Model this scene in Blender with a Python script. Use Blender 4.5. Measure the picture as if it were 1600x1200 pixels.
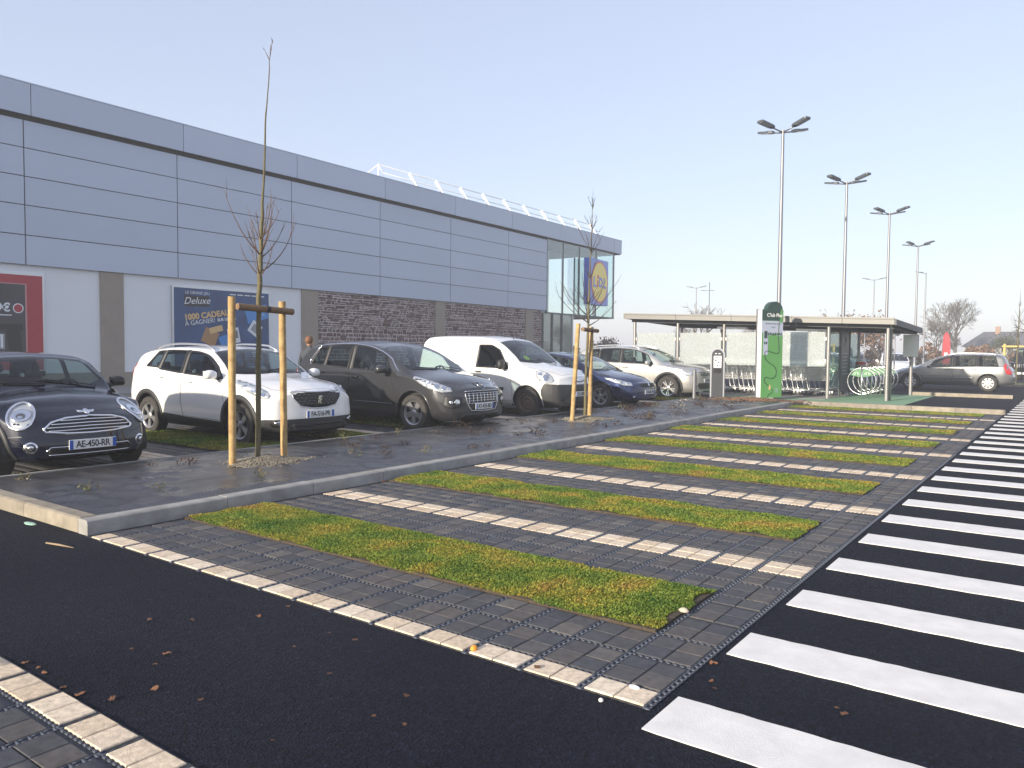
import bpy, bmesh, math, random
import numpy as np
from mathutils import Vector, Matrix, noise
from mathutils.bvhtree import BVHTree
PI = math.pi
R = math.radians
random.seed(7)
rng = np.random.default_rng(7)
scene = bpy.context.scene
COL = scene.collection
for o in list(bpy.data.objects):
    bpy.data.objects.remove(o)

# ---------------------------------------------------------------- camera
cam_data = bpy.data.cameras.new('camera')
cam = bpy.data.objects.new('camera', cam_data)
COL.objects.link(cam)
cam_data.sensor_width = 36.0
cam_data.lens = 27.2515
cam_data.clip_start = 0.05
cam_data.clip_end = 3000.0
# world X runs along the bay lines, world Y along the kerb and the shop front
_A = np.array([-865.0 - 800, 531.0 - 600, 0.0]); _B = np.array([1683.0 - 800, 553.0 - 600, 0.0])
_f = math.sqrt(-(_A @ _B)); _A[2] = _f; _B[2] = _f
_dB = _B / np.linalg.norm(_B)
_dA = -_A / np.linalg.norm(_A); _dA -= _dB * (_dA @ _dB); _dA /= np.linalg.norm(_dA)
_dZ = np.cross(_dA, _dB)
_Rw = np.array([_dA, _dB, _dZ])
CAM_H = 1.49
m = Matrix.Identity(4)
for i in range(3):
    m[i][0] = _Rw[i][0]; m[i][1] = -_Rw[i][1]; m[i][2] = -_Rw[i][2]
m[2][3] = CAM_H
cam.matrix_world = m
scene.camera = cam

# ---------------------------------------------------------------- world, sun, exposure
SUN = Vector((-0.160, -0.985, 0.29)).normalized()
SUN_EL = math.asin(SUN.z)
SUN_AZ = math.atan2(SUN.x, SUN.y)
world = bpy.data.worlds.new('World')
scene.world = world
world.use_nodes = True
wn = world.node_tree.nodes; wl = world.node_tree.links
bg = wn['Background']
sky = wn.new('ShaderNodeTexSky')
sky.sky_type = 'NISHITA'
sky.sun_disc = False
sky.sun_elevation = SUN_EL
sky.sun_rotation = SUN_AZ
sky.altitude = 50.0
sky.air_density = 1.0
sky.dust_density = 0.6
sky.ozone_density = 2.5
gam = wn.new('ShaderNodeGamma')                  # a flat, milky winter sky
gam.inputs['Gamma'].default_value = 0.62
mlk = wn.new('ShaderNodeMix'); mlk.data_type = 'RGBA'
mlk.inputs['Factor'].default_value = 0.30
mlk.inputs['B'].default_value = (2.75, 2.6, 3.35, 1.0)
wl.new(sky.outputs['Color'], gam.inputs['Color'])
wl.new(gam.outputs['Color'], mlk.inputs['A'])
wl.new(mlk.outputs['Result'], bg.inputs['Color'])
bg.inputs['Strength'].default_value = 0.136
sun_data = bpy.data.lights.new('sun', 'SUN')
sun_data.energy = 3.1
sun_data.angle = R(1.2)
sun_data.color = (1.0, 0.89, 0.72)
sun = bpy.data.objects.new('sun', sun_data)
COL.objects.link(sun)
sun.rotation_euler = SUN.to_track_quat('Z', 'Y').to_euler()
sun.location = (0, -20, 30)
scene.view_settings.view_transform = 'Standard'
scene.view_settings.look = 'None'
scene.view_settings.exposure = 1.43
scene.view_settings.gamma = 1.0
scene.view_settings.use_curve_mapping = False

# ---------------------------------------------------------------- materials
MATS = {}
def mat(name, col, rough=0.5, metal=0.0, var=0.0, vscale=8.0, bump=0.0, bscale=60.0, spec=0.5, coat=0.0,
        col2=None, emit=0.0, detail=4.0, objrand=0.0, alpha=None, coords='Object', rvar=0.0):
    """Principled material; var mixes col towards col2 (or a darker col) by noise, objrand varies it per object."""
    if name in MATS: return MATS[name]
    mt = bpy.data.materials.new(name); mt.use_nodes = True
    nt = mt.node_tree; N = nt.nodes; L = nt.links
    p = N['Principled BSDF']
    p.inputs['Roughness'].default_value = rough
    p.inputs['Metallic'].default_value = metal
    p.inputs['Specular IOR Level'].default_value = spec
    p.inputs['Coat Weight'].default_value = coat
    p.inputs['Coat Roughness'].default_value = 0.03
    c1 = (*col, 1.0)
    c2 = (*(col2 if col2 else tuple(c * 0.55 for c in col)), 1.0)
    src = None
    if var > 0 or bump > 0 or rvar > 0:
        tc = N.new('ShaderNodeTexCoord')
    if var > 0:
        nz = N.new('ShaderNodeTexNoise'); nz.inputs['Scale'].default_value = vscale; nz.inputs['Detail'].default_value = detail
        nz.inputs['Roughness'].default_value = 0.62
        L.new(tc.outputs[coords], nz.inputs['Vector'])
        mr = N.new('ShaderNodeMapRange')
        mr.inputs['From Min'].default_value = 0.3; mr.inputs['From Max'].default_value = 0.7
        mr.inputs['To Max'].default_value = var
        L.new(nz.outputs['Fac'], mr.inputs['Value'])
        mx = N.new('ShaderNodeMix'); mx.data_type = 'RGBA'
        mx.inputs['A'].default_value = c1; mx.inputs['B'].default_value = c2
        L.new(mr.outputs['Result'], mx.inputs['Factor'])
        src = mx.outputs['Result']
        if rvar > 0:
            m2 = N.new('ShaderNodeMapRange'); m2.inputs['From Min'].default_value = 0.3; m2.inputs['From Max'].default_value = 0.7
            m2.inputs['To Min'].default_value = max(0.0, rough - rvar); m2.inputs['To Max'].default_value = min(1.0, rough + rvar)
            L.new(nz.outputs['Fac'], m2.inputs['Value']); L.new(m2.outputs['Result'], p.inputs['Roughness'])
    if objrand > 0:
        oi = N.new('ShaderNodeObjectInfo')
        hs = N.new('ShaderNodeHueSaturation')
        mr2 = N.new('ShaderNodeMapRange')
        mr2.inputs['To Min'].default_value = 1.0 - objrand; mr2.inputs['To Max'].default_value = 1.0 + objrand
        L.new(oi.outputs['Random'], mr2.inputs['Value']); L.new(mr2.outputs['Result'], hs.inputs['Value'])
        if src: L.new(src, hs.inputs['Color'])
        else: hs.inputs['Color'].default_value = c1
        src = hs.outputs['Color']
    if src: L.new(src, p.inputs['Base Color'])
    else: p.inputs['Base Color'].default_value = c1
    if bump > 0:
        nb = N.new('ShaderNodeTexNoise'); nb.inputs['Scale'].default_value = bscale; nb.inputs['Detail'].default_value = 3.0
        L.new(tc.outputs[coords], nb.inputs['Vector'])
        bp = N.new('ShaderNodeBump'); bp.inputs['Strength'].default_value = min(1.0, bump); bp.inputs['Distance'].default_value = 0.01 * max(1.0, bump)
        L.new(nb.outputs['Fac'], bp.inputs['Height']); L.new(bp.outputs['Normal'], p.inputs['Normal'])
    if emit > 0:
        p.inputs['Emission Color'].default_value = c1; p.inputs['Emission Strength'].default_value = emit
    MATS[name] = mt
    return mt

def glass_mat(name, tint=(0.75, 0.85, 0.83), rough=0.02, refl=1.0, frost=0.0, frost_col=(0.8, 0.86, 0.85), ior=1.52):
    """thin sheet glass: fresnel mirror over a tinted see-through sheet, optionally misted over"""
    if name in MATS: return MATS[name]
    mt = bpy.data.materials.new(name); mt.use_nodes = True
    nt = mt.node_tree; N = nt.nodes; L = nt.links
    for n in list(N):
        if n.type == 'BSDF_PRINCIPLED': N.remove(n)
    out = N['Material Output']
    tr = N.new('ShaderNodeBsdfTransparent'); tr.inputs['Color'].default_value = (*tint, 1)
    gl = N.new('ShaderNodeBsdfGlossy'); gl.inputs['Roughness'].default_value = rough; gl.inputs['Color'].default_value = (refl, refl, refl, 1)
    fr = N.new('ShaderNodeFresnel'); fr.inputs['IOR'].default_value = 1.52
    geo = N.new('ShaderNodeNewGeometry')
    # same reflectance from both faces of the sheet
    mxi = N.new('ShaderNodeMix'); mxi.data_type = 'FLOAT'
    mxi.inputs['A'].default_value = ior; mxi.inputs['B'].default_value = 1 / ior
    L.new(geo.outputs['Backfacing'], mxi.inputs['Factor']); L.new(mxi.outputs['Result'], fr.inputs['IOR'])
    ms = N.new('ShaderNodeMixShader')
    L.new(fr.outputs['Fac'], ms.inputs['Fac']); L.new(tr.outputs['BSDF'], ms.inputs[1]); L.new(gl.outputs['BSDF'], ms.inputs[2])
    last = ms
    if frost > 0:
        df = N.new('ShaderNodeBsdfDiffuse'); df.inputs['Color'].default_value = (*frost_col, 1)
        tl = N.new('ShaderNodeBsdfTranslucent'); tl.inputs['Color'].default_value = (*frost_col, 1)
        m3 = N.new('ShaderNodeMixShader'); m3.inputs['Fac'].default_value = 0.6
        L.new(df.outputs['BSDF'], m3.inputs[1]); L.new(tl.outputs['BSDF'], m3.inputs[2])
        tc = N.new('ShaderNodeTexCoord'); nz = N.new('ShaderNodeTexNoise'); nz.inputs['Scale'].default_value = 60; nz.inputs['Detail'].default_value = 3
        L.new(tc.outputs['Object'], nz.inputs['Vector'])
        mr = N.new('ShaderNodeMapRange'); mr.inputs['From Min'].default_value = 0.3; mr.inputs['From Max'].default_value = 0.7
        mr.inputs['To Min'].default_value = frost * 0.5; mr.inputs['To Max'].default_value = min(1.0, frost * 1.4)
        L.new(nz.outputs['Fac'], mr.inputs['Value'])
        m4 = N.new('ShaderNodeMixShader')
        L.new(mr.outputs['Result'], m4.inputs['Fac']); L.new(ms.outputs['Shader'], m4.inputs[1]); L.new(m3.outputs['Shader'], m4.inputs[2])
        last = m4
    L.new(last.outputs['Shader'], out.inputs['Surface'])
    MATS[name] = mt
    return mt

# ---------------------------------------------------------------- mesh helpers
class MB:
    """collects shapes; build() links them as ONE mesh object"""
    def __init__(s): s.v = []; s.f = []; s.uvs = None
    def add(s, vs, fs):
        b = len(s.v); s.v.extend([tuple(v) for v in vs]); s.f.extend([tuple(i + b for i in f) for f in fs]); return s
    def box(s, x0, x1, y0, y1, z0, z1):
        return s.add([(x0,y0,z0),(x1,y0,z0),(x1,y1,z0),(x0,y1,z0),(x0,y0,z1),(x1,y0,z1),(x1,y1,z1),(x0,y1,z1)],
                     [(0,3,2,1),(4,5,6,7),(0,1,5,4),(1,2,6,5),(2,3,7,6),(3,0,4,7)])
    def cbox(s, c, size, M=None, ch=0.0):
        x, y, z = (q / 2 for q in size)
        if ch <= 0:
            vs = [(-x,-y,-z),(x,-y,-z),(x,y,-z),(-x,y,-z),(-x,-y,z),(x,-y,z),(x,y,z),(-x,y,z)]
            fs = [(0,3,2,1),(4,5,6,7),(0,1,5,4),(1,2,6,5),(2,3,7,6),(3,0,4,7)]
        else:
            xi, yi, zi = x - ch, y - ch, z - ch
            vs = []
            for sz in (-1, 1):
                for (sx, sy) in ((-1,-1),(1,-1),(1,1),(-1,1)):
                    vs += [(sx*x, sy*yi, sz*zi), (sx*xi, sy*y, sz*zi), (sx*xi, sy*yi, sz*z)]
            b = bmesh.new()
            for v in vs: b.verts.new(v)
            r = bmesh.ops.convex_hull(b, input=b.verts)
            b.verts.index_update(); vs = [tuple(v.co) for v in b.verts]; fs = [tuple(v.index for v in f.verts) for f in b.faces]
            b.free()
        M = M or Matrix.Identity(3)
        return s.add([Vector(c) + M @ Vector(v) for v in vs], fs)
    def cyl(s, p0, p1, r0, r1=None, n=10, cap=True):
        r1 = r0 if r1 is None else r1
        p0 = Vector(p0); p1 = Vector(p1); d = p1 - p0
        q = d.to_track_quat('Z', 'Y')
        vs = []
        for p, r in ((p0, r0), (p1, r1)):
            for k in range(n):
                a = 2 * PI * k / n
                vs.append(p + q @ Vector((r * math.cos(a), r * math.sin(a), 0)))
        fs = [(k, (k + 1) % n, n + (k + 1) % n, n + k) for k in range(n)]
        if cap: fs += [tuple(range(n - 1, -1, -1)), tuple(range(n, 2 * n))]
        return s.add(vs, fs)
    def tube(s, pts, r, n=8, closed=False, cap=True):
        pts = [Vector(p) for p in pts]; m_ = len(pts)
        rs = r if isinstance(r, (list, tuple)) else [r] * m_
        vs = []; up = None
        for i, p in enumerate(pts):
            if closed: t = pts[(i + 1) % m_] - pts[i - 1]
            else: t = pts[min(i + 1, m_ - 1)] - pts[max(i - 1, 0)]
            t.normalize()
            if up is None: up = Vector((0, 0, 1)) if abs(t.z) < 0.9 else Vector((1, 0, 0))
            a = t.cross(up)
            if a.length < 1e-5: a = t.orthogonal()
            a.normalize(); b = a.cross(t); up = b
            for k in range(n):
                w = 2 * PI * k / n
                vs.append(p + (a * math.cos(w) + b * math.sin(w)) * rs[i])
        fs = []
        for i in range(m_ if closed else m_ - 1):
            j = (i + 1) % m_
            for k in range(n): fs.append((i*n+k, i*n+(k+1)%n, j*n+(k+1)%n, j*n+k))
        if cap and not closed: fs += [tuple(range(n-1,-1,-1)), tuple(range((m_-1)*n, m_*n))]
        return s.add(vs, fs)
    def lathe(s, prof, n=24, M=None, o=(0,0,0), caps=True):
        """prof = [(r, h)...] turned about local Z"""
        M = M or Matrix.Identity(3); vs = []; fs = []
        for (r, h) in prof:
            for k in range(n):
                a = 2*PI*k/n; vs.append(Vector(o) + M @ Vector((r*math.cos(a), r*math.sin(a), h)))
        for i in range(len(prof)-1):
            for k in range(n): fs.append((i*n+k, i*n+(k+1)%n, (i+1)*n+(k+1)%n, (i+1)*n+k))
        if caps and prof[0][0] > 1e-4: fs.append(tuple(range(n-1,-1,-1)))
        if caps and prof[-1][0] > 1e-4: fs.append(tuple(range((len(prof)-1)*n, len(prof)*n)))
        return s.add(vs, fs)
    def prism(s, poly, fn, d0, d1):
        """poly 2-D, fn(u, v, d) -> 3-D"""
        n = len(poly)
        vs = [fn(u, v, d0) for u, v in poly] + [fn(u, v, d1) for u, v in poly]
        return s.add(vs, [tuple(range(n-1,-1,-1)), tuple(range(n, 2*n))] + [(k,(k+1)%n,n+(k+1)%n,n+k) for k in range(n)])
    def ball(s, c, r, n=10, k=6, sq=(1,1,1)):
        prof = [(max(1e-5, r*math.sin(PI*i/k)), -r*math.cos(PI*i/k)) for i in range(k+1)]
        vs=[];fs=[]
        for (rr,h) in prof:
            for j in range(n):
                a=2*PI*j/n; vs.append((c[0]+rr*math.cos(a)*sq[0], c[1]+rr*math.sin(a)*sq[1], c[2]+h*sq[2]))
        for i in range(k):
            for j in range(n): fs.append((i*n+j,i*n+(j+1)%n,(i+1)*n+(j+1)%n,(i+1)*n+j))
        return s.add(vs, fs)
    def mesh(s, name, smooth=False, fix=True):
        me = bpy.data.meshes.new(name)
        me.from_pydata(s.v, [], s.f)
        if fix:
            b = bmesh.new(); b.from_mesh(me); bmesh.ops.recalc_face_normals(b, faces=b.faces); b.to_mesh(me); b.free()
        if smooth is True:
            me.polygons.foreach_set('use_smooth', [True] * len(me.polygons))
        elif smooth:                                   # smooth by angle in degrees
            me.polygons.foreach_set('use_smooth', [True] * len(me.polygons))
            b = bmesh.new(); b.from_mesh(me)
            lim = R(smooth)
            for e in b.edges:
                if len(e.link_faces) != 2 or e.calc_face_angle(0) > lim: e.smooth = False
            b.to_mesh(me); b.free()
        return me
    def build(s, name, mt, parent=None, smooth=False, world=False, fix=True):
        return link(name, s.mesh(name, smooth, fix), mt, parent, world)

def link(name, me, mt=None, parent=None, world=False):
    o = bpy.data.objects.new(name, me)
    COL.objects.link(o)
    if mt is not None and len(me.materials) == 0: me.materials.append(mt)
    if parent is not None:
        o.parent = parent
        if world: o.matrix_parent_inverse = pmat(parent).inverted()
    return o
def pmat(o):
    return Matrix.LocRotScale(o.location, o.rotation_euler, o.scale) if o.parent is None else pmat(o.parent) @ o.matrix_parent_inverse @ Matrix.LocRotScale(o.location, o.rotation_euler, o.scale)
def tag(o, label=None, cat=None, group=None, kind=None):
    if label: o['label'] = label
    if cat: o['category'] = cat
    if group: o['group'] = group
    if kind: o['kind'] = kind
    return o
def thing(name, label, cat, loc=(0,0,0), rz=0.0, group=None):
    o = bpy.data.objects.new(name, None)
    COL.objects.link(o); o.location = loc; o.rotation_euler = (0,0,rz); o.empty_display_size = 0.2
    return tag(o, label, cat, group)
def struct(name, mb, mt, world=True, smooth=False):
    o = mb.build(name, mt, None, smooth); o['kind'] = 'structure'; return o
def inst(name, src, parent, loc=(0,0,0), rot=(0,0,0), scale=(1,1,1)):
    """another object on the mesh of src (or on a mesh)"""
    me = src.data if hasattr(src, 'data') else src
    o = bpy.data.objects.new(name, me); COL.objects.link(o)
    o.parent = parent; o.location = loc; o.rotation_euler = rot; o.scale = scale
    return o
def copy_tree(o, parent=None):
    c = o.copy(); COL.objects.link(c); c.parent = parent
    for ch in list(o.children): copy_tree(ch, c)
    return c
def text_mesh(s, size=1.0, extrude=0.002, bold=0.0, align='CENTER', shear=0.0, spacing=1.0):
    cu = bpy.data.curves.new('txt', 'FONT')
    cu.body = s; cu.size = size; cu.extrude = extrude; cu.offset = bold; cu.align_x = align; cu.align_y = 'CENTER'; cu.shear = shear
    cu.space_character = spacing; cu.resolution_u = 3
    o = bpy.data.objects.new('txt', cu); COL.objects.link(o)
    dg = bpy.context.evaluated_depsgraph_get()
    me = bpy.data.meshes.new_from_object(o.evaluated_get(dg))
    bpy.data.objects.remove(o); bpy.data.curves.remove(cu)
    me.materials.clear()
    return me
def text(name, s, size, mt, parent, M, **k):
    """lettering as thin solid letters; M = 4x4 local matrix (letters in its XY plane)"""
    o = link(name, text_mesh(s, size, **k), mt, parent)
    o.matrix_local = M
    return o
def facing(loc, n, up=(0,0,1), roll=0.0):
    """matrix for lettering that reads along the wall whose outward normal is n"""
    n = Vector(n).normalized(); up = Vector(up); r = up.cross(n).normalized(); u = n.cross(r)
    q = Matrix((r, u, n)).transposed()
    if roll: q = q @ Matrix.Rotation(roll, 3, 'Z')
    return Matrix.Translation(Vector(loc)) @ q.to_4x4()
def pip(pt, poly):
    x, y = pt; c = False; n = len(poly); j = n - 1
    for i in range(n):
        xi, yi = poly[i]; xj, yj = poly[j]
        if (yi > y) != (yj > y) and x < (xj - xi) * (y - yi) / (yj - yi) + xi: c = not c
        j = i
    return c
def arrays_mesh(name, co, faces_n, loops):
    """fast mesh from numpy: co (n,3), loops flat vertex indices, faces of faces_n corners each"""
    me = bpy.data.meshes.new(name)
    nf = len(loops) // faces_n
    me.vertices.add(len(co)); me.vertices.foreach_set('co', np.asarray(co, dtype=np.float32).ravel())
    me.loops.add(len(loops)); me.loops.foreach_set('vertex_index', np.asarray(loops, dtype=np.int32))
    me.polygons.add(nf); me.polygons.foreach_set('loop_start', np.arange(0, nf * faces_n, faces_n, dtype=np.int32))
    me.update(calc_edges=True)
    return me
# ---------------------------------------------------------------- ground materials
def node_mat(name):
    mt = bpy.data.materials.new(name); mt.use_nodes = True
    N = mt.node_tree.nodes; L = mt.node_tree.links
    MATS[name] = mt
    return mt, N, L, N['Principled BSDF']
def ramp(N, pts):
    r = N.new('ShaderNodeValToRGB'); e = r.color_ramp.elements
    while len(e) < len(pts): e.new(0.5)
    for k, (pos, c) in enumerate(pts): e[k].position = pos; e[k].color = (*c, 1)
    return r
def asphalt_mat(name, base, light, bump=0.9):
    mt, N, L, p = node_mat(name)
    tc = N.new('ShaderNodeTexCoord')
    n1 = N.new('ShaderNodeTexNoise'); n1.inputs['Scale'].default_value = 0.7; n1.inputs['Detail'].default_value = 5
    vo = N.new('ShaderNodeTexVoronoi'); vo.inputs['Scale'].default_value = 78.0
    n2 = N.new('ShaderNodeTexNoise'); n2.inputs['Scale'].default_value = 210; n2.inputs['Detail'].default_value = 2
    for q in (n1, vo, n2): L.new(tc.outputs['Object'], q.inputs['Vector'])
    r1 = ramp(N, [(0.3, base), (0.75, light)]); L.new(n1.outputs['Fac'], r1.inputs['Fac'])
    r2 = ramp(N, [(0.0, (0.25,)*3), (0.5, (0.9,)*3), (0.85, (1.5,)*3), (0.96, (2.4,)*3), (1.0, (4.5,)*3)])
    L.new(vo.outputs['Color'], r2.inputs['Fac'])
    mx = N.new('ShaderNodeMix'); mx.data_type = 'RGBA'; mx.blend_type = 'MULTIPLY'; mx.inputs['Factor'].default_value = 1.0
    L.new(r1.outputs['Color'], mx.inputs['A']); L.new(r2.outputs['Color'], mx.inputs['B'])
    L.new(mx.outputs['Result'], p.inputs['Base Color'])
    p.inputs['Roughness'].default_value = 0.85; p.inputs['Specular IOR Level'].default_value = 0.18
    ad = N.new('ShaderNodeMath'); ad.operation = 'ADD'
    L.new(vo.outputs['Distance'], ad.inputs[0]); L.new(n2.outputs['Fac'], ad.inputs[1])
    b = N.new('ShaderNodeBump'); b.inputs['Strength'].default_value = bump; b.inputs['Distance'].default_value = 0.010
    L.new(ad.outputs['Value'], b.inputs['Height']); L.new(b.outputs['Normal'], p.inputs['Normal'])
    return mt
M_ASPH = asphalt_mat('asphalt', (0.0046, 0.0062, 0.0150), (0.0125, 0.0148, 0.0260))
def island_mat(name, cols, rough, bump, bscale, vscale=25.0, spec=0.4):
    """colour picked per loose piece and per object, with fine grain"""
    mt, N, L, p = node_mat(name)
    tc = N.new('ShaderNodeTexCoord'); g = N.new('ShaderNodeNewGeometry'); oi = N.new('ShaderNodeObjectInfo')
    ad = N.new('ShaderNodeMath'); ad.operation = 'ADD'; fr = N.new('ShaderNodeMath'); fr.operation = 'FRACT'
    L.new(g.outputs['Random Per Island'], ad.inputs[0]); L.new(oi.outputs['Random'], ad.inputs[1]); L.new(ad.outputs[0], fr.inputs[0])
    r = ramp(N, [(k / max(1, len(cols) - 1), c) for k, c in enumerate(cols)]); L.new(fr.outputs[0], r.inputs['Fac'])
    nz = N.new('ShaderNodeTexNoise'); nz.inputs['Scale'].default_value = vscale; nz.inputs['Detail'].default_value = 6
    geo = N.new('ShaderNodeNewGeometry'); L.new(geo.outputs['Position'], nz.inputs['Vector'])
    r2 = ramp(N, [(0.3, (0.72,)*3), (0.7, (1.12,)*3)]); L.new(nz.outputs['Fac'], r2.inputs['Fac'])
    mx = N.new('ShaderNodeMix'); mx.data_type = 'RGBA'; mx.blend_type = 'MULTIPLY'; mx.inputs['Factor'].default_value = 1.0
    L.new(r.outputs['Color'], mx.inputs['A']); L.new(r2.outputs['Color'], mx.inputs['B']); L.new(mx.outputs['Result'], p.inputs['Base Color'])
    p.inputs['Roughness'].default_value = rough; p.inputs['Specular IOR Level'].default_value = spec
    nb = N.new('ShaderNodeTexNoise'); nb.inputs['Scale'].default_value = bscale; nb.inputs['Detail'].default_value = 4
    L.new(geo.outputs['Position'], nb.inputs['Vector'])
    b = N.new('ShaderNodeBump'); b.inputs['Strength'].default_value = bump; b.inputs['Distance'].default_value = 0.004
    L.new(nb.outputs['Fac'], b.inputs['Height']); L.new(b.outputs['Normal'], p.inputs['Normal'])
    return mt
M_DARK = island_mat('dark_paver_concrete', [(0.052,0.055,0.066),(0.076,0.073,0.076),(0.105,0.093,0.086),(0.060,0.063,0.074),(0.135,0.122,0.110)], 0.72, 0.35, 160)
M_BEIGE = island_mat('beige_paver_concrete', [(0.66,0.53,0.385),(0.71,0.59,0.45),(0.61,0.48,0.34),(0.75,0.64,0.50)], 0.85, 0.5, 140, 40)
M_KERB = island_mat('kerb_concrete', [(0.28,0.27,0.25),(0.33,0.32,0.30),(0.30,0.30,0.29)], 0.85, 0.5, 70, 6)
M_KERBOLD = island_mat('weathered_kerb_concrete', [(0.26,0.225,0.175),(0.31,0.27,0.21),(0.235,0.205,0.165)], 0.9, 0.6, 50, 7)
def grid_mat():
    mt, N, L, p = node_mat('paver_grid_plastic')
    tc = N.new('ShaderNodeTexCoord'); ck = N.new('ShaderNodeTexChecker'); ck.inputs['Scale'].default_value = 42
    ck.inputs['Color1'].default_value = (0.035, 0.038, 0.045, 1); ck.inputs['Color2'].default_value = (0.018, 0.018, 0.02, 1)
    L.new(tc.outputs['Object'], ck.inputs['Vector']); L.new(ck.outputs['Color'], p.inputs['Base Color'])
    p.inputs['Roughness'].default_value = 0.55
    return mt
M_GRID = grid_mat()
M_PAINT = mat('road_paint', (0.80, 0.78, 0.75), 0.7, var=0.42, vscale=5, col2=(0.42, 0.41, 0.40), bump=0.22, bscale=170, detail=8)
M_SOIL = mat('dark_soil', (0.045, 0.033, 0.024), 0.95, var=0.8, vscale=30, col2=(0.10, 0.075, 0.05), bump=1.0, bscale=90)

def project(x, y, z):
    c = _Rw.T @ np.array([x, y, z - CAM_H])
    if c[2] < 0.1: return None
    return c[0] / c[2] * _f + 800, c[1] / c[2] * _f + 600
def in_view(x, y, z=0.0, mg=10):
    q = project(x, y, z)
    return q is not None and -mg < q[0] < 1600 + mg and -mg < q[1] < 1200 + mg

# ---------------------------------------------------------------- ground sheet, crossing
mb = MB(); g = 590.0
mb.add([(-g,-g,0),(g,-g,0),(g,g,0),(-g,g,0)], [(0,1,2,3)])
road = struct('road', mb, M_ASPH)
sm = MB().box(-1.34, 1.75, 0.0, 0.352, 0.0005, 0.004)
# slightly ragged painted edge
stripe_me = bpy.data.meshes.new('crosswalk_stripe')
def stripe_mesh(seed):
    rs = random.Random(seed); b = MB(); n = 44
    top = []; 
    for k in range(n + 1):
        x = -1.34 + 3.09 * k / n
        top.append((x + (rs.uniform(-.006, .006) if k in (0,) else 0), rs.uniform(-.0045, .0045), 0.352 + rs.uniform(-.0045, .0045)))
    vs = []; fs = []
    for (x, a, c) in top: vs += [(x, a, 0.0045), (x, c, 0.0045), (x, a, 0.0), (x, c, 0.0)]
    for k in range(n):
        i = 4 * k; fs += [(i, i+4, i+5, i+1), (i+2, i+6, i+4, i), (i+1, i+5, i+7, i+3)]
    fs += [(0,1,3,2), (4*n, 4*n+2, 4*n+3, 4*n+1)]
    return b.add(vs, fs).mesh('crosswalk_stripe')
smeshes = [stripe_mesh(s) for s in range(4)]
for k in range(-2, 31):
    me = smeshes[k % 4]
    if not me.materials: me.materials.append(M_PAINT)
    inst('crosswalk_stripe', me, road, (0, 2.72 + 0.936 * k, 0.0))

# ---------------------------------------------------------------- paver parking
MOD = 0.3267; BAY = 2.45; X_EDGE = -1.395; LINE0 = 2.885
base = MB()
base.box(-6.21, X_EDGE, LINE0, 22.1, -0.01, 0.0022)
base.box(-6.3, X_EDGE, -0.75, 1.515, -0.01, 0.0022)
parking = struct('paved_parking', base, M_GRID)
def block_mesh(name, mt, lx=0.1405, ly=0.1405, z0=0.001, z1=0.0095, ch=0.0035):
    b = MB(); x = lx/2; y = ly/2
    vs = [(-x,-y,z0),(x,-y,z0),(x,y,z0),(-x,y,z0),(-x,-y,z1-ch),(x,-y,z1-ch),(x,y,z1-ch),(-x,y,z1-ch),
          (-x+ch,-y+ch,z1),(x-ch,-y+ch,z1),(x-ch,y-ch,z1),(-x+ch,y-ch,z1)]
    fs = [(0,1,5,4),(1,2,6,5),(2,3,7,6),(3,0,4,7),(4,5,9,8),(5,6,10,9),(6,7,11,10),(7,4,8,11),(8,9,10,11)]
    b.add(vs, fs); me = b.mesh(name); me.materials.append(mt); return me
ME_DARK = block_mesh('paver', M_DARK); ME_BEIGE = block_mesh('line_paver', M_BEIGE)
dark = []; beige = []
def module(xc, y0, rows, lst):
    """one grid cell: 2 x rows blocks, x from xc to the left, y0 upwards"""
    for i in range(2):
        for j in range(rows):
            lst.append((xc - 0.020 - 0.0705 - i * 0.1465, y0 + 0.0125 + 0.0705 + j * 0.1465))
NX = 15
for b_ in range(8):
    y0 = LINE0 + BAY * b_
    for k in range(NX):
        xc = X_EDGE - MOD * k
        if xc - MOD < -6.36: continue
        if b_ == 0: module(xc, y0, 1, beige)
        else:
            module(xc, y0 - MOD / 2, 2, beige)
        for j in (0, 1): module(xc, y0 + MOD / 2 + MOD * j, 2, dark)
        if y0 + 2.287 < 22.0:
            for j in (0, 1): module(xc, y0 + 1.633 + MOD * j, 2, dark)
        if k == 0:                                  # border column beside the grass
            module(xc, y0 + 0.817, 2, dark); module(xc, y0 + 0.817 + MOD, 2, dark); module(xc, y0 + 0.817 + 2 * MOD, 1, dark)
for k in range(NX):                                 # the nearer bay, below the footway
    xc = X_EDGE - MOD * k - 0.12
    module(xc, 1.515 - 0.163, 1, beige)
    for j in range(2, 7): module(xc, 1.352 - MOD * (j - 1), 2, dark)
dark = [q for q in dark if q[0] > -6.14 and q[1] < 22.0]
beige = [q for q in beige if q[0] > -6.14]
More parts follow.
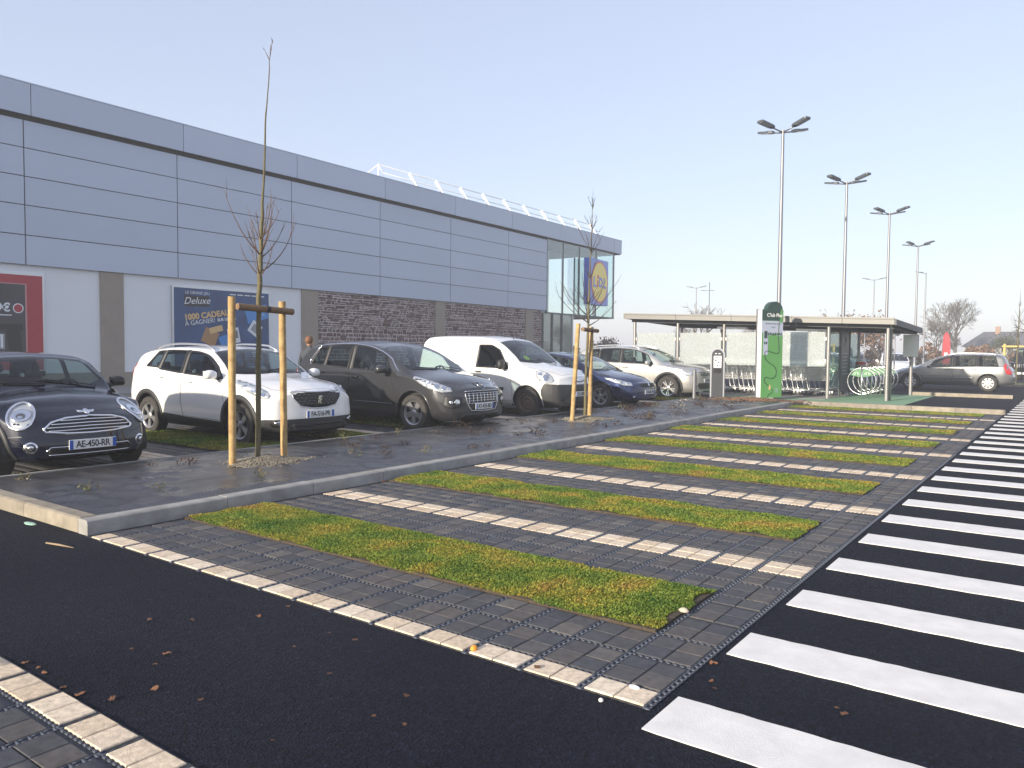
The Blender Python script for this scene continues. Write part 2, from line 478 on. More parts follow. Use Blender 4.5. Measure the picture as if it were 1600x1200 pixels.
def lay(lst, me, name, stuffname, stuffmat, limit):
    lst = sorted(lst, key=lambda q: (not in_view(q[0], q[1]), q[0]**2 + q[1]**2))
    one = [q for q in lst[:limit] if in_view(q[0], q[1], mg=30)]
    rest = lst[len(one):]
    for (x, y) in one:
        o = inst(name, me, parking, (x + random.uniform(-.0012,.0012), y + random.uniform(-.0012,.0012), random.uniform(-.0008,.0009)),
                 (random.uniform(-.007,.007), random.uniform(-.007,.007), random.uniform(-.006,.006)))
    n = len(me.vertices); co = np.empty(n * 3, np.float32); me.vertices.foreach_get('co', co); co = co.reshape(-1, 3)
    lp = np.empty(len(me.loops), np.int32); me.loops.foreach_get('vertex_index', lp)
    if rest:
        P = np.array(rest); A = np.repeat(co[None], len(P), 0)
        A[:, :, 0] += P[:, 0, None]; A[:, :, 1] += P[:, 1, None]; A[:, :, 2] += rng.uniform(-.0008, .0009, (len(P), 1))
        L_ = (lp[None] + (np.arange(len(P)) * n)[:, None]).ravel()
        m2 = arrays_mesh(stuffname, A.reshape(-1, 3), 4, L_)
        m2.materials.append(stuffmat)
        o = link(stuffname, m2, None, parking); o['kind'] = 'stuff'
lay(dark, ME_DARK, 'paver', 'paver_field', M_DARK, 298)
lay(beige, ME_BEIGE, 'line_paver', 'line_paver_rows', M_BEIGE, 298)

# plastic ribs of the grid, standing in the joints
M_RIB = mat('grid_rib_plastic', (0.060, 0.070, 0.095), 0.5)
ribs = []
def rib(x, y, lx, ly): ribs.append((x, y, lx, ly))
for k in range(NX):
    xc = X_EDGE - MOD * k
    if xc < -6.2: break
    y = LINE0
    while y < 13.0:
        b_ = int((y - LINE0) // BAY); ph = (y - LINE0) - b_ * BAY
        if not (k > 1 and .80 < ph < 1.65):
            rib(xc, y, .030, .011)
            rib(xc - .012, y + .022, .006, .026); rib(xc + .012, y + .022, .006, .026)
        y += .044
for b_ in range(4):
    for o_ in (.163, .49, .817, 1.633, 1.96, 2.287):
        x = X_EDGE - .02
        while x > -6.1:
            if not (.8 < o_ < 1.7 and x < -1.8): rib(x, LINE0 + BAY * b_ + o_, .020, .012)
            x -= .036
for k in range(NX):
    xc = X_EDGE - MOD * k - .12; y = 1.34
    while y > 0.2: rib(xc, y, .030, .011); rib(xc - .012, y + .022, .006, .026); rib(xc + .012, y + .022, .006, .026); y -= .044
x = -1.6
while x > -6: rib(x, 1.352, .020, .012); rib(x, 1.352 - MOD, .02, .012); x -= .036
RB_ = np.array(ribs); nb_ = len(RB_)
cube = np.array([(-.5,-.5,.001),(.5,-.5,.001),(.5,.5,.001),(-.5,.5,.001),(-.5,-.5,.0078),(.5,-.5,.0078),(.5,.5,.0078),(-.5,.5,.0078)])
A_ = np.repeat(cube[None], nb_, 0); A_[:, :, 0] = A_[:, :, 0] * RB_[:, 2, None] + RB_[:, 0, None]; A_[:, :, 1] = A_[:, :, 1] * RB_[:, 3, None] + RB_[:, 1, None]
fq = np.array([(4,5,6,7),(0,1,5,4),(1,2,6,5),(2,3,7,6),(3,0,4,7)]).ravel()
mr_ = arrays_mesh('grid_ribs', A_.reshape(-1, 3), 4, (fq[None] + (np.arange(nb_) * 8)[:, None]).ravel()); mr_.materials.append(M_RIB)
o = link('grid_ribs', mr_, None, parking); o['kind'] = 'stuff'

# ---------------------------------------------------------------- grass strips
def grass_mat():
    mt, N, L, p = node_mat('grass_blades')
    g = N.new('ShaderNodeNewGeometry'); nz = N.new('ShaderNodeTexNoise'); nz.inputs['Scale'].default_value = 2.4; nz.inputs['Detail'].default_value = 5
    L.new(g.outputs['Position'], nz.inputs['Vector'])
    r1 = ramp(N, [(0.30, (0.085,0.160,0.036)), (0.47, (0.170,0.225,0.042)), (0.60, (0.290,0.260,0.055)), (0.72, (0.300,0.190,0.065))])
    L.new(nz.outputs['Fac'], r1.inputs['Fac'])
    r2 = ramp(N, [(0.0, (0.38,0.48,0.4)), (0.35, (0.85,0.95,0.8)), (0.65, (1.15,1.15,1)), (0.9, (1.55,1.45,1.15)), (1.0, (1.7,1.1,0.8))])
    L.new(g.outputs['Random Per Island'], r2.inputs['Fac'])
    mx = N.new('ShaderNodeMix'); mx.data_type = 'RGBA'; mx.blend_type = 'MULTIPLY'; mx.inputs['Factor'].default_value = 1
    L.new(r1.outputs['Color'], mx.inputs['A']); L.new(r2.outputs['Color'], mx.inputs['B'])
    L.new(mx.outputs['Result'], p.inputs['Base Color']); p.inputs['Roughness'].default_value = 0.6; p.inputs['Specular IOR Level'].default_value = 0.25
    p.inputs['Subsurface Weight'].default_value = 0.0
    tl = N.new('ShaderNodeBsdfTranslucent'); L.new(mx.outputs['Result'], tl.inputs['Color'])
    ms = N.new('ShaderNodeMixShader'); ms.inputs['Fac'].default_value = 0.3
    L.new(p.outputs['BSDF'], ms.inputs[1]); L.new(tl.outputs['BSDF'], ms.inputs[2])
    L.new(ms.outputs['Shader'], N['Material Output'].inputs['Surface'])
    return mt
M_GRASS = grass_mat()
def grass(x0, x1, y0, y1, z, n, h, w, label, seed=0):
    r = np.random.default_rng(seed)
    s = MB(); s.box(x0 + .01, x1 - .01, y0 + .01, y1 - .01, z - 0.004, z + 0.016)
    x = r.uniform(x0, x1, n); y = r.uniform(y0, y1, n)
    ed = np.minimum.reduce([x - x0, x1 - x, y - y0, y1 - y])
    ragged = 0.028 * np.sin(x * 9 + seed) + 0.02 * np.sin(x * 23 + 1.7) + 0.02 * np.sin(y * 17)
    keep = ed + ragged > 0.005
    x, y, ed = x[keep], y[keep], ed[keep]; n = len(x)
    lump = 0.65 + 0.35 * np.sin(x * 6.1 + 1.3 * np.sin(y * 7)) * np.sin(y * 8.3 + seed)
    hh = h * (0.45 + 0.75 * r.random(n)) * (0.55 + 0.45 * np.clip(ed / 0.10, 0, 1)) * (0.65 + 0.5 * lump)
    a = r.uniform(0, 2 * PI, n); lean = r.uniform(0.1, 1.0, n) * hh
    ww = w * (0.6 + 0.8 * r.random(n))
    b = a + PI / 2 + r.uniform(-.5, .5, n)
    P = np.zeros((n, 4, 3), np.float32)
    dx, dy = np.cos(b) * ww, np.sin(b) * ww
    zz = z + 0.008 + 0.012 * lump
    P[:, 0] = np.stack([x - dx * .5, y - dy * .5, zz], 1); P[:, 1] = np.stack([x + dx * .5, y + dy * .5, zz], 1)
    mx_, my_ = x + np.cos(a) * lean * .45, y + np.sin(a) * lean * .45
    P[:, 2] = np.stack([mx_ + dx * .62, my_ + dy * .62, zz + hh * .68], 1)
    P[:, 3] = np.stack([x + np.cos(a) * lean, y + np.sin(a) * lean, zz + hh * (0.72 + .28 * r.random(n))], 1)
    me = arrays_mesh('grass_strip', P.reshape(-1, 3), 4, np.arange(n * 4))
    me.materials.append(M_GRASS)
    o = link('grass_strip', me); tag(o, label, 'grass', 'grass strips in the parking bays', 'stuff')
    s.build('soil', M_SOIL, o)
    return o
ORD = ['nearest', 'second', 'third', 'fourth', 'fifth', 'sixth', 'seventh', 'farthest']
NB = [150000, 80000, 46000, 30000, 20000, 15000, 12000, 10000]
for b_ in range(8):
    y0 = LINE0 + BAY * b_ + 0.80
    grass(-6.19, X_EDGE - MOD - 0.012, y0, min(y0 + 0.84, 22.08), 0.004, NB[b_], 0.021 if b_ < 3 else 0.024, 0.0105 + 0.0035 * b_ ** .8,
          '%s strip of mossy green and yellow grass between the paver bays' % ORD[b_], b_ + 3)

# ---------------------------------------------------------------- kerbs and planting bed
BED_Z = 0.10
hb = MB().box(-6.355, -6.225, 2.915, 22.2, 0.0, 0.05)
kerb = struct('kerb', hb, M_KERB)
def kerb_mesh(name, ln, mt, w=0.15, h=0.12):
    b = MB(); prof = [(0,0),(0,h-.028),(.007,h-.010),(.026,h),(w-.008,h),(w,h-.01),(w,0)]
    n = len(prof); vs = []
    for y in (0.003, ln - .003): vs += [(-x, y, z) for x, z in prof]
    fs = [(k, k+1, n+k+1, n+k) for k in range(n-1)] + [tuple(range(n)), tuple(range(2*n-1, n-1, -1))]
    me = b.add(vs, fs).mesh(name, smooth=25); me.materials.append(mt); return me
KM = kerb_mesh('kerbstone', 0.985, M_KERB); KM2 = kerb_mesh('kerbstone', 0.985, M_KERBOLD)
y = 3.16; first = True
inst('kerbstone', KM, kerb, (-6.21, 2.905, 0), (0,0,0), (1, 0.26/0.985, 1))
while y < 22.0:
    inst('kerbstone', KM, kerb, (-6.21 + random.uniform(-.003,.003), y, random.uniform(-.002,.002)), (0,0,random.uniform(-.003,.003)))
    y += 0.985
for k in range(7):                                   # the bed's near end, along X
    inst('kerbstone', KM2, kerb, (-6.362 - 0.985 * (k + 1), 2.905, random.uniform(-.003,.003)), (0, 0, R(-90)), (1,1,1))
for k in range(5):                                   # far end of the bays, facing the camera
    inst('kerbstone', KM2, kerb, (-1.42 - 0.985 * (k + 1), 22.1, 0), (0, 0, R(-90)))
mbk = MB(); mbk.cyl((-1.42, 22.175, 0), (-1.42, 22.175, .118), .075, .07, 14); 
mbk.build('kerbstone', M_KERBOLD, kerb, 30)
edge = MB(); y = 3.06
edg = struct('bed_edging', MB().box(-9.085, -9.045, 3.07, 22.0, 0.0, 0.09), M_KERB)
em = MB().box(-0.06, 0, 0.003, 0.997, 0, 0.112).mesh('edging_stone'); em.materials.append(M_KERB)
for k in range(19): inst('edging_stone', em, edg, (-9.035, 3.06 + k, random.uniform(-.003,.003)))

def membrane():
    nx, ny = 60, 430; x0, x1, y0, y1 = -9.035, -6.355, 3.05, 22.1
    vs = []
    for j in range(ny + 1):
        y = y0 + (y1 - y0) * j / ny
        for i in range(nx + 1):
            x = x0 + (x1 - x0) * i / nx
            e = min(1.0, min(i, nx - i) / 4.0, min(j, ny - j) / 4.0)
            w1 = noise.noise((x * 0.9, y * 0.6, 1.0)); w2 = 1 - abs(noise.noise((x * 1.1 + .8 * y, y * 3.4 - .5 * x + 1.2 * w1, 4.0))) * 2.2
            w3 = 1 - abs(noise.noise((x * 3.0, y * 0.7 + 1.5 * w1, 9.0))) * 2.2; w4 = noise.noise((x * 5, y * 4, 2.0))
            z = BED_Z + 0.004 + e * (0.022 * w1 + 0.020 * max(0, w2) ** 3 + 0.014 * max(0, w3) ** 3 + 0.004 * w4)
            vs.append((x, y, z))
    w = nx + 1
    fs = [(j*w+i, j*w+i+1, (j+1)*w+i+1, (j+1)*w+i) for j in range(ny) for i in range(nx)]
    b = MB(); b.add(vs, fs)
    return b
M_MEMB = mat('weed_membrane', (0.026, 0.027, 0.033), 0.36, var=0.9, vscale=1.6, col2=(0.052, 0.047, 0.046), bump=0.12, bscale=240, spec=0.6, rvar=0.14)
bedb = MB().box(-9.04, -6.352, 3.048, 22.1, 0.0, 0.06)
bed = struct('planting_bed', bedb, M_SOIL)
memb = membrane().build('weed_membrane', M_MEMB, bed, True, fix=False)
for (a, b_) in ((7.6, 8.2), (11.0, 15.2), (17.4, 18.6)):       # overlapping joints in the sheeting
    pass
def bedz(x, y):
    w1 = noise.noise((x * 0.9, y * 0.6, 1.0)); return BED_Z + 0.004 + 0.020 * w1
# far end of the bed: bark mulch patch
mulch_m = island_mat('bark_mulch', [(0.16,0.08,0.045),(0.24,0.14,0.085),(0.10,0.06,0.04),(0.30,0.20,0.13)], 0.9, 0.5, 80)
def chips(name, cx, cy, rx, ry, n, size, mt, z, dome, label, cat, seed):
    r = np.random.default_rng(seed); P = np.zeros((n, 8, 3), np.float32)
    rad = np.sqrt(r.random(n)) ; an = r.uniform(0, 2*PI, n)
    rad = rad * (1 + .18*np.sin(an*3+seed) + .1*np.sin(an*7))
    x = cx + rx * rad * np.cos(an); y = cy + ry * rad * np.sin(an); rad = rad * np.where(r.random(n) < .12, r.uniform(1, 1.35, n), 1); x = cx + rx * rad * np.cos(an); y = cy + ry * rad * np.sin(an)
    zz = np.array([bedz(p, q) for p, q in zip(x, y)]) + dome * np.clip(1 - rad, 0, 1) ** 1.2 + r.uniform(.008, .016, n)
    s = size * r.uniform(.5, 1.3, (n, 3)); s[:, 2] *= .55
    base_ = np.array([(-1,-1,-1),(1,-1,-1),(1,1,-1),(-1,1,-1),(-1,-1,1),(1,-1,1),(1,1,1),(-1,1,1)], np.float32)
    q = base_[None] * s[:, None] * .5 * r.uniform(.6, 1.1, (n, 8, 3))
    a = r.uniform(0, PI, n); ca, sa = np.cos(a)[:, None], np.sin(a)[:, None]; tl = r.uniform(-.6, .6, n)[:, None]
    X = q[:, :, 0]*ca - q[:, :, 1]*sa; Y = q[:, :, 0]*sa + q[:, :, 1]*ca; Z = q[:, :, 2] + X * np.sin(tl)
    P[:, :, 0] = x[:, None] + X; P[:, :, 1] = y[:, None] + Y; P[:, :, 2] = zz[:, None] + Z
    f = np.array([(0,3,2,1),(4,5,6,7),(0,1,5,4),(1,2,6,5),(2,3,7,6),(3,0,4,7)]).ravel()
    me = arrays_mesh(name, P.reshape(-1,3), 4, (f[None] + (np.arange(n)*8)[:, None]).ravel()); me.materials.append(mt)
    o = link(name, me); return tag(o, label, cat, None, 'stuff')
chips('bark_mulch', -7.35, 21.7, 1.15, 0.55, 2600, 0.045, mulch_m, BED_Z + .01, 0.07, 'brown bark mulch heaped at the foot of the green totem', 'mulch', 2)
grav_m = island_mat('light_gravel', [(0.23,0.20,0.155),(0.31,0.28,0.22),(0.16,0.14,0.11),(0.38,0.34,0.28)], 0.9, 0.3, 80)
chips('gravel_mound', -7.86, 5.78, 0.40, 0.50, 5200, 0.014, grav_m, BED_Z + .008, 0.085, 'light gravel mounded round the foot of the near staked tree', 'gravel', 4)
chips('gravel_mound', -7.80, 13.2, 0.42, 0.60, 3800, 0.015, grav_m, BED_Z + .008, 0.08, 'pale gravel mounded round the foot of the farther staked tree', 'gravel', 5)
# ---------------------------------------------------------------- the bays under the parked cars
base2 = MB().box(-14.9, -9.09, -6.0, 21.95, -0.01, 0.0022)
park2 = struct('car_park_bays', base2, M_GRID)
LINES2 = [-2.6, 1.45, 5.5, 9.45, 13.5, 16.6, 20.4]
dk = []; bgl = []
nyr = 0
yy = -2.9
while yy < 21.9:
    isl = any(abs(yy + .073 - l) < 0.19 for l in LINES2)
    for k in range(36): (bgl if isl else dk).append((-9.11 - .0705 - k * .1634, yy + .0705))
    yy += 0.1634
def lay2(lst, me, nm, mt):
    n = len(me.vertices); co = np.empty(n*3, np.float32); me.vertices.foreach_get('co', co); co = co.reshape(-1,3)
    lp = np.empty(len(me.loops), np.int32); me.loops.foreach_get('vertex_index', lp)
    P = np.array(lst); A = np.repeat(co[None], len(P), 0); A[:,:,0] += P[:,0,None]; A[:,:,1] += P[:,1,None]
    m2 = arrays_mesh(nm, A.reshape(-1,3), 4, (lp[None] + (np.arange(len(P))*n)[:,None]).ravel()); m2.materials.append(mt)
    o = link(nm, m2, None, park2); o['kind'] = 'stuff'
lay2(dk, ME_DARK, 'paver_field', M_DARK); lay2(bgl, ME_BEIGE, 'line_paver_rows', M_BEIGE)
for i, (a, b_, nm) in enumerate(((6.3, 7.4, 'beside the white crossover'), (8.3, 9.1, 'between the white crossover and the grey one'), (10.3, 11.5, 'under the grey crossover'),
                                (14.4, 15.2, 'under the white van'), (17.5, 18.6, 'under the navy saloon'), (20.95, 21.9, 'beside the silver crossover'))):
    grass(-13.9, -9.15, a, b_, 0.02, 26000, 0.05, 0.012, 'shaded green grass strip ' + nm, 40 + i)
# footways and lawn beyond
struct('bike_pad', MB().box(-9.4, -3.9, 22.26, 30.0, 0.0, 0.006), mat('green_resin_paving', (0.16, 0.30, 0.17), 0.8, var=0.6, vscale=3, col2=(0.22, 0.36, 0.24), bump=0.3))
struct('shelter_floor', MB().box(-14.0, -6.3, 25.2, 30.3, 0.0, 0.012), mat('shelter_concrete', (0.28, 0.27, 0.26), 0.85, var=0.5, vscale=2))
k2 = struct('far_kerb', MB().box(-4.7, -1.7, 30.08, 30.3, 0.0, 0.05), M_KERBOLD)
for k in range(3): inst('kerbstone', KM2, k2, (-1.65 - 0.985 * (k + 1), 30.05, 0), (0,0,R(-90)))
# lawn behind
ML = mat('far_lawn', (0.07, 0.10, 0.03), 0.9, var=0.8, vscale=0.6, col2=(0.13, 0.12, 0.05), bump=0.6, bscale=20)
struct('lawn', MB().box(-160, 120, 66.0, 400, 0.0, 0.05), ML)
struct('shop_footway', MB().box(-26.2, -22.2, -20, 48, 0.0, 0.12), mat('footway_concrete', (0.30, 0.29, 0.27), 0.85, var=0.4, vscale=3, bump=0.3))
# ---------------------------------------------------------------- the shop
XF = -26.1
ZT = lambda z, y: z * (1 - 0.0009 * (y - 10))
shop = thing('supermarket', 'long grey clad supermarket with stone panels and a glass corner', 'building', (XF, 28, 0))
M_CLAD = mat('grey_cladding', (0.50, 0.555, 0.665), 0.45, 0.15, var=0.3, vscale=0.35, col2=(0.45, 0.50, 0.60), spec=0.5, objrand=0.035, bump=0.05, bscale=6)
M_JOINT = mat('joint_black', (0.012, 0.013, 0.018), 0.7)
M_WHITEW = mat('white_render', (0.84, 0.85, 0.86), 0.85, var=0.25, vscale=1.2, col2=(0.76, 0.76, 0.77), bump=0.2, bscale=120)
M_TAUPE = mat('taupe_render', (0.36, 0.305, 0.245), 0.85, var=0.3, vscale=1.5, bump=0.2, bscale=120)
M_MORTAR = mat('pale_mortar', (0.64, 0.545, 0.54), 0.95, var=0.4, vscale=12, bump=0.5, bscale=60)
M_STONE = island_mat('shale_stone', [(0.095,0.055,0.058),(0.145,0.088,0.088),(0.20,0.13,0.115),(0.115,0.068,0.074),(0.24,0.165,0.145),(0.070,0.046,0.050)], 0.85, 0.8, 35, 9)
M_ALU = mat('aluminium', (0.62, 0.63, 0.65), 0.35, 0.9)
M_STEEL = mat('galvanised_steel', (0.46, 0.47, 0.49), 0.42, 0.85, var=0.4, vscale=14)
M_GLASS = glass_mat('clear_glass', (0.90, 0.97, 0.96), ior=1.8)
def wbox(name, mt, x0, x1, y0, y1, z0, z1, parent=shop, taper=True):
    b = MB().box(x0, x1, y0, y1, z0, z1)
    if taper: b.v = [(x, y, ZT(z, y)) for x, y, z in b.v]
    return b.build(name, mt, parent, world=True)
Y_END = 39.35
# core walls
wbox('backing_wall', M_JOINT, XF - 0.4, XF - 0.06, -14, Y_END, 3.95, 8.50)
wbox('roof', mat('roof_membrane', (0.35,0.36,0.38), 0.8), XF - 30, XF - 0.05, -14, 48.6, 9.0, 9.2)
wbox('rear_wall', M_CLAD, XF - 30.2, XF - 30, -14, 48.4, 0, 9.0)
wbox('end_wall', M_CLAD, XF - 30, XF - 0.4, -14.2, -14, 0, 9.0)
wbox('far_wall', M_WHITEW, XF - 30, XF - 3.2, 42.4, 42.6, 0, 9.0)
# cladding panels, five courses
zc = [3.94, 4.85, 5.76, 6.63, 7.49, 8.33]
YJ = [10.52 + 4.975 * k for k in range(-4, 6)] + [Y_END]
for a, b_ in zip(YJ[:-1], YJ[1:]):
    for z0, z1 in zip(zc[:-1], zc[1:]):
        o = wbox('cladding_panel', M_CLAD, XF - 0.055, XF + 0.0, a + .017, b_ - .017, z0 + .014, z1 - .014)
YF = [10.68 + 4.975 * k for k in range(-4, 7)] + [47.45, 48.45]
wbox('fascia_core', M_JOINT, XF - 0.4, XF + 0.10, -14, 48.4, 8.50, 9.30)
for a, b_ in zip(YF[:-1], YF[1:]):
    if b_ - a < 0.3: continue
    wbox('fascia_panel', M_CLAD, XF + 0.105, XF + 0.16, a + .012, b_ - .012, 8.46, 9.40)
wbox('fascia_return', M_CLAD, XF - 12, XF + 0.155, 48.46, 48.52, 8.46, 9.40)
wbox('roof_capping', M_CLAD, XF - 0.4, XF + 0.17, -14, 48.53, 9.405, 9.44)
wbox('fascia_soffit', M_JOINT, XF - 3.0, XF + 0.10, 39.3, 48.45, 8.40, 8.455)
# lower wall
segs = [(-14, 12.78, 'w'), (12.78, 13.55, 'p'), (13.55, 21.03, 'w'), (21.03, 21.87, 'p'), (21.87, 29.36, 's'), (29.36, 30.1, 'p'), (30.1, 37.3, 's'), (37.3, 38.08, 'p'), (38.08, 39.0, 's')]
stones_all = []
for (a, b_, t) in segs:
    if t == 'w':
        wbox('white_wall', M_WHITEW, XF - .35, XF - .12, a, b_, 0.60, 3.95)
        wbox('plinth', M_TAUPE, XF - .35, XF - .10, a, b_, 0, 0.597)
    elif t == 'p': wbox('pilaster', M_TAUPE, XF - .35, XF - .05, a, b_, 0, 3.945)
    else:
        w = wbox('stone_wall', M_MORTAR, XF - .35, XF - .13, a, b_, 0, 3.94)
        rs = random.Random(int(a * 10))
        # courses of broken flat stones: a wandering row line, random lengths
        z = 0.0; row = 0
        while z < 3.86:
            hgt = rs.choice((0.075, 0.095, 0.115, 0.14, 0.18)); 
            if z + hgt > 3.90: hgt = 3.90 - z
            y = a + rs.uniform(-.2, 0)
            while y < b_:
                ln = rs.uniform(0.14, 0.62) * (1.0 if hgt < .12 else .75)
                y0, y1 = max(y, a + .005), min(y + ln, b_ - .005)
                if y1 - y0 > 0.05:
                    g = 0.019; d = rs.uniform(0.012, 0.045); zz0 = z + g + rs.uniform(-.012, .012); zz1 = z + hgt - g + rs.uniform(-.012, .014)
                    if rs.random() < .16: zz1 += hgt * .5
                    ym = [(y0 + g + rs.uniform(0, .035), zz0 + rs.uniform(0,.012)), ((y0+y1)/2 + rs.uniform(-.03,.03), zz0 + rs.uniform(-.010, .006)), (y1 - g - rs.uniform(0,.04), zz0 + rs.uniform(0,.014)),
                          (y1 - g - rs.uniform(0,.01), (zz0+zz1)/2), (y1 - g - rs.uniform(0,.045), zz1 - rs.uniform(0,.014)), ((y0+y1)/2 + rs.uniform(-.03,.03), zz1 + rs.uniform(-.006,.010)),
                          (y0 + g + rs.uniform(0,.04), zz1 - rs.uniform(0,.014)), (y0 + g + rs.uniform(0,.008), (zz0+zz1)/2)]
                    stones_all.append((w, ym, d, y0))
                y += ln
            z += hgt; row += 1
def stone_geo(b, ym, d):
    n = len(ym); cy = sum(p[0] for p in ym)/n; cz = sum(p[1] for p in ym)/n
    vs = [(XF - .132, y, ZT(z, y)) for y, z in ym] + [(XF - .130 + d*.75, y, ZT(z, y)) for y, z in ym] + [(XF - .130 + d, cy + (y-cy)*.8, ZT(cz + (z-cz)*.72, y)) for y, z in ym]
    fs = [(k,(k+1)%n,n+(k+1)%n,n+k) for k in range(n)] + [(n+k,n+(k+1)%n,2*n+(k+1)%n,2*n+k) for k in range(n)] + [tuple(range(2*n,3*n))]
    b.add(vs, fs)
walls = {}
for (w, ym, d, y0) in stones_all: walls.setdefault(w.name, (w, []))[1].append((ym, d, y0))
first = True
for nm, (w, lst) in walls.items():
    vis = [s for s in lst if sum(p[1] for p in s[0]) / 8 > 1.75] if first else []
    vis = sorted(vis, key=lambda s: -(s[0][2][0]-s[0][0][0]))[:190] if first else []
    ids = set(id(s) for s in vis)
    for s in vis:
        b = MB(); stone_geo(b, s[0], s[1]); b.build('stone', M_STONE, w, 40, world=True)
    b = MB()
    for s in lst:
        if id(s) not in ids: stone_geo(b, s[0], s[1])
    o = b.build('stone_courses', M_STONE, w, False, world=True); o['kind'] = 'stuff'
    first = False
# glass corner, cantilevered over the entrance
MUL = mat('dark_mullion', (0.09, 0.11, 0.125), 0.4, 0.4)
gy = [39.37, 41.2, 43.15, 45.3, 47.75]
GZ0, GZ1 = 3.86, 8.42
for a, b_ in zip(gy[:-1], gy[1:]):
    wbox('glass_pane', M_GLASS, XF - .03, XF - .015, a + .03, b_ - .03, GZ0, GZ1)
for y_ in gy: wbox('mullion', MUL, XF - .12, XF + .005, y_ - .03, y_ + .03, GZ0, GZ1)
wbox('glass_pane', M_GLASS, XF - 3.2, XF - .1, 47.70, 47.715, GZ0, GZ1)
for x_ in (XF - 1.6, XF - 3.2): wbox('mullion', MUL, x_ - .03, x_ + .03, 47.66, 47.78, GZ0, GZ1)
wbox('sill', MUL, XF - .14, XF + .012, 39.35, 47.8, GZ0 - .09, GZ0 - .002)
wbox('sill', MUL, XF - 3.2, XF - .14, 47.64, 47.8, GZ0 - .09, GZ0 - .002)
wbox('glass_box_floor', M_WHITEW, XF - 3.2, XF - .15, 39.4, 47.6, GZ0 - .08, GZ0 - .01)
M_INNER = mat('pale_interior', (0.82, 0.86, 0.86), 0.8, var=0.1, vscale=2)
wbox('inner_wall', M_INNER, XF - 3.3, XF - 3.2, 38.8, 44.4, 0, 8.4)
wbox('inner_wall', M_INNER, XF - 3.2, XF - .4, 39.1, 39.25, 0, 8.4)
wbox('entrance_glass', M_GLASS, XF - .10, XF - .085, 39.05, 42.5, 0.1, GZ0 - .1)
for y_ in (39.05, 40.1, 41.2, 42.45): wbox('entrance_post', M_ALU if y_ > 42 else MUL, XF - .17, XF - .02, y_ - .05, y_ + .05, 0, GZ0 - .09)
wbox('entrance_wall', M_INNER, XF - 3.2, XF - .2, 42.4, 42.5, 0, GZ0 - .1)
col_ = MB().cyl((XF - .5, 42.9, 0), (XF - .5, 42.9, 3.8), .13, .13, 16); col_.build('column', M_ALU, shop, 30, world=True)
wbox('ceiling_lamp', M_ALU, XF - 1.9, XF - 1.4, 40.2, 41.6, 6.6, 6.75)

# roof guard rail
rail = thing('roof_guard_rail', 'white metal guard rail leaning inwards along the supermarket roof', 'railing', (XF - .3, 36, 9.3))
M_RAILW = mat('white_rail_metal', (0.80, 0.80, 0.80), 0.4, 0.2)
ry = [28.3 + 1.95 * k for k in range(10)]
RB = lambda y: Vector((XF - .35, y, ZT(9.45, y))); RT = lambda y: Vector((XF - .9, y, ZT(10.30, y)))
for y_ in ry:
    b = MB(); p0, p1 = RB(y_), RT(y_)
    b.cbox((p0 + p1) / 2, (0.14, 0.03, (p1 - p0).length), (p1 - p0).to_track_quat('Z', 'X').to_matrix()); b.build('post', M_RAILW, rail, world=True)
for t in (1.0, 0.5):
    a, c = RB(26.2).lerp(RT(26.2), t), RB(46.6).lerp(RT(46.6), t)
    MB().cyl(a, c, .024, .024, 8).build('rail', M_RAILW, rail, True, world=True)
MB().tube([RB(26.2).lerp(RT(26.2), .5) , RB(26.2).lerp(RT(26.2), 1.0), Vector((XF - 2.2, 26.2, 9.6))], .022, 8).build('rail', M_RAILW, rail, True, world=True)
MB().cyl((XF - .9, 26.2, 9.2), (XF - .9, 26.2, 10.22), .024).build('post', M_RAILW, rail, True, world=True)

# the shop sign: a blue square box with a yellow disc, ringed red
sgn = thing('shop_sign', 'square blue box sign with yellow disc and red ring behind the corner glass', 'sign', (XF + .45, 44.55, 4.42), R(7))
M_SBLUE = mat('sign_blue', (0.010, 0.10, 0.62), 0.3, coat=0.4); M_SYEL = mat('sign_yellow', (1.0, 0.72, 0.01), 0.35, coat=0.3); M_SRED = mat('sign_red', (0.72, 0.03, 0.02), 0.35, coat=0.3)
# local frame: x out of the wall, y along it
SS = 2.96
MB().box(-.25, .22, -SS / 2, SS / 2, 0, SS).build('sign_box', M_SBLUE, sgn)
MB().cyl((-.5, -.6, 1.5), (-.25, -.6, 1.5), .06).build('bracket', MUL, sgn); MB().cyl((-.5, .6, 1.5), (-.25, .6, 1.5), .06).build('bracket', MUL, sgn)
sc = Vector((.222, 0, SS / 2)); Mx = Matrix(((0,0,1),(1,0,0),(0,1,0)))
MB().lathe([(0.0001, 0.0), (1.36, 0.0), (1.36, .012), (0.0001, .012)], 48, Mx, sc).build('ring', M_SRED, sgn)
MB().lathe([(0.0001, 0.012), (1.25, 0.012), (1.25, .022), (0.0001, .022)], 48, Mx, sc).build('disc', M_SYEL, sgn)
def sgn_txt(s, mt, dy, dz, size, nm='letter'):
    text(nm, s, size, mt, sgn, facing(sc + Vector((.028, dy, dz)), (1, 0, 0)), extrude=0.004, bold=0.035)
sgn_txt('L', M_SBLUE, -.86, -.05, .92); sgn_txt('D', M_SBLUE, .15, -.03, .86); sgn_txt('L', M_SBLUE, .82, -.05, .92)
b = MB(); b.cbox(sc + Vector((.028, -.36, -.12)), (.012, .20, .46), Matrix.Rotation(R(-12), 3, 'X')); b.build('letter', M_SRED, sgn)
MB().lathe([(0.0001,0),(.14,0),(.14,.012),(.0001,.012)], 20, Mx, sc + Vector((.024, -.30, .33))).build('letter_dot', M_SRED, sgn)

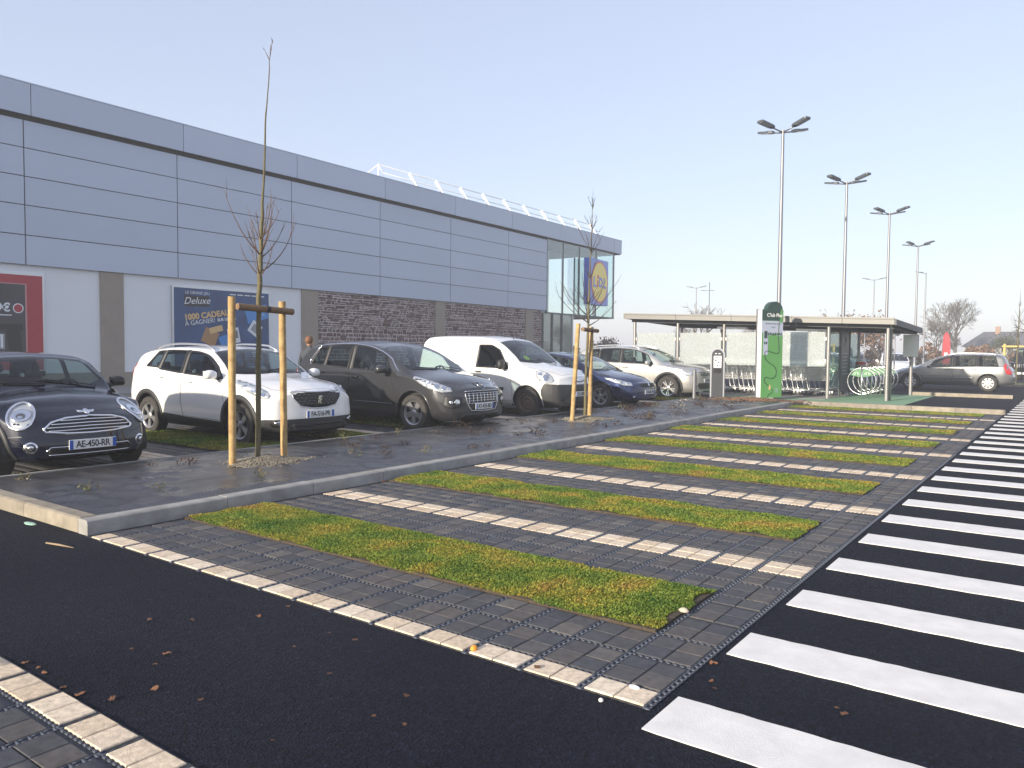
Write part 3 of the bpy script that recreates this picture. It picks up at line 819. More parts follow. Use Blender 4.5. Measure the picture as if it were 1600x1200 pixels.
# posters on the wall
def board(y0, y1, z0, z1, label):
    t = thing('poster_board', label, 'poster', (XF - .1, (y0+y1)/2, z0))
    MB().box(XF - .118, XF - .02, y0 - .06, y1 + .06, z0 - .06, z1 + .06).build('frame', M_ALU, t, world=True)
    return t
def flat(t, nm, mt, y0, y1, z0, z1, lay=1, roll=0):
    x = XF - .02 + .004 * lay
    b = MB(); b.cbox(((x - .001), (y0+y1)/2, (z0+z1)/2), (.003, y1-y0, z1-z0), Matrix.Rotation(R(roll), 3, 'X')); return b.build(nm, mt, t, world=True)
def wtext(t, s, size, mt, y, z, lay=4, roll=0, nm='lettering', **k):
    o = text(nm, s, size, mt, t, Matrix.Identity(4), **k); o.matrix_parent_inverse = pmat(t).inverted()
    o.matrix_basis = facing((XF - .02 + .004 * lay, y, z), (1,0,0), roll=R(roll)); return o
M_PNAVY = mat('poster_navy', (0.012, 0.035, 0.115), 0.4, var=0.9, vscale=1.1, col2=(0.02, 0.10, 0.28)); M_PWHITE = mat('poster_white', (0.78, 0.80, 0.82), 0.4)
M_PGOLD = mat('poster_gold', (0.72, 0.48, 0.20), 0.4); M_PDARK = mat('poster_charcoal', (0.035, 0.035, 0.042), 0.4, var=0.6, vscale=1.5, col2=(0.07,0.07,0.08))
M_PRED = mat('poster_crimson', (0.42, 0.025, 0.045), 0.4); M_PKRAFT = mat('poster_kraft', (0.42, 0.22, 0.09), 0.5); M_PBLUE = mat('poster_azure', (0.05, 0.25, 0.60), 0.4)
M_PGREY = mat('poster_grey', (0.30, 0.31, 0.33), 0.4); M_PBLK = mat('poster_black', (0.008, 0.008, 0.01), 0.4)
t = board(15.33, 19.35, 0.72, 3.60, 'dark blue prize draw poster on the white wall beside the taupe pillar')
flat(t, 'print', M_PNAVY, 15.33, 19.35, .72, 3.60)
wtext(t, 'LE GRAND JEU', .15, M_PWHITE, 16.25, 3.44)
flat(t, 'logo_plate', M_PBLK, 15.72, 16.72, 2.95, 3.34, 2); wtext(t, 'Deluxe', .36, M_PWHITE, 16.22, 3.15, 4, 3, shear=.35)
wtext(t, '1000 CADEAUX', .30, M_PGOLD, 16.75, 2.66, 4, 8, bold=.012); wtext(t, 'À GAGNER!', .235, M_PWHITE, 16.35, 2.38, 4, 8); wtext(t, 'SUR LIDL.FR', .15, M_PWHITE, 17.45, 2.53, 4, 8, bold=.006)
for k in range(5): flat(t, 'small_print', M_PWHITE, 17.6 + .32*k, 17.85 + .32*k, 3.45, 3.49, 2)
flat(t, 'picture', M_PKRAFT, 16.45, 17.05, 1.55, 2.12, 2, -24); flat(t, 'picture', M_PGOLD, 16.72, 17.28, 2.02, 2.24, 3, 14); flat(t, 'picture', M_PBLUE, 17.15, 17.6, 1.50, 1.92, 2, 20)
flat(t, 'picture', M_PWHITE, 17.5, 18.0, 1.62, 2.2, 3, 10); flat(t, 'picture', M_PGREY, 17.56, 17.94, 1.80, 2.1, 4, 10)
for i in range(3):
    for j in range(3): flat(t, 'picture', M_PBLK, 17.60 + .11*i, 17.67 + .11*i, 1.83 + .085*j, 1.88 + .085*j, 5, 10)
flat(t, 'picture', M_PBLUE, 18.3, 19.3, 2.5, 3.05, 2, 16); wtext(t, '1€ TTC', .12, M_PWHITE, 18.95, 2.72, 4, 16); flat(t, 'picture', M_PWHITE, 18.45, 18.95, 1.95, 2.45, 3, -35); flat(t, 'picture', M_PGREY, 18.55, 18.85, 2.05, 2.35, 4, -35)
for k in range(4): flat(t, 'picture', M_PWHITE, 18.55, 19.2, 1.10 + .07*k, 1.13 + .07*k, 2)
t = board(6.95, 10.98, 0.72, 3.62, 'crimson bordered poster for a coffee machine at the left edge')
flat(t, 'print', M_PRED, 6.95, 10.98, .72, 3.62); flat(t, 'keyline', mat('poster_rose', (.55,.25,.25), .4), 7.38, 10.53, .98, 3.36, 2); flat(t, 'panel', M_PDARK, 7.41, 10.48, 1.0, 3.33, 3)
wtext(t, 'SILVERCREST', .17, M_PWHITE, 9.25, 2.96, 5, bold=.004); wtext(t, '229€', .34, M_PWHITE, 9.70, 2.60, 5, bold=.012); flat(t, 'rule', M_PWHITE, 8.4, 10.1, 2.37, 2.40, 4)
Mc = Matrix(((0,0,1),(1,0,0),(0,1,0)))
MB().lathe([(.0001,0),(.15,0),(.15,.004),(.0001,.004)], 24, Mc, (XF - .003, 10.28, 2.60)).build('badge', M_PWHITE, t, world=True)
MB().lathe([(.0001,0),(.12,0),(.12,.006),(.0001,.006)], 24, Mc, (XF - .001, 10.28, 2.60)).build('badge', M_PRED, t, world=True)
flat(t, 'picture', M_PBLK, 9.1, 10.4, 1.95, 2.12, 4); flat(t, 'picture', M_PBLK, 9.98, 10.35, 1.2, 1.95, 4, 6); flat(t, 'picture', M_PGREY, 9.45, 9.9, 1.35, 1.82, 4); flat(t, 'picture', M_PWHITE, 9.78, 9.85, 1.4, 1.8, 5); flat(t, 'picture', M_PGREY, 8.6, 10.0, 1.08, 1.22, 4)
# ---------------------------------------------------------------- cars
def lerp_curve(pts, smooth=True):
    """monotone-ish cubic through (u, v) points, any u order"""
    P = sorted(pts); U = np.array([p[0] for p in P], float); V = np.array([p[1] for p in P], float)
    if len(P) < 3 or not smooth: return lambda u: float(np.interp(u, U, V))
    d = np.diff(V) / np.diff(U); mm = np.zeros(len(P)); mm[0] = d[0]; mm[-1] = d[-1]
    for i in range(1, len(P) - 1):
        if d[i-1] * d[i] <= 0: mm[i] = 0
        else:
            w1 = 2*(U[i+1]-U[i]) + (U[i]-U[i-1]); w2 = (U[i+1]-U[i]) + 2*(U[i]-U[i-1])
            mm[i] = (w1 + w2) / (w1 / d[i-1] + w2 / d[i])
    def f(u):
        if u <= U[0]: return float(V[0])
        if u >= U[-1]: return float(V[-1])
        i = int(np.searchsorted(U, u)) - 1; i = max(0, min(i, len(U) - 2))
        h = U[i+1] - U[i]; t = (u - U[i]) / h
        return float((2*t**3-3*t*t+1)*V[i] + (t**3-2*t*t+t)*h*mm[i] + (-2*t**3+3*t*t)*V[i+1] + (t**3-t*t)*h*mm[i+1])
    return f
def sstep(a, b, x):
    t = max(0.0, min(1.0, (x - a) / (b - a))); return t*t*(3-2*t)
def fillet_path(pts, rad, nseg, narc=4):
    """2-D path with rounded corners, constant point count"""
    P = [Vector(p) for p in pts]; out = [P[0]]
    cuts = []
    for i in range(1, len(P)-1):
        a, b, c = P[i-1], P[i], P[i+1]; l1 = (a-b).length; l2 = (c-b).length
        r = min(rad[i], 0.46*l1, 0.46*l2); cuts.append((b + (a-b)*(r/max(l1,1e-6)), b, b + (c-b)*(r/max(l2,1e-6))))
    prev = P[0]
    for i in range(len(P)-1):
        end = cuts[i][0] if i < len(cuts) else P[-1]
        for k in range(1, nseg[i]+1): out.append(prev.lerp(end, k / nseg[i]))
        if i < len(cuts):
            s, b, e = cuts[i]
            for k in range(1, narc+1):
                t = k / narc; out.append(s*(1-t)**2 + b*2*t*(1-t) + e*t*t)
            prev = e
    return out

M_GLASSCAR = glass_mat('car_glass', (0.60, 0.70, 0.68), 0.01, 1.0)
M_BLACKPL = mat('black_plastic', (0.022, 0.022, 0.024), 0.55, var=0.5, vscale=30, col2=(0.035,0.035,0.036))
M_RUBBER = mat('tyre_rubber', (0.022, 0.021, 0.021), 0.8, var=0.7, vscale=12, col2=(0.06, 0.052, 0.045), bump=0.3, bscale=90)
M_SEAL = mat('black_seal', (0.010, 0.010, 0.011), 0.4)
M_CHROME = mat('chrome', (0.80, 0.80, 0.82), 0.12, 1.0)
M_SATIN = mat('satin_silver', (0.62, 0.63, 0.65), 0.3, 0.9)
M_RIM = mat('alloy_rim', (0.52, 0.53, 0.55), 0.32, 0.85, var=0.4, vscale=12, col2=(0.36, 0.34, 0.32))
M_RIMDK = mat('dark_rim_recess', (0.020, 0.020, 0.022), 0.6)
M_STEELRIM = mat('rusty_steel_rim', (0.10, 0.09, 0.085), 0.6, 0.4, var=0.8, vscale=25, col2=(0.16, 0.09, 0.05))
M_HUBCAP = mat('silver_hubcap', (0.62, 0.62, 0.63), 0.4, 0.4, var=0.5, vscale=8, col2=(0.40, 0.35, 0.28))
M_INTER = mat('dark_cabin_trim', (0.030, 0.031, 0.034), 0.8, var=0.4, vscale=14)
M_SEAT = mat('seat_fabric', (0.045, 0.045, 0.05), 0.9, var=0.5, vscale=40)
M_LENS = glass_mat('lamp_lens', (0.92, 0.94, 0.95), 0.01, 1.0)
M_REFL = mat('lamp_reflector', (0.75, 0.76, 0.78), 0.18, 1.0)
M_LAMPSV = mat('lamp_silver_housing', (0.50, 0.51, 0.53), 0.42, 0.35)
M_LAMPBK = mat('lamp_dark_housing', (0.10, 0.10, 0.11), 0.3, 0.5)
M_AMBER = mat('amber_lens', (0.75, 0.28, 0.03), 0.2)
M_REDL = mat('red_lamp_lens', (0.50, 0.015, 0.012), 0.12, coat=1.0)
M_PLATE = mat('number_plate_white', (0.76, 0.76, 0.74), 0.45)
M_PLATEB = mat('number_plate_blue', (0.02, 0.09, 0.42), 0.4)
M_INK = mat('plate_lettering_black', (0.012, 0.012, 0.012), 0.5)
def paint(name, col, metal=0.0, rough=0.28, dirt=0.0, flake=0.0):
    if name in MATS: return MATS[name]
    mt, N, L, p = node_mat(name)
    p.inputs['Base Color'].default_value = (*col, 1); p.inputs['Metallic'].default_value = metal; p.inputs['Roughness'].default_value = rough
    p.inputs['Coat Weight'].default_value = 1.0; p.inputs['Coat Roughness'].default_value = 0.04
    if max(col) < .1: p.inputs['Specular IOR Level'].default_value = 0.15
    if dirt > 0:           # road film, thickest low down on the panels
        tc = N.new('ShaderNodeTexCoord'); sx = N.new('ShaderNodeSeparateXYZ'); L.new(tc.outputs['Object'], sx.inputs[0])
        nz = N.new('ShaderNodeTexNoise'); nz.inputs['Scale'].default_value = 4.0; nz.inputs['Detail'].default_value = 7; L.new(tc.outputs['Object'], nz.inputs['Vector'])
        mr = N.new('ShaderNodeMapRange'); mr.inputs['From Min'].default_value = 0.95; mr.inputs['From Max'].default_value = 0.15
        L.new(sx.outputs['Z'], mr.inputs['Value'])
        mu = N.new('ShaderNodeMath'); mu.operation = 'MULTIPLY'; L.new(mr.outputs['Result'], mu.inputs[0]); L.new(nz.outputs['Fac'], mu.inputs[1])
        m2 = N.new('ShaderNodeMath'); m2.operation = 'MULTIPLY'; m2.inputs[1].default_value = dirt; m2.use_clamp = True; L.new(mu.outputs[0], m2.inputs[0])
        mx = N.new('ShaderNodeMix'); mx.data_type = 'RGBA'; mx.inputs['A'].default_value = (*col, 1); mx.inputs['B'].default_value = (0.20, 0.165, 0.125, 1)
        L.new(m2.outputs[0], mx.inputs['Factor']); L.new(mx.outputs['Result'], p.inputs['Base Color'])
        m3 = N.new('ShaderNodeMath'); m3.operation = 'SUBTRACT'; m3.inputs[0].default_value = 1.0; L.new(m2.outputs[0], m3.inputs[1]); L.new(m3.outputs[0], p.inputs['Coat Weight'])
        m4 = N.new('ShaderNodeMath'); m4.operation = 'MULTIPLY_ADD'; m4.inputs[1].default_value = 0.5; m4.inputs[2].default_value = rough; L.new(m2.outputs[0], m4.inputs[0]); L.new(m4.outputs[0], p.inputs['Roughness'])
    return mt

class Car:
    """car frame: x forward with 0 at the front axle, y to the car's left, z up"""
    def __init__(s, sp, name, label, loc, rz=0.0, group=None, cat='car'):
        s.sp = sp; s.T = lerp_curve(sp['top']); s.B = lerp_curve(sp['belt']); s.plan = lerp_curve(sp['plan'])
        s.nose = lerp_curve(sp['nose']); s.tail = lerp_curve(sp['tail'])
        s.hw = sp['W'] / 2; s.FO = sp['FO']; s.xr = -(sp['WB'] + sp['RO'])
        s.zb = lerp_curve(sp.get('bottom', [(s.xr, .30), (s.xr+.5, .22), (-sp['WB']/2, .20), (s.FO-.5, .20), (s.FO, .22)]))
        s.crown = lerp_curve(sp.get('crown', [(s.xr, .05), (sp['roof'][1], .045), (sp['roof'][0], .05), (sp['cowl'], .075), (s.FO, .06)]))
        s.root = thing(name, label, cat, loc, rz, group)
        s.mat = sp['paint']
        s.shell()
    def half_sec(s, x):
        sp = s.sp; zt = s.T(x); z0 = s.zb(x); W = s.hw * s.plan(x)
        cr = s.crown(x); bl = min(s.B(x), zt - cr - 0.05)
        gh = max(0.0, zt - cr - bl)                       # greenhouse height here
        yb = W - 0.018; zm = z0 + 0.55 * (bl - z0)
        yt = yb - 0.035 - sp.get('tumble', 0.28) * gh - 0.06 * sstep(0.18, 0.02, gh)
        shelf = sp.get('shelf', 0.012)
        pts = [(0, z0), (W - .14, z0), (W - .035, z0 + .11), (W, zm), (yb, bl - .015), (yb - shelf, bl + .012), (yt, zt - cr), (yt * .55, zt - cr * .30), (0, zt)]
        rad = [0, .05, .06, .25, .035, .02, sp.get('edge_r', .085), .3, 0]
        return fillet_path(pts, rad, [2, 2, 4, 5, 1, 7, 4, 4], 4), len(pts)
    def yedge(s, x):
        """half width at the roof / bonnet edge"""
        p, _ = s.half_sec(x); return max(q[0] for q in p if q[1] > s.T(x) - s.crown(x) - .01)
    def warp(s, x, y, z):
        W = s.hw; sp = s.sp
        wf = sstep(s.FO - sp.get('nose_len', .55), s.FO, x); wr = sstep(s.xr + sp.get('tail_len', .55), s.xr, x)
        t = min(1.0, abs(y) / W)
        return Vector((x + wf * (s.nose(z) - sp.get('bow_f', .16) * t**2.3) - wr * (s.tail(z) - sp.get('bow_r', .09) * t**2.3), y, z))
    def shell(s):
        sp = s.sp; FO, xr = s.FO, s.xr
        xs = list(np.linspace(FO, FO - .32, 12)) + list(np.arange(FO - .37, xr + .33, -0.055)) + list(np.linspace(xr + .30, xr, 10))
        rows = []
        for x in xs:
            p, _ = s.half_sec(x); rows.append([s.warp(x, q[0], q[1]) for q in p])
        n = len(rows[0]); vs = [v for r in rows for v in r]; fs = []
        for i in range(len(rows)-1):
            for k in range(n-1): fs.append((i*n+k, i*n+k+1, (i+1)*n+k+1, (i+1)*n+k))
        # nose and tail caps
        for ri, x in ((0, FO), (len(rows)-1, xr)):
            sec, _ = s.half_sec(x); K = 12; base = len(vs); start = 6
            for k in range(start, n):
                for j in range(K+1):
                    y = sec[k][0] * j / K; vs.append(s.warp(x, y, sec[k][1]))
            for a in range(n - start - 1):
                for j in range(K): fs.append((base + a*(K+1)+j, base + a*(K+1)+j+1, base + (a+1)*(K+1)+j+1, base + (a+1)*(K+1)+j))
        me = bpy.data.meshes.new('shell'); me.from_pydata([tuple(v) for v in vs], [], fs)
        bm = bmesh.new(); bm.from_mesh(me); bpy.data.meshes.remove(me)
        bmesh.ops.remove_doubles(bm, verts=bm.verts, dist=0.0008)
        bmesh.ops.dissolve_degenerate(bm, edges=bm.edges, dist=0.0004)
        bmesh.ops.recalc_face_normals(bm, faces=bm.faces)
        # open half: make sure it points outwards
        bm.faces.ensure_lookup_table()
        if sum(f.normal.y * f.calc_area() for f in bm.faces if f.calc_center_median().y > s.hw * .8) < 0: bmesh.ops.reverse_faces(bm, faces=bm.faces)
        bm.normal_update()
        s.bm = bm; s.lay = bm.faces.layers.int.new('part'); s.parts = ['body']; s.pmats = {'body': s.mat}
        s.bvh = BVHTree.FromBMesh(bm)
    VIEW = {'S': lambda p: (p.x, p.z), 'F': lambda p: (p.y, p.z), 'R': lambda p: (p.y, p.z), 'T': lambda p: (p.x, p.y)}
    def cut(s, name, view, poly, mt, filt=None):
        """cuts the polygon's outline into the shell and gives the faces inside to a part (None = removed)"""
        bm = s.bm; V = s.VIEW[view]
        ax = {'S': Vector((0,1,0)), 'F': Vector((1,0,0)), 'R': Vector((1,0,0)), 'T': Vector((0,0,1))}[view]
        ok = {'S': lambda f: f.normal.y > .18, 'F': lambda f: f.normal.x > .12, 'R': lambda f: f.normal.x < -.12, 'T': lambda f: f.normal.z > .1}[view]
        flt = filt or ok
        mk = lambda u, v: {'S': Vector((u,0,v)), 'F': Vector((0,u,v)), 'R': Vector((0,u,v)), 'T': Vector((u,v,0))}[view]
        n = len(poly)
        bx0 = min(p[0] for p in poly) - .003; bx1 = max(p[0] for p in poly) + .003; by0 = min(p[1] for p in poly) - .003; by1 = max(p[1] for p in poly) + .003
        cand = set()
        for f in bm.faces:
            if f[s.lay] != 0 or not flt(f): continue
            us = [V(v.co) for v in f.verts]
            if max(u[0] for u in us) < bx0 or min(u[0] for u in us) > bx1 or max(u[1] for u in us) < by0 or min(u[1] for u in us) > by1: continue
            cand.add(f)
        for i in range(n):
            a, b = poly[i], poly[(i+1) % n]
            lo = (min(a[0],b[0]) - .002, min(a[1],b[1]) - .002); hi = (max(a[0],b[0]) + .002, max(a[1],b[1]) + .002)
            sel = []
            for f in cand:
                us = [V(v.co) for v in f.verts]
                if max(u[0] for u in us) < lo[0] or min(u[0] for u in us) > hi[0] or max(u[1] for u in us) < lo[1] or min(u[1] for u in us) > hi[1]: continue
                sel.append(f)
            if not sel: continue
            d = mk(b[0]-a[0], b[1]-a[1])
            if d.length < 1e-6: continue
            no = d.cross(ax).normalized()
            ed = set(e for f in sel for e in f.edges); vt = set(v for f in sel for v in f.verts)
            rt = bmesh.ops.bisect_plane(bm, geom=sel + list(ed) + list(vt), dist=1e-5, plane_co=mk(*a), plane_no=no)
            cand |= set(q for q in rt['geom'] if isinstance(q, bmesh.types.BMFace))
        bm.normal_update()
        inside = [f for f in cand if f.is_valid and f[s.lay] == 0 and pip(V(f.calc_center_median()), poly)]
        if name is None:
            bmesh.ops.delete(bm, geom=inside, context='FACES'); return
        if name not in s.parts: s.parts.append(name); s.pmats[name] = mt
        pid = s.parts.index(name)
        for f in inside: f[s.lay] = pid
    def hit(s, view, u, v, side=1):
        o, d = {'S': (Vector((u, 3, v)), Vector((0,-1,0))), 'F': (Vector((4, abs(u), v)), Vector((-1,0,0))), 'R': (Vector((-8, abs(u), v)), Vector((1,0,0))), 'T': (Vector((u, abs(v), 4)), Vector((0,0,-1)))}[view[0]]
        r = s.bvh.ray_cast(o, d)
        if r[0] is None: return None
        p, nn = r[0].copy(), r[1].copy()
        if nn.dot(d) > 0: nn = -nn
        sgn = side if view[0] == 'S' else (1 if (u if view[0] in 'FR' else v) >= 0 else -1)
        if sgn < 0: p.y = -p.y; nn.y = -nn.y
        return p, nn
    def hit_dir(s, u, z, ang):
        """oblique view: ang from the front towards the left side; u = horizontal offset across that view"""
        d = Vector((math.cos(ang), math.sin(ang), 0)); t = Vector((-math.sin(ang), math.cos(ang), 0))
        r = s.bvh.ray_cast(d * 6 + t * u + Vector((0,0,z)), -d)
        if r[0] is None: return None
        nn = r[1].copy()
        if nn.dot(d) < 0: nn = -nn
        return r[0].copy(), nn
    # -- pieces laid on the surface
    def ribbon(s, view, pts, w, off, mb, closed=False, side=1, step=.035):
        P = []
        seq = pts + [pts[0]] if closed else pts
        for a, b in zip(seq[:-1], seq[1:]):
            n = max(1, int(math.hypot(b[0]-a[0], b[1]-a[1]) / step))
            for k in range(n): P.append((a[0]+(b[0]-a[0])*k/n, a[1]+(b[1]-a[1])*k/n))
        P.append(seq[-1])
        H = [s.hit(view, u, v, side) for u, v in P]; H = [h for h in H if h]
        if len(H) < 2: return
        m_ = len(H); vs = []
        for i, (p, nn) in enumerate(H):
            if closed: t = H[(i+1) % (m_-1)][0] - H[(i-1) % (m_-1)][0]
            else: t = H[min(i+1, m_-1)][0] - H[max(i-1, 0)][0]
            if t.length < 1e-6: t = Vector((1,0,0))
            c = t.normalized().cross(nn).normalized() * (w/2); q = p + nn * off
            vs += [q - c, q + c, p - c * 1.05 - nn*.002, p + c * 1.05 - nn*.002]
        fs = []
        for i in range(m_-1):
            k = 4*i; fs += [(k,k+4,k+5,k+1), (k+2,k+6,k+4,k), (k+1,k+5,k+7,k+3)]
        mb.add(vs, fs)
    def patch(s, view, poly, off, mb, side=1, thick=.006, cell=.05, ang=None, flat=None, mirror_y=False):
        """a panel of the given outline that follows the body surface, off metres proud"""
        b = bmesh.new(); f = b.faces.new([b.verts.new((u, v, 0)) for u, v in poly])
        us = [p[0] for p in poly]; vs_ = [p[1] for p in poly]
        for (k, lo, hi) in ((0, min(us), max(us)), (1, min(vs_), max(vs_))):
            c = lo + cell
            while c < hi:
                co = Vector((c,0,0)) if k == 0 else Vector((0,c,0)); no = Vector((1,0,0)) if k == 0 else Vector((0,1,0))
                bmesh.ops.bisect_plane(b, geom=b.faces[:] + b.edges[:] + b.verts[:], dist=1e-6, plane_co=co, plane_no=no); c += cell
        idx = {}; V = []; NV = []
        last = None
        for i, v in enumerate(b.verts):
            idx[v] = i
            h = s.hit_dir(v.co.x, v.co.y, ang) if ang is not None else s.hit(view, v.co.x, v.co.y, side)
            V.append(h)
        good = [h for h in V if h]
        if not good: b.free(); return
        keys = list(b.verts)
        for i, h in enumerate(V):
            if h is None:      # off the shell: take the nearest point that is on it
                j = min((q for q in range(len(V)) if V[q]), key=lambda q: (keys[q].co - keys[i].co).length); V[i] = V[j]
        T_ = [p + nn * off for p, nn in V]; Bk = [p + nn * (off - thick) for p, nn in V]
        if mirror_y:
            T_ = [Vector((p.x, -p.y, p.z)) for p in T_]; Bk = [Vector((p.x, -p.y, p.z)) for p in Bk]
        n = len(V); fs = []
        for f in b.faces: fs.append(tuple(idx[v] for v in f.verts))
        for e in b.edges:
            if len(e.link_faces) == 1:
                i, j = idx[e.verts[0]], idx[e.verts[1]]; fs.append((i, j, n+j, n+i))
        b.free(); mb.add(T_ + Bk, fs)
    # -- automatic outlines
    def win(s, xa_b, xa_t, xb_b, xb_t, db=.028, dt=.045, ztop=None):
        """window outline between the belt and the roof edge; front edge xa, rear edge xb (bottom, top)"""
        up = []; dn = []
        zt = lambda x: s.T(x) - s.crown(x) - dt if ztop is None else min(ztop, s.T(x) - s.crown(x) - dt)
        for k in range(13):
            x = xa_b + (xb_b - xa_b) * k / 12; dn.append((x, s.B(x) + db))
        for k in range(13):
            x = xb_t + (xa_t - xb_t) * k / 12; up.append((x, max(zt(x), s.B(x) + db + .012)))
        return dn + up
    def finish(s):
        """splits the shell into part meshes, mirrors them"""
        bm = s.bm; s.obj = {}
        for pid, nm in enumerate(s.parts):
            fs = [f for f in bm.faces if f[s.lay] == pid]
            if not fs: continue
            split = nm in s.sp.get('two_sided', ()) or nm.startswith(('door', 'side_window', 'fender'))
            base = nm.split(':')[0]
            def half(sgn, b=None):
                b = b or MB(); vm = {}; vs = []; ff = []
                for f in fs:
                    ids = []
                    for v in f.verts:
                        if v not in vm: vm[v] = len(vs); vs.append((v.co.x, v.co.y * sgn, v.co.z))
                        ids.append(vm[v])
                    ff.append(tuple(ids) if sgn > 0 else tuple(reversed(ids)))
                return b.add(vs, ff)
            def make(b):
                me = b.mesh(base, False, fix=False)
                q = bmesh.new(); q.from_mesh(me); bmesh.ops.remove_doubles(q, verts=q.verts, dist=0.0006); q.to_mesh(me); q.free()
                me.polygons.foreach_set('use_smooth', [True]*len(me.polygons))
                return link(base, me, s.pmats[nm], s.root)
            if split: s.obj[nm] = [make(half(1)), make(half(-1))]
            else: s.obj[nm] = [make(half(-1, half(1)))]
        # cabin lining, just inside the metal
        b = MB(); 
        for sgn in (1, -1):
            vm = {}; vs = []; ff = []
            for f in bm.faces:
                nm = s.parts[f[s.lay]]
                if 'window' in nm or 'windscreen' in nm: continue
                c = f.calc_center_median()
                if c.x > s.sp['cowl'] + .25 or c.z < .32: continue
                ids = []
                for v in f.verts:
                    if v not in vm:
                        vm[v] = len(vs); q = v.co - v.normal * .028; vs.append((q.x, q.y * sgn, q.z))
                    ids.append(vm[v])
                ff.append(tuple(ids))
            b.add(vs, ff)
        b.build('cabin_lining', M_INTER, s.root, True, fix=False)
        bm.free()
    # -- standard kit
    def wheels(s, rw, width, rim, xs=None, rimr=None, ymul=1.0):
        rimr = rimr or rw * .66
        key = ('wheel', rw, width, rim)
        b = MB(); My = Matrix(((1,0,0),(0,0,1),(0,-1,0)))        # local z -> +y
        h = width / 2
        b.lathe([(rimr - .004, h*.80), (rimr + .012, h), (rw*.80, h*1.02), (rw*.93, h*.98), (rw*.985, h*.80), (rw, h*.45), (rw, -h*.45), (rw*.985, -h*.8), (rw*.93, -h), (rimr, -h), (rimr - .02, -h*.7), (rimr - .03, h*.5), (rimr - .004, h*.80)], 40, My, caps=False)
        tyre = b.mesh('wheel', smooth=35); tyre.materials.append(M_RUBBER)
        dk = MB(); dk.lathe([(.0001, h*.25), (rimr - .006, h*.25), (rimr - .006, h*.20), (.0001, h*.20)], 28, My); 
        # barrel lip
        rm = MB(); mt = M_RIM
        rm.lathe([(rimr - .030, h*.62), (rimr - .020, h*.82), (rimr, h*.90), (rimr + .006, h*.82), (rimr, h*.3), (rimr - .022, h*.25)], 36, My, caps=False)
        def spoke(a, r0, r1, w0, w1, z0, z1, th=.028):
            d = Vector((math.cos(a), 0, math.sin(a))); t = Vector((-math.sin(a), 0, math.cos(a))); yv = Vector((0,1,0))
            p = [d*r0 - t*w0 + yv*z0, d*r0 + t*w0 + yv*z0, d*r1 + t*w1 + yv*z1, d*r1 - t*w1 + yv*z1]
            q = [v - yv*th for v in p]; pc = [(p[0]+p[3])/2, ]
            rm.add(p + q, [(0,1,2,3),(7,6,5,4),(0,4,5,1),(1,5,6,2),(2,6,7,3),(3,7,4,0)])
        if rim == 'five':
            for k in range(5): spoke(2*PI*k/5 + PI/2, .04, rimr - .02, .042, .052, h*.72, h*.82)
        elif rim == 'five_twin':
            for k in range(5):
                for dd in (-.13, .13): spoke(2*PI*k/5 + PI/2 + dd, .05, rimr - .02, .018, .022, h*.72, h*.82)
        elif rim == 'ten':
            for k in range(10): spoke(2*PI*k/10, .05, rimr - .02, .015, .020, h*.70, h*.82)
        elif rim == 'y':
            for k in range(5):
                a = 2*PI*k/5 + PI/2; spoke(a, .04, rimr*.55, .028, .024, h*.74, h*.78)
                for dd in (-.17, .17): 
                    a2 = a + dd; spoke(a2, rimr*.5, rimr - .02, .016, .018, h*.76, h*.82)
        elif rim == 'cover':
            mt = M_HUBCAP
            rm.lathe([(.05, h*.98), (rimr*.42, h*.98), (rimr*.52, h*.90)], 30, My, caps=False); 
            for k in range(8): spoke(2*PI*k/8, rimr*.45, rimr - .02, .026, .038, h*.92, h*.86)
        elif rim == 'steel':
            mt = M_STEELRIM
            rm.lathe([(.055, h*.62), (rimr*.50, h*.72), (rimr*.62, h*.55), (rimr*.70, h*.50)], 30, My, caps=False)
            for k in range(12): spoke(2*PI*k/12, rimr*.66, rimr - .02, .030, .030, h*.48, h*.52, .02)
        rm.lathe([(.0001, h*.86), (.032, h*.86), (.06, h*.74), (.062, h*.5), (.0001, h*.5)], 20, My)
        rimm = rm.mesh('rim', smooth=35); rimm.materials.append(mt)
        dkm = dk.mesh('brake_disc'); dkm.materials.append(M_RIMDK)
        for x in (0.0, -s.sp['WB']):
            for sg in (1, -1):
                yo = (s.hw - h - s.sp.get('wheel_in', .022))
                rot = (0, random.uniform(0, 6.28), 0) if sg > 0 else (0, random.uniform(0, 6.28), PI)
                w = inst('wheel', tyre, s.root, (x, sg*yo, rw), (0, rot[1], 0) if sg > 0 else (0, rot[1], PI))
                inst('rim', rimm, w); inst('brake_disc', dkm, w)
                bl = MB(); n = 16; ra = s.sp['arch'] + .012; vs = []; ff = []       # wheel housing
                for k in range(n+1):
                    a = -.25 + (PI + .5) * k / n
                    for yy in (s.hw - .035, s.hw - .42): vs.append((x + ra*math.cos(a), sg*yy, rw + ra*math.sin(a)))
                for k in range(n): ff.append((2*k, 2*k+2, 2*k+3, 2*k+1))
                ff.append(tuple(2*k+1 for k in range(n+1)))
                bl.add(vs, ff).build('wheel_housing', M_SEAL, s.root, False)
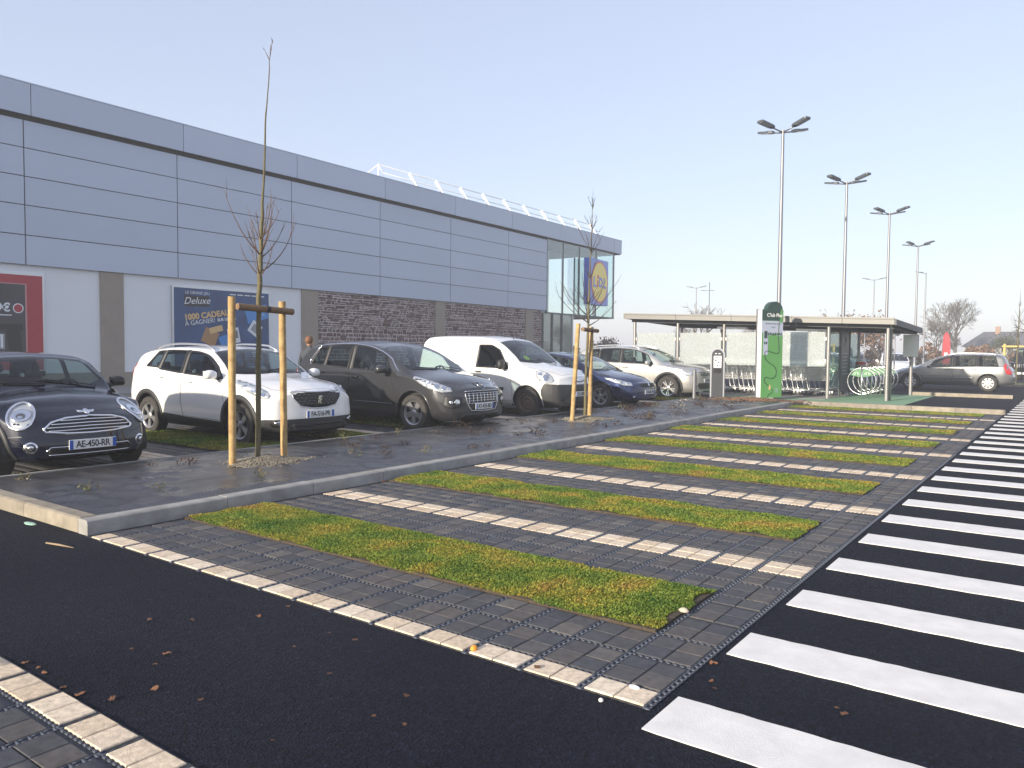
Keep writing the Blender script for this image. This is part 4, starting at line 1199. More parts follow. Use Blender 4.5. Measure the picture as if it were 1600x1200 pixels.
    def arches(s, trim=None, tw=.05, toff=.012):
        rw = s.sp['rw']; ra = s.sp['arch']
        for x in (0.0, -s.sp['WB']):
            poly = [(x + ra*math.cos(2*PI*k/40), rw + ra*math.sin(2*PI*k/40)) for k in range(40)]
            s.cut(None, 'S', poly, None, filt=lambda f: f.calc_center_median().y > s.hw - .30)
        s.trims = []
        for x in (0.0, -s.sp['WB']):
            for sg in (1, -1):
                mbb = MB(); a0, a1 = -.42, PI + .42
                rr = ra + tw * .42
                pts = [(x + rr*math.cos(a0 + (a1-a0)*k/30), rw + rr*math.sin(a0 + (a1-a0)*k/30)) for k in range(31)]
                pts = [p for p in pts if p[1] > s.zb(p[0]) + .04]
                s.ribbon('S', pts, tw, toff, mbb, side=sg)
                if mbb.f: mbb.build('wheel_arch', trim or s.mat, s.root, True)
    def seams(s, items, w=.006):
        mbb = MB()
        for view, pts, closed in items:
            for sg in ((1, -1) if view == 'S' else (1,)): s.ribbon(view, pts, w, .0012, mbb, closed, side=sg)
            if view != 'S': s.ribbon(view, [(u, -v) if view == 'T' else (-u, v) for u, v in pts], w, .0012, mbb, closed)
        if mbb.f: mbb.build('panel_gap', M_SEAL, s.root)
    def seals(s, polys, w=.028, mt=None, off=.003, name='window_seal'):
        for sg in (1, -1):
            mbb = MB()
            for p in polys: s.ribbon('S', p, w, off, mbb, True, side=sg)
            if mbb.f: mbb.build(name, mt or M_SEAL, s.root, True)
    def strip(s, view, pts, w, off, mt, name, both=True):
        for sg in ((1, -1) if both else (1,)):
            mbb = MB(); q = pts if view == 'S' or sg > 0 else [(-u, v) if view in 'FR' else (u, -v) for u, v in pts]
            s.ribbon(view, q, w, off, mbb, side=sg)
            if mbb.f: mbb.build(name, mt, s.root, True)
    def handles(s, spots, mt):
        for (x, z) in spots:
            for k, sg in enumerate((1, -1)):
                h = s.hit('S', x, z, sg)
                if not h: continue
                p, nn = h; b = MB()
                b.tube([p + Vector((.095,0,-.004)) - nn*.004, p + Vector((.07,0,0)) + nn*.030, p + nn*.038, p + Vector((-.07,0,.004)) + nn*.030, p + Vector((-.095,0,.006)) - nn*.004], [.011,.014,.015,.014,.011], 8)
                dl = [o for n_, ol in s.obj.items() if n_.startswith('door') for o in [ol[k]] if len(ol) > k]
                par = s.root
                for o in dl:
                    xsd = [v.co.x for v in o.data.vertices]
                    if min(xsd) <= x <= max(xsd): par = o
                b.build('handle', mt, par, True)
    def mirror(s, x, z, mt, size=(.13, .21, .14), out=.15):
        for sg in (1, -1):
            h = s.hit('S', x, z - .02, sg); p = h[0]
            c = Vector((p.x - .01, p.y + sg*out, z + .045)); b = MB()
            n = 12; prof = []
            b.ball((0,0,0), 1.0, 14, 9); vs = []
            for v in b.v:
                X, Y, Z = v; e = .72
                f = lambda q: math.copysign(abs(q)**e, q)
                vs.append((c.x + (f(X)*.5 if X > 0 else f(X)*.22)*size[0]*1.3, c.y + f(Y)*.5*size[1], c.z + f(Z)*.5*size[2] - .012*abs(Y)))
            b.v = vs; o = b.build('mirror', mt, s.root, True)
            a = MB(); a.cbox(Vector((c.x - size[0]*.20 - .022, c.y, c.z)), (.006, size[1]*.80, size[2]*.76), ch=.0)
            a.build('mirror_glass', M_CHROME, o)
            a = MB(); a.tube([Vector((p.x, p.y - sg*.02, z - .02)), Vector((p.x + .01, p.y + sg*out*.45, z)), Vector((c.x, c.y - sg*.03, c.z - size[2]*.30))], [.030,.026,.03], 8)
            a.build('mirror_arm', M_BLACKPL, o, True)
    def plate(s, txt, z, y=0.0, back=False, w=.52, h=.11):
        hp = s.hit('R' if back else 'F', .16, z); xp = max(s.hit('F', yy, z + zz)[0].x for yy in (.02, .12, .24) for zz in (-.04, .04)) if not back else min(s.hit('R', yy, z)[0].x for yy in (.02, .24))
        sg = -1 if back else 1; x = xp + sg*.012
        b = MB(); b.cbox((x, y, z), (.012, w, h), ch=.004); o = b.build('number_plate', M_PLATE, s.root)
        for e in (-1, 1):
            q = MB(); q.cbox((x + sg*.0075, y + e*(w/2 - .022), z), (.003, .040, h - .008)); q.build('plate_band', M_PLATEB, o)
        if not txt: return o
        t = link('plate_lettering', text_mesh(txt, .105, extrude=.001, bold=.0015, spacing=.93), M_INK, o)
        t.matrix_local = facing((x + sg*.0085, y, z - .002), (sg, 0, 0)) @ Matrix.Diagonal((.84, 1.0, 1, 1))
        return o
    def cabin(s, seats=True, head=True):
        sp = s.sp; xc = sp['cowl']; fl = .34; W = s.hw
        sx = sp.get('seat_x', xc - 1.28); hp = sp.get('hip', .62); Bz = s.B(xc - .3)
        b = MB(); b.box(s.xr + .35, xc + .2, -W + .15, W - .15, fl - .06, fl); b.build('cabin_floor', M_INTER, s.root)
        b = MB()                                       # dashboard
        pf = [(xc + .22, fl), (xc + .30, Bz - .06), (xc + .05, Bz - .015), (xc - .28, Bz + .0), (xc - .38, Bz - .05), (xc - .40, Bz - .16), (xc - .26, fl)]
        b.prism(pf, lambda u, v, d: Vector((u, d, v)), -W + .12, W - .12); b.build('dashboard', M_INTER, s.root)
        b = MB(); c = Vector((xc - .48, .36, Bz - .02)); ax = Vector((-.92, 0, .42)).normalized(); e1 = Vector((0,1,0)); e2 = ax.cross(e1)
        b.tube([c + (e1*math.cos(2*PI*k/22) + e2*math.sin(2*PI*k/22))*.185 for k in range(22)], .015, 8, True)
        for a in (0, PI, -PI/2): b.cyl(c - ax*.02, c + (e1*math.cos(a) + e2*math.sin(a))*.18, .02, .014, 6)
        b.cyl(c - ax*.02, c - ax*.25, .05, .04, 8)
        b.build('steering_wheel', M_SEAL, s.root, True)
        def seat(x, y, w, nm='seat'):
            q = MB(); n = 8
            prof = [(.28, .00), (.30, .10), (.22, .15), (-.18, .11), (-.26, .18), (-.36, .60), (-.42, .62), (-.47, .58), (-.36, .06), (-.28, 0)]
            sec = lambda f, d: [(x + u*1.0, y + d, hp - .17 + v*f) for u, v in prof]
            ds = [(-w*.5, .90), (-w*.43, 1.0), (0, .975), (w*.43, 1.0), (w*.5, .90)]
            vs = []
            for d, f in ds: vs += sec(f, d)
            m_ = len(prof); ff = [(i*m_+k, i*m_+(k+1)%m_, (i+1)*m_+(k+1)%m_, (i+1)*m_+k) for i in range(len(ds)-1) for k in range(m_)] + [tuple(range(m_)), tuple(range((len(ds)-1)*m_, len(ds)*m_))]
            q.add(vs, ff); o = q.build(nm, M_SEAT, s.root, 50)
            return o
        for y in (-.36, .36):
            o = seat(sx, y, .50)
            h = MB(); h.cbox((sx - .45, y, hp + .55), (.09, .25, .17), ch=.035); h.build('headrest', M_SEAT, o, 40)
            h = MB(); h.cyl((sx - .43, y, hp + .38), (sx - .45, y, hp + .50), .03); h.build('headrest_post', M_SATIN, o)
        if seats:
            o = seat(sx - .92, 0, 1.22, 'rear_seat')
            for y in (-.36, .36): 
                h = MB(); h.cbox((sx - .92 - .45, y, hp + .53), (.08, .24, .13), ch=.03); h.build('headrest', M_SEAT, o, 40)
        # inside mirror
        b = MB(); xm = sp['roof'][0] + .10; b.cbox((xm, 0, s.T(xm) - .16), (.03, .22, .07), ch=.012); b.cyl((xm, 0, s.T(xm) - .13), (xm + .06, 0, s.T(xm + .06) - .01), .009); b.build('inside_mirror', M_SEAL, s.root)
    def wipers(s, spec):
        for (xa, ya, xb, yb) in spec:
            b = MB(); n = 8; pts = []
            for k in range(n+1):
                u = xa + (xb-xa)*k/n; v = ya + (yb-ya)*k/n; h = s.hit('T', u, v)
                if h: pts.append(h[0] + h[1]*(.018 if 0 < k < n else .010))
            if len(pts) > 2: b.tube(pts, .008, 6); b.build('wiper', M_SEAL, s.root, True)
    def lamp(s, poly, ang, bulbs, housing=None, lens_off=.012, name='headlight', ring=None):
        """headlight on both sides: dark dish, reflectors, clear lens; poly in the oblique view from ang"""
        for mir in (False, True):
            b = MB(); s.patch('F', poly, .003, b, ang=ang, cell=.04, mirror_y=mir); o = b.build(name, housing or M_LAMPBK, s.root, True)
            for (u, z, r, mtb) in bulbs:
                h = s.hit_dir(u, z, ang)
                if not h: continue
                p, nn = h; p = p + nn*.004
                if mir: p = Vector((p.x, -p.y, p.z)); nn = Vector((nn.x, -nn.y, nn.z))
                q = MB(); Mq = nn.to_track_quat('Z', 'Y').to_matrix()
                q.lathe([(r, .001), (r, .006), (r*.86, .007), (r*.55, .003), (.0001, .0025)], 20, Mq, p); q.build('reflector', mtb or M_REFL, o, True)
            if ring:
                q = MB(); nr = len(poly); pts = []
                for k in range(nr):
                    h = s.hit_dir(poly[k][0], poly[k][1], ang)
                    if h:
                        pp = h[0] + h[1]*.010; pts.append(Vector((pp.x, -pp.y if mir else pp.y, pp.z)))
                q.tube(pts, ring, 6, True); q.build('lamp_ring', M_CHROME, o, True)
            b = MB(); s.patch('F', poly, lens_off, b, ang=ang, cell=.04, mirror_y=mir, thick=.002); b.build('lens', M_LENS, o, True)
    def fpatch(s, poly, off, mt, name, cell=.05, thick=.006, parent=None, both=False, smooth=True):
        o = None
        for sg in ((1, -1) if both else (1,)):
            b = MB(); s.patch('F', [(u*sg, v) for u, v in poly], off, b, cell=cell, thick=thick)
            if b.f: o = b.build(name, mt, parent or s.root, smooth)
        return o
    def spatch(s, poly, off, mt, name, cell=.06, thick=.006, smooth=True):
        for sg in (1, -1):
            b = MB(); s.patch('S', poly, off, b, side=sg, cell=cell, thick=thick)
            if b.f: b.build(name, mt, s.root, smooth)
    def fbar(s, pts, r, off, mt, name, parent=None, n=6, closed=False):
        """a bar following the nose at the given (y, z) points"""
        P = []
        seq = pts + [pts[0]] if closed else pts
        for a, b in zip(seq[:-1], seq[1:]):
            m_ = max(1, int(math.hypot(b[0]-a[0], b[1]-a[1]) / .05))
            for k in range(m_): P.append((a[0]+(b[0]-a[0])*k/m_, a[1]+(b[1]-a[1])*k/m_))
        if not closed: P.append(seq[-1])
        Q = []
        for u, v in P:
            h = s.hit('F', u, v)
            if h: Q.append(h[0] + h[1]*off)
        b = MB(); b.tube(Q, r, n, closed); return b.build(name, mt, parent or s.root, True)
def ell(cy, cz, ry, rz, n=24, p=2.0):
    out = []
    for k in range(n):
        a = 2*PI*k/n; c, q = math.cos(a), math.sin(a)
        out.append((cy + ry*math.copysign(abs(c)**(2/p), c), cz + rz*math.copysign(abs(q)**(2/p), q)))
    return out
def sym(pts):
    """closes a y>=0 outline into the full symmetric one"""
    return pts + [(-u, v) for u, v in reversed(pts) if u > 1e-6]
def lion(s, y, z, h, parent=None, off=.022, mt=None):
    """small standing-animal badge as a raised outline"""
    P = [(-.30,.50),(-.08,.46),(.05,.50),(.22,.44),(.30,.30),(.20,.22),(.34,.16),(.40,.02),(.24,.06),(.16,-.02),(.30,-.14),(.36,-.34),(.24,-.50),(.10,-.46),(.20,-.30),(.06,-.22),(.0,-.40),(-.16,-.50),(-.30,-.42),(-.12,-.34),(-.10,-.16),(-.26,-.06),(-.36,.08),(-.18,.06),(-.10,.18),(-.22,.26),(-.36,.28)]
    hh = s.hit('F', max(.02, abs(y)), z); x = hh[0].x + off
    b = MB(); b.prism([(y - u*h, z + v*h) for u, v in P], lambda u, v, d: Vector((x + d, u, v)), -.006, .004)
    b.build('emblem', mt or M_CHROME, parent or s.root)
def build_2008():
    sp = dict(FO=.83, WB=2.538, RO=.79, W=1.739, cowl=-.22, roof=(-.98, -2.85), rw=.322, arch=.385, tumble=.30,
      top=[(.83,.835),(.62,.905),(.25,.985),(-.22,1.06),(-.60,1.27),(-.98,1.45),(-1.3,1.498),(-1.9,1.512),(-2.5,1.475),(-2.9,1.405),(-3.1,1.22),(-3.25,1.02),(-3.328,.93)],
      belt=[(.83,.70),(.3,.86),(-.4,.975),(-1.5,1.035),(-2.5,1.105),(-3.33,1.12)],
      plan=[(.83,.83),(.74,.90),(.55,.960),(.2,.99),(-.3,1),(-2.2,1),(-2.9,.985),(-3.2,.94),(-3.328,.84)],
      nose=[(.10,-.12),(.22,-.03),(.42,0),(.58,-.012),(.80,-.035),(.88,-.08)], tail=[(.2,-.08),(.45,0),(.75,-.01),(1.0,-.05),(1.3,-.05)],
      bow_f=.20, paint=paint('white_car_paint', (0.80, 0.79, 0.77), 0, .3, dirt=.25))
    c = Car(sp, 'parked_car', 'white crossover with black grille and silver roof rails beside the near staked tree', (-10.07, 7.76, 0), 0, 'cars parked nose out along the planting bed')
    W1 = c.win(-.42, -.62, -1.46, -1.46); W2 = c.win(-1.56, -1.56, -2.18, -2.12); W3 = c.win(-2.24, -2.18, -2.60, -2.36, db=.05)
    # windscreen and hatch glass
    ws = [(-.27, -.1), (-.27, .30), (-.32, .50), (-.40, c.yedge(-.40) - .03)] + [(x, c.yedge(x) - .035) for x in (-.6, -.8, -.95)] + [(-1.0, .3), (-1.01, -.1)]
    c.cut('windscreen', 'T', ws, M_GLASSCAR)
    c.cut('side_window:f', 'S', W1, M_GLASSCAR); c.cut('side_window:r', 'S', W2, M_GLASSCAR); c.cut('side_window:q', 'S', W3, M_GLASSCAR)
    c.cut('rear_window', 'R', [(-.1,1.13),(.50,1.13),(.47,1.36),(-.1,1.38)], M_GLASSCAR)
    c.arches(M_BLACKPL, .075, .014)
    # cladding
    c.cut('lower_cladding', 'S', [(-.36,.10),(-.40,.345),(-1.3,.365),(-2.16,.40),(-2.2,.10)], M_BLACKPL, filt=lambda f: True)
    c.cut('front_bumper_cladding', 'S', [(.36,.0),(.36,.40),(.55,.43),(1.2,.43),(1.2,.0)], M_BLACKPL, filt=lambda f: True)
    c.cut('rear_bumper_cladding', 'S', [(-2.9,.0),(-2.9,.50),(-3.6,.50),(-3.6,.0)], M_BLACKPL, filt=lambda f: True)
    D1 = [(-.36,.36),(-.34,.62),(-.45,c.B(-.45)-.002),(-1.50,c.B(-1.5)-.002),(-1.53,.60),(-1.48,.38)]; D2 = [(-1.485,.38),(-1.535,.60),(-1.51,c.B(-1.5)-.002),(-2.36,c.B(-2.36)-.002),(-2.32,.86),(-2.12,.62),(-2.06,.40)]
    c.cut('door:f', 'S', D1, c.mat); c.cut('door:r', 'S', D2, c.mat)
    c.cut('bonnet', 'T', [(.70,-.1),(.68,.40),(.50,.62),(.1,.70),(-.20,.70),(-.22,.4),(-.235,-.1)], c.mat)
    c.seams([('S', D1, True), ('S', D2, True), ('T', [(.70,0.0),(.68,.40),(.50,.62),(.1,.70),(-.20,.70)], False), ('S', [(.40,.44),(.36,.70),(.48,.80)], False)])
    c.finish()
    c.seals([W1, W2, W3]); c.strip('S', [(-1.51, c.B(-1.5) + .02), (-1.51, 1.43)], .085, .004, M_SEAL, 'pillar_trim')
    c.strip('S', [(-2.21, c.B(-2.2) + .03), (-2.15, 1.42)], .05, .004, M_SEAL, 'pillar_trim')
    c.wheels(.322, .205, 'five_twin')
    c.cabin(); c.handles([(-1.28, .93), (-2.13, .985)], c.mat); c.mirror(-.50, 1.02, c.mat)
    c.wipers([(-.30,.55,-.36,-.05),(-.30,-.05,-.40,-.62)])
    # face
    g = sym([(0,.805),(.30,.81),(.455,.815),(.44,.74),(.33,.625),(.15,.590),(0,.585)])
    go = c.fpatch(g, .004, M_SEAL, 'grille')
    for k in range(-5, 6):
        for j in range(4):
            y0 = k*.075 + (.037 if j % 2 else 0); z0 = .64 + .045*j
            if abs(y0) < .055 and .64 < z0 < .78: continue
            if pip((y0, z0), g) and pip((y0 + math.copysign(.03, y0), z0 - .01), g): c.fbar([(y0 - .022, z0), (y0 + .022, z0 + .004)], .0075, .012, M_LAMPBK, 'grille_stud', go)
    c.fbar([(-.46,.822),(-.3,.822),(0,.818),(.3,.822),(.46,.822)], .012, .010, M_CHROME, 'grille_trim', go)
    c.fbar([(-.455,.80),(-.44,.73),(-.33,.615),(-.15,.578),(0,.573),(.15,.578),(.33,.615),(.44,.73),(.455,.80)], .008, .006, M_SATIN, 'grille_trim', go)
    lion(c, 0, .705, .125)
    lw = c.fpatch(sym([(0,.36),(.45,.36),(.52,.30),(.46,.21),(0,.20)]), .006, M_SEAL, 'lower_intake')
    for z in (.24, .275, .31, .342): c.fbar([(-.46,z),(0,z),(.46,z)], .007, .012, M_BLACKPL, 'intake_bar', lw)
    c.fbar([(-.62,.17),(-.3,.155),(0,.15),(.3,.155),(.62,.17)], .02, .004, M_BLACKPL, 'bumper_lip')
    for y in (-.66, .66):
        f = c.fpatch(ell(y, .37, .085, .052, 20, 2.6), .008, M_SEAL, 'fog_lamp'); c.fpatch(ell(y + math.copysign(.018,y), .37, .04, .04, 16), .016, M_REFL, 'reflector', parent=f, cell=.03)
        c.fpatch(ell(y - math.copysign(.045,y), .37, .016, .022, 12), .014, M_REFL, 'reflector', parent=f, cell=.03)
    # headlights, slanting back along the wing
    c.lamp([(.20,.775),(.24,.83),(.38,.90),(.60,.965),(.70,.985),(.72,.95),(.62,.875),(.48,.80),(.32,.735),(.22,.735)], R(38), [(.31,.79,.036,None),(.44,.845,.042,None),(.57,.905,.034,None)], M_LAMPSV)
    c.plate('FA-516-PR', .49)
    # roof rails
    for sg in (1, -1):
        b = MB(); P = []
        for k in range(13):
            x = -.92 - 1.75*k/12; h = c.hit('S', x, c.T(x) - c.crown(x) - .01); y = c.yedge(x) - .055; zz = c.T(x) - c.crown(x)*.85
            lift = .060 * min(1, min(k, 12-k)/1.6)
            P.append(Vector((x, sg*y, zz + lift)))
        b.tube(P, .016, 8); b.build('roof_rail', M_SATIN, c.root, True)
    c.spatch([(-2.93,1.20),(-3.0,1.06),(-3.16,.93),(-3.22,.97),(-3.13,1.12),(-3.02,1.19)], .008, M_REDL, 'tail_light')
    return c
build_2008()
GRP = 'cars parked nose out along the planting bed'
def std_cuts(c, wins, doors, belt_w=.0, ws=None, hood=None, wsx=None, rear=None, bumper=None, sill=None, rbump=None, clad=None):
    """cuts the usual panels; returns the window outlines"""
    sp = c.sp; xc = sp['cowl']; xr0 = sp['roof'][0]
    wl_ = [(xc - .05, -.1), (xc - .05, .30), (xc - .10, .50), (xc - .18, c.yedge(xc - .18) - .03)] + [(x, c.yedge(x) - .035) for x in np.linspace(xc - .32, xr0 + .02, 4)] + [(xr0 - .02, .3), (xr0 - .03, -.1)]
    c.cut('windscreen', 'T', wl_, M_GLASSCAR)
    W = [c.win(*w) if not isinstance(w, list) else w for w in wins]
    for k, w in enumerate(W): c.cut('side_window:%d' % k, 'S', w, M_GLASSCAR)
    if rear: c.cut('rear_window', 'R', rear, M_GLASSCAR)
    c.arches(clad, .07 if clad else .03, .012 if clad else .006)
    if sill: c.cut('sill_cladding', 'S', sill, M_BLACKPL if clad else c.mat, filt=lambda f: True)
    if bumper: c.cut('front_bumper', 'S', bumper[0], bumper[1], filt=lambda f: True)
    if rbump: c.cut('rear_bumper', 'S', rbump[0], rbump[1], filt=lambda f: True)
    for k, d in enumerate(doors): c.cut('door:%d' % k, 'S', d, c.mat)
    items = [('S', d, True) for d in doors]
    if hood:
        c.cut('bonnet', 'T', [(hood[0][0], -.1)] + hood + [(hood[-1][0], -.1)], c.mat); items.append(('T', hood, False))
    if bumper: items.append(('S', [p for p in bumper[0][1:-1]], False))
    c.seams(items)
    c.finish()
    return W
def rails(c, x0, x1, mt, lift=.055, r=.016):
    for sg in (1, -1):
        b = MB(); P = []
        for k in range(13):
            x = x0 + (x1-x0)*k/12
            P.append(Vector((x, sg*(c.yedge(x) - .055), c.T(x) - c.crown(x)*.85 + lift*min(1, min(k, 12-k)/1.6))))
        b.tube(P, r, 8); b.build('roof_rail', mt, c.root, True)

def build_3008():
    sp = dict(FO=.93, WB=2.613, RO=.82, W=1.837, cowl=-.05, roof=(-1.0, -2.9), rw=.332, arch=.395, tumble=.27, bow_f=.22,
      top=[(.93,.795),(.74,.89),(.35,1.0),(-.05,1.085),(-.5,1.315),(-.95,1.515),(-1.3,1.60),(-1.8,1.636),(-2.4,1.615),(-2.9,1.545),(-3.1,1.42),(-3.3,1.17),(-3.43,1.0)],
      belt=[(.93,.66),(.3,.90),(-.5,1.015),(-1.6,1.07),(-2.6,1.13),(-3.43,1.16)],
      plan=[(.93,.82),(.83,.89),(.62,.95),(.25,.985),(-.3,1),(-2.4,1),(-3.0,.985),(-3.3,.965),(-3.43,.90)], bow_r=.03,
      nose=[(.10,-.14),(.20,-.04),(.36,0),(.55,-.005),(.75,-.035),(.86,-.09)], tail=[(.2,-.08),(.45,0),(.8,-.01),(1.1,-.05),(1.4,-.05)],
      paint=paint('dark_grey_car_paint', (0.050, 0.051, 0.055), .5, .28, dirt=.08))
    c = Car(sp, 'parked_car', 'dark grey crossover with square mesh grille and chrome window arch', (-9.60, 11.06, 0), 0, GRP)
    D1 = [(-.46,.36),(-.44,.62),(-.55,c.B(-.55)),(-1.64,c.B(-1.64)),(-1.68,.62),(-1.62,.38)]; D2 = [(-1.625,.38),(-1.685,.62),(-1.65,c.B(-1.65)),(-2.62,c.B(-2.62)),(-2.60,.86),(-2.28,.62),(-2.2,.42)]
    W = std_cuts(c, [(-.55,-.75,-1.60,-1.60), (-1.72,-1.72,-2.36,-2.32), (-2.42,-2.38,-2.80,-2.62,.03)], [D1, D2], rear=[(-.1,1.2),(.54,1.2),(.50,1.46),(-.1,1.48)],
        hood=[(.72,.0),(.70,.42),(.50,.64),(.1,.74),(-.03,.74)], sill=[(-.37,.1),(-.40,.30),(-2.22,.32),(-2.24,.1)],
        bumper=([(.40,.0),(.40,.60),(.55,.66),(.80,.66),(1.2,.60),(1.2,0)], c.mat), rbump=([(-3.0,0),(-3.0,.55),(-3.6,.55),(-3.6,0)], c.mat))
    c.seals(W); c.strip('S', [(-1.66, c.B(-1.66)+.02), (-1.66, 1.55)], .10, .004, M_SEAL, 'pillar_trim'); c.strip('S', [(-2.39, c.B(-2.4)+.03), (-2.35,1.52)], .05, .004, M_SEAL, 'pillar_trim')
    up = [(-.38, c.B(-.38) + .06)] + [(x, c.T(x) - c.crown(x) - .022) for x in np.linspace(-.62, -2.62, 16)] + [(-2.83, c.B(-2.8) + .10), (-2.80, c.B(-2.8) + .012)]
    c.strip('S', up, .020, .008, M_CHROME, 'window_arch')
    c.wheels(.332, .225, 'five'); c.cabin(); c.handles([(-1.48,.945), (-2.45,1.0)], M_SEAL); c.mirror(-.66, 1.06, c.mat, (.15,.23,.16), .16)
    c.wipers([(-.12,.60,-.18,-.08),(-.12,-.1,-.22,-.66)])
    g = sym([(0,.72),(.30,.725),(.455,.715),(.45,.60),(.40,.47),(.34,.40),(0,.385)]); go = c.fpatch(g, .004, M_SEAL, 'grille')
    for z in (.515, .56, .605, .65, .69): c.fbar([(-.44,z),(0,z+.004),(.44,z)], .0055, .014, M_CHROME, 'grille_bar', go)
    for k in range(-4, 5): c.fbar([(k*.098,.50),(k*.098,.705)], .0055, .014, M_CHROME, 'grille_bar', go)
    c.fbar([(-.46,.73),(0,.735),(.46,.73)], .009, .008, M_SATIN, 'grille_trim', go); c.fbar([(-.465,.70),(-.45,.58),(-.40,.46),(-.34,.39),(0,.375),(.34,.39),(.40,.46),(.45,.58),(.465,.70)], .010, .006, M_SATIN, 'grille_trim', go)
    for z in (.40,.43): c.fbar([(-.33,z),(0,z),(.33,z)], .006, .010, M_BLACKPL, 'grille_bar', go)
    em = c.fpatch([(-.075,.87),(.075,.87),(.06,.79),(0,.755),(-.06,.79)], .010, M_SEAL, 'badge_shield'); c.fbar([(-.075,.87),(.075,.87),(.06,.79),(0,.755),(-.06,.79)], .006, .012, M_CHROME, 'badge_rim', em, closed=True); lion(c, 0, .82, .085, em, .02)
    for y in (-.70,.70):
        sg = math.copysign(1, y); f = c.fpatch([(y-sg*.17,.63),(y+sg*.10,.66),(y+sg*.13,.52),(y+sg*.06,.43),(y-sg*.13,.46)], .006, M_BLACKPL, 'fog_panel')
        c.fpatch(ell(y-sg*.055,.545,.052,.052), .016, M_REFL, 'fog_lamp', parent=f, cell=.03); c.fpatch(ell(y+sg*.045,.535,.028,.034), .014, M_REFL, 'fog_lamp', parent=f, cell=.03)
    c.fbar([(-.66,.20),(-.3,.185),(0,.18),(.3,.185),(.66,.20)], .022, .003, M_SATIN, 'bumper_lip')
    c.fpatch(sym([(0,.335),(.50,.335),(.54,.27),(0,.255)]), .004, M_SEAL, 'lower_intake')
    c.lamp([(.07,.735),(.10,.79),(.30,.875),(.52,.945),(.66,.985),(.70,.955),(.60,.86),(.46,.77),(.26,.715)], R(38), [(.22,.785,.042,None),(.34,.82,.05,None),(.48,.875,.045,None)], M_LAMPSV)
    c.plate('AT-433-BD', .46)
    c.spatch([(-3.20,1.10),(-3.20,.96),(-3.34,.93),(-3.36,1.0),(-3.30,1.10)], .008, M_REDL, 'tail_light')
    c.spatch([(-.50,.45),(-.50,.485),(-1.55,.50),(-1.55,.465)], .012, c.mat, 'door_moulding'); c.spatch([(-1.70,.47),(-1.70,.505),(-2.30,.52),(-2.28,.485)], .012, c.mat, 'door_moulding')
build_3008()

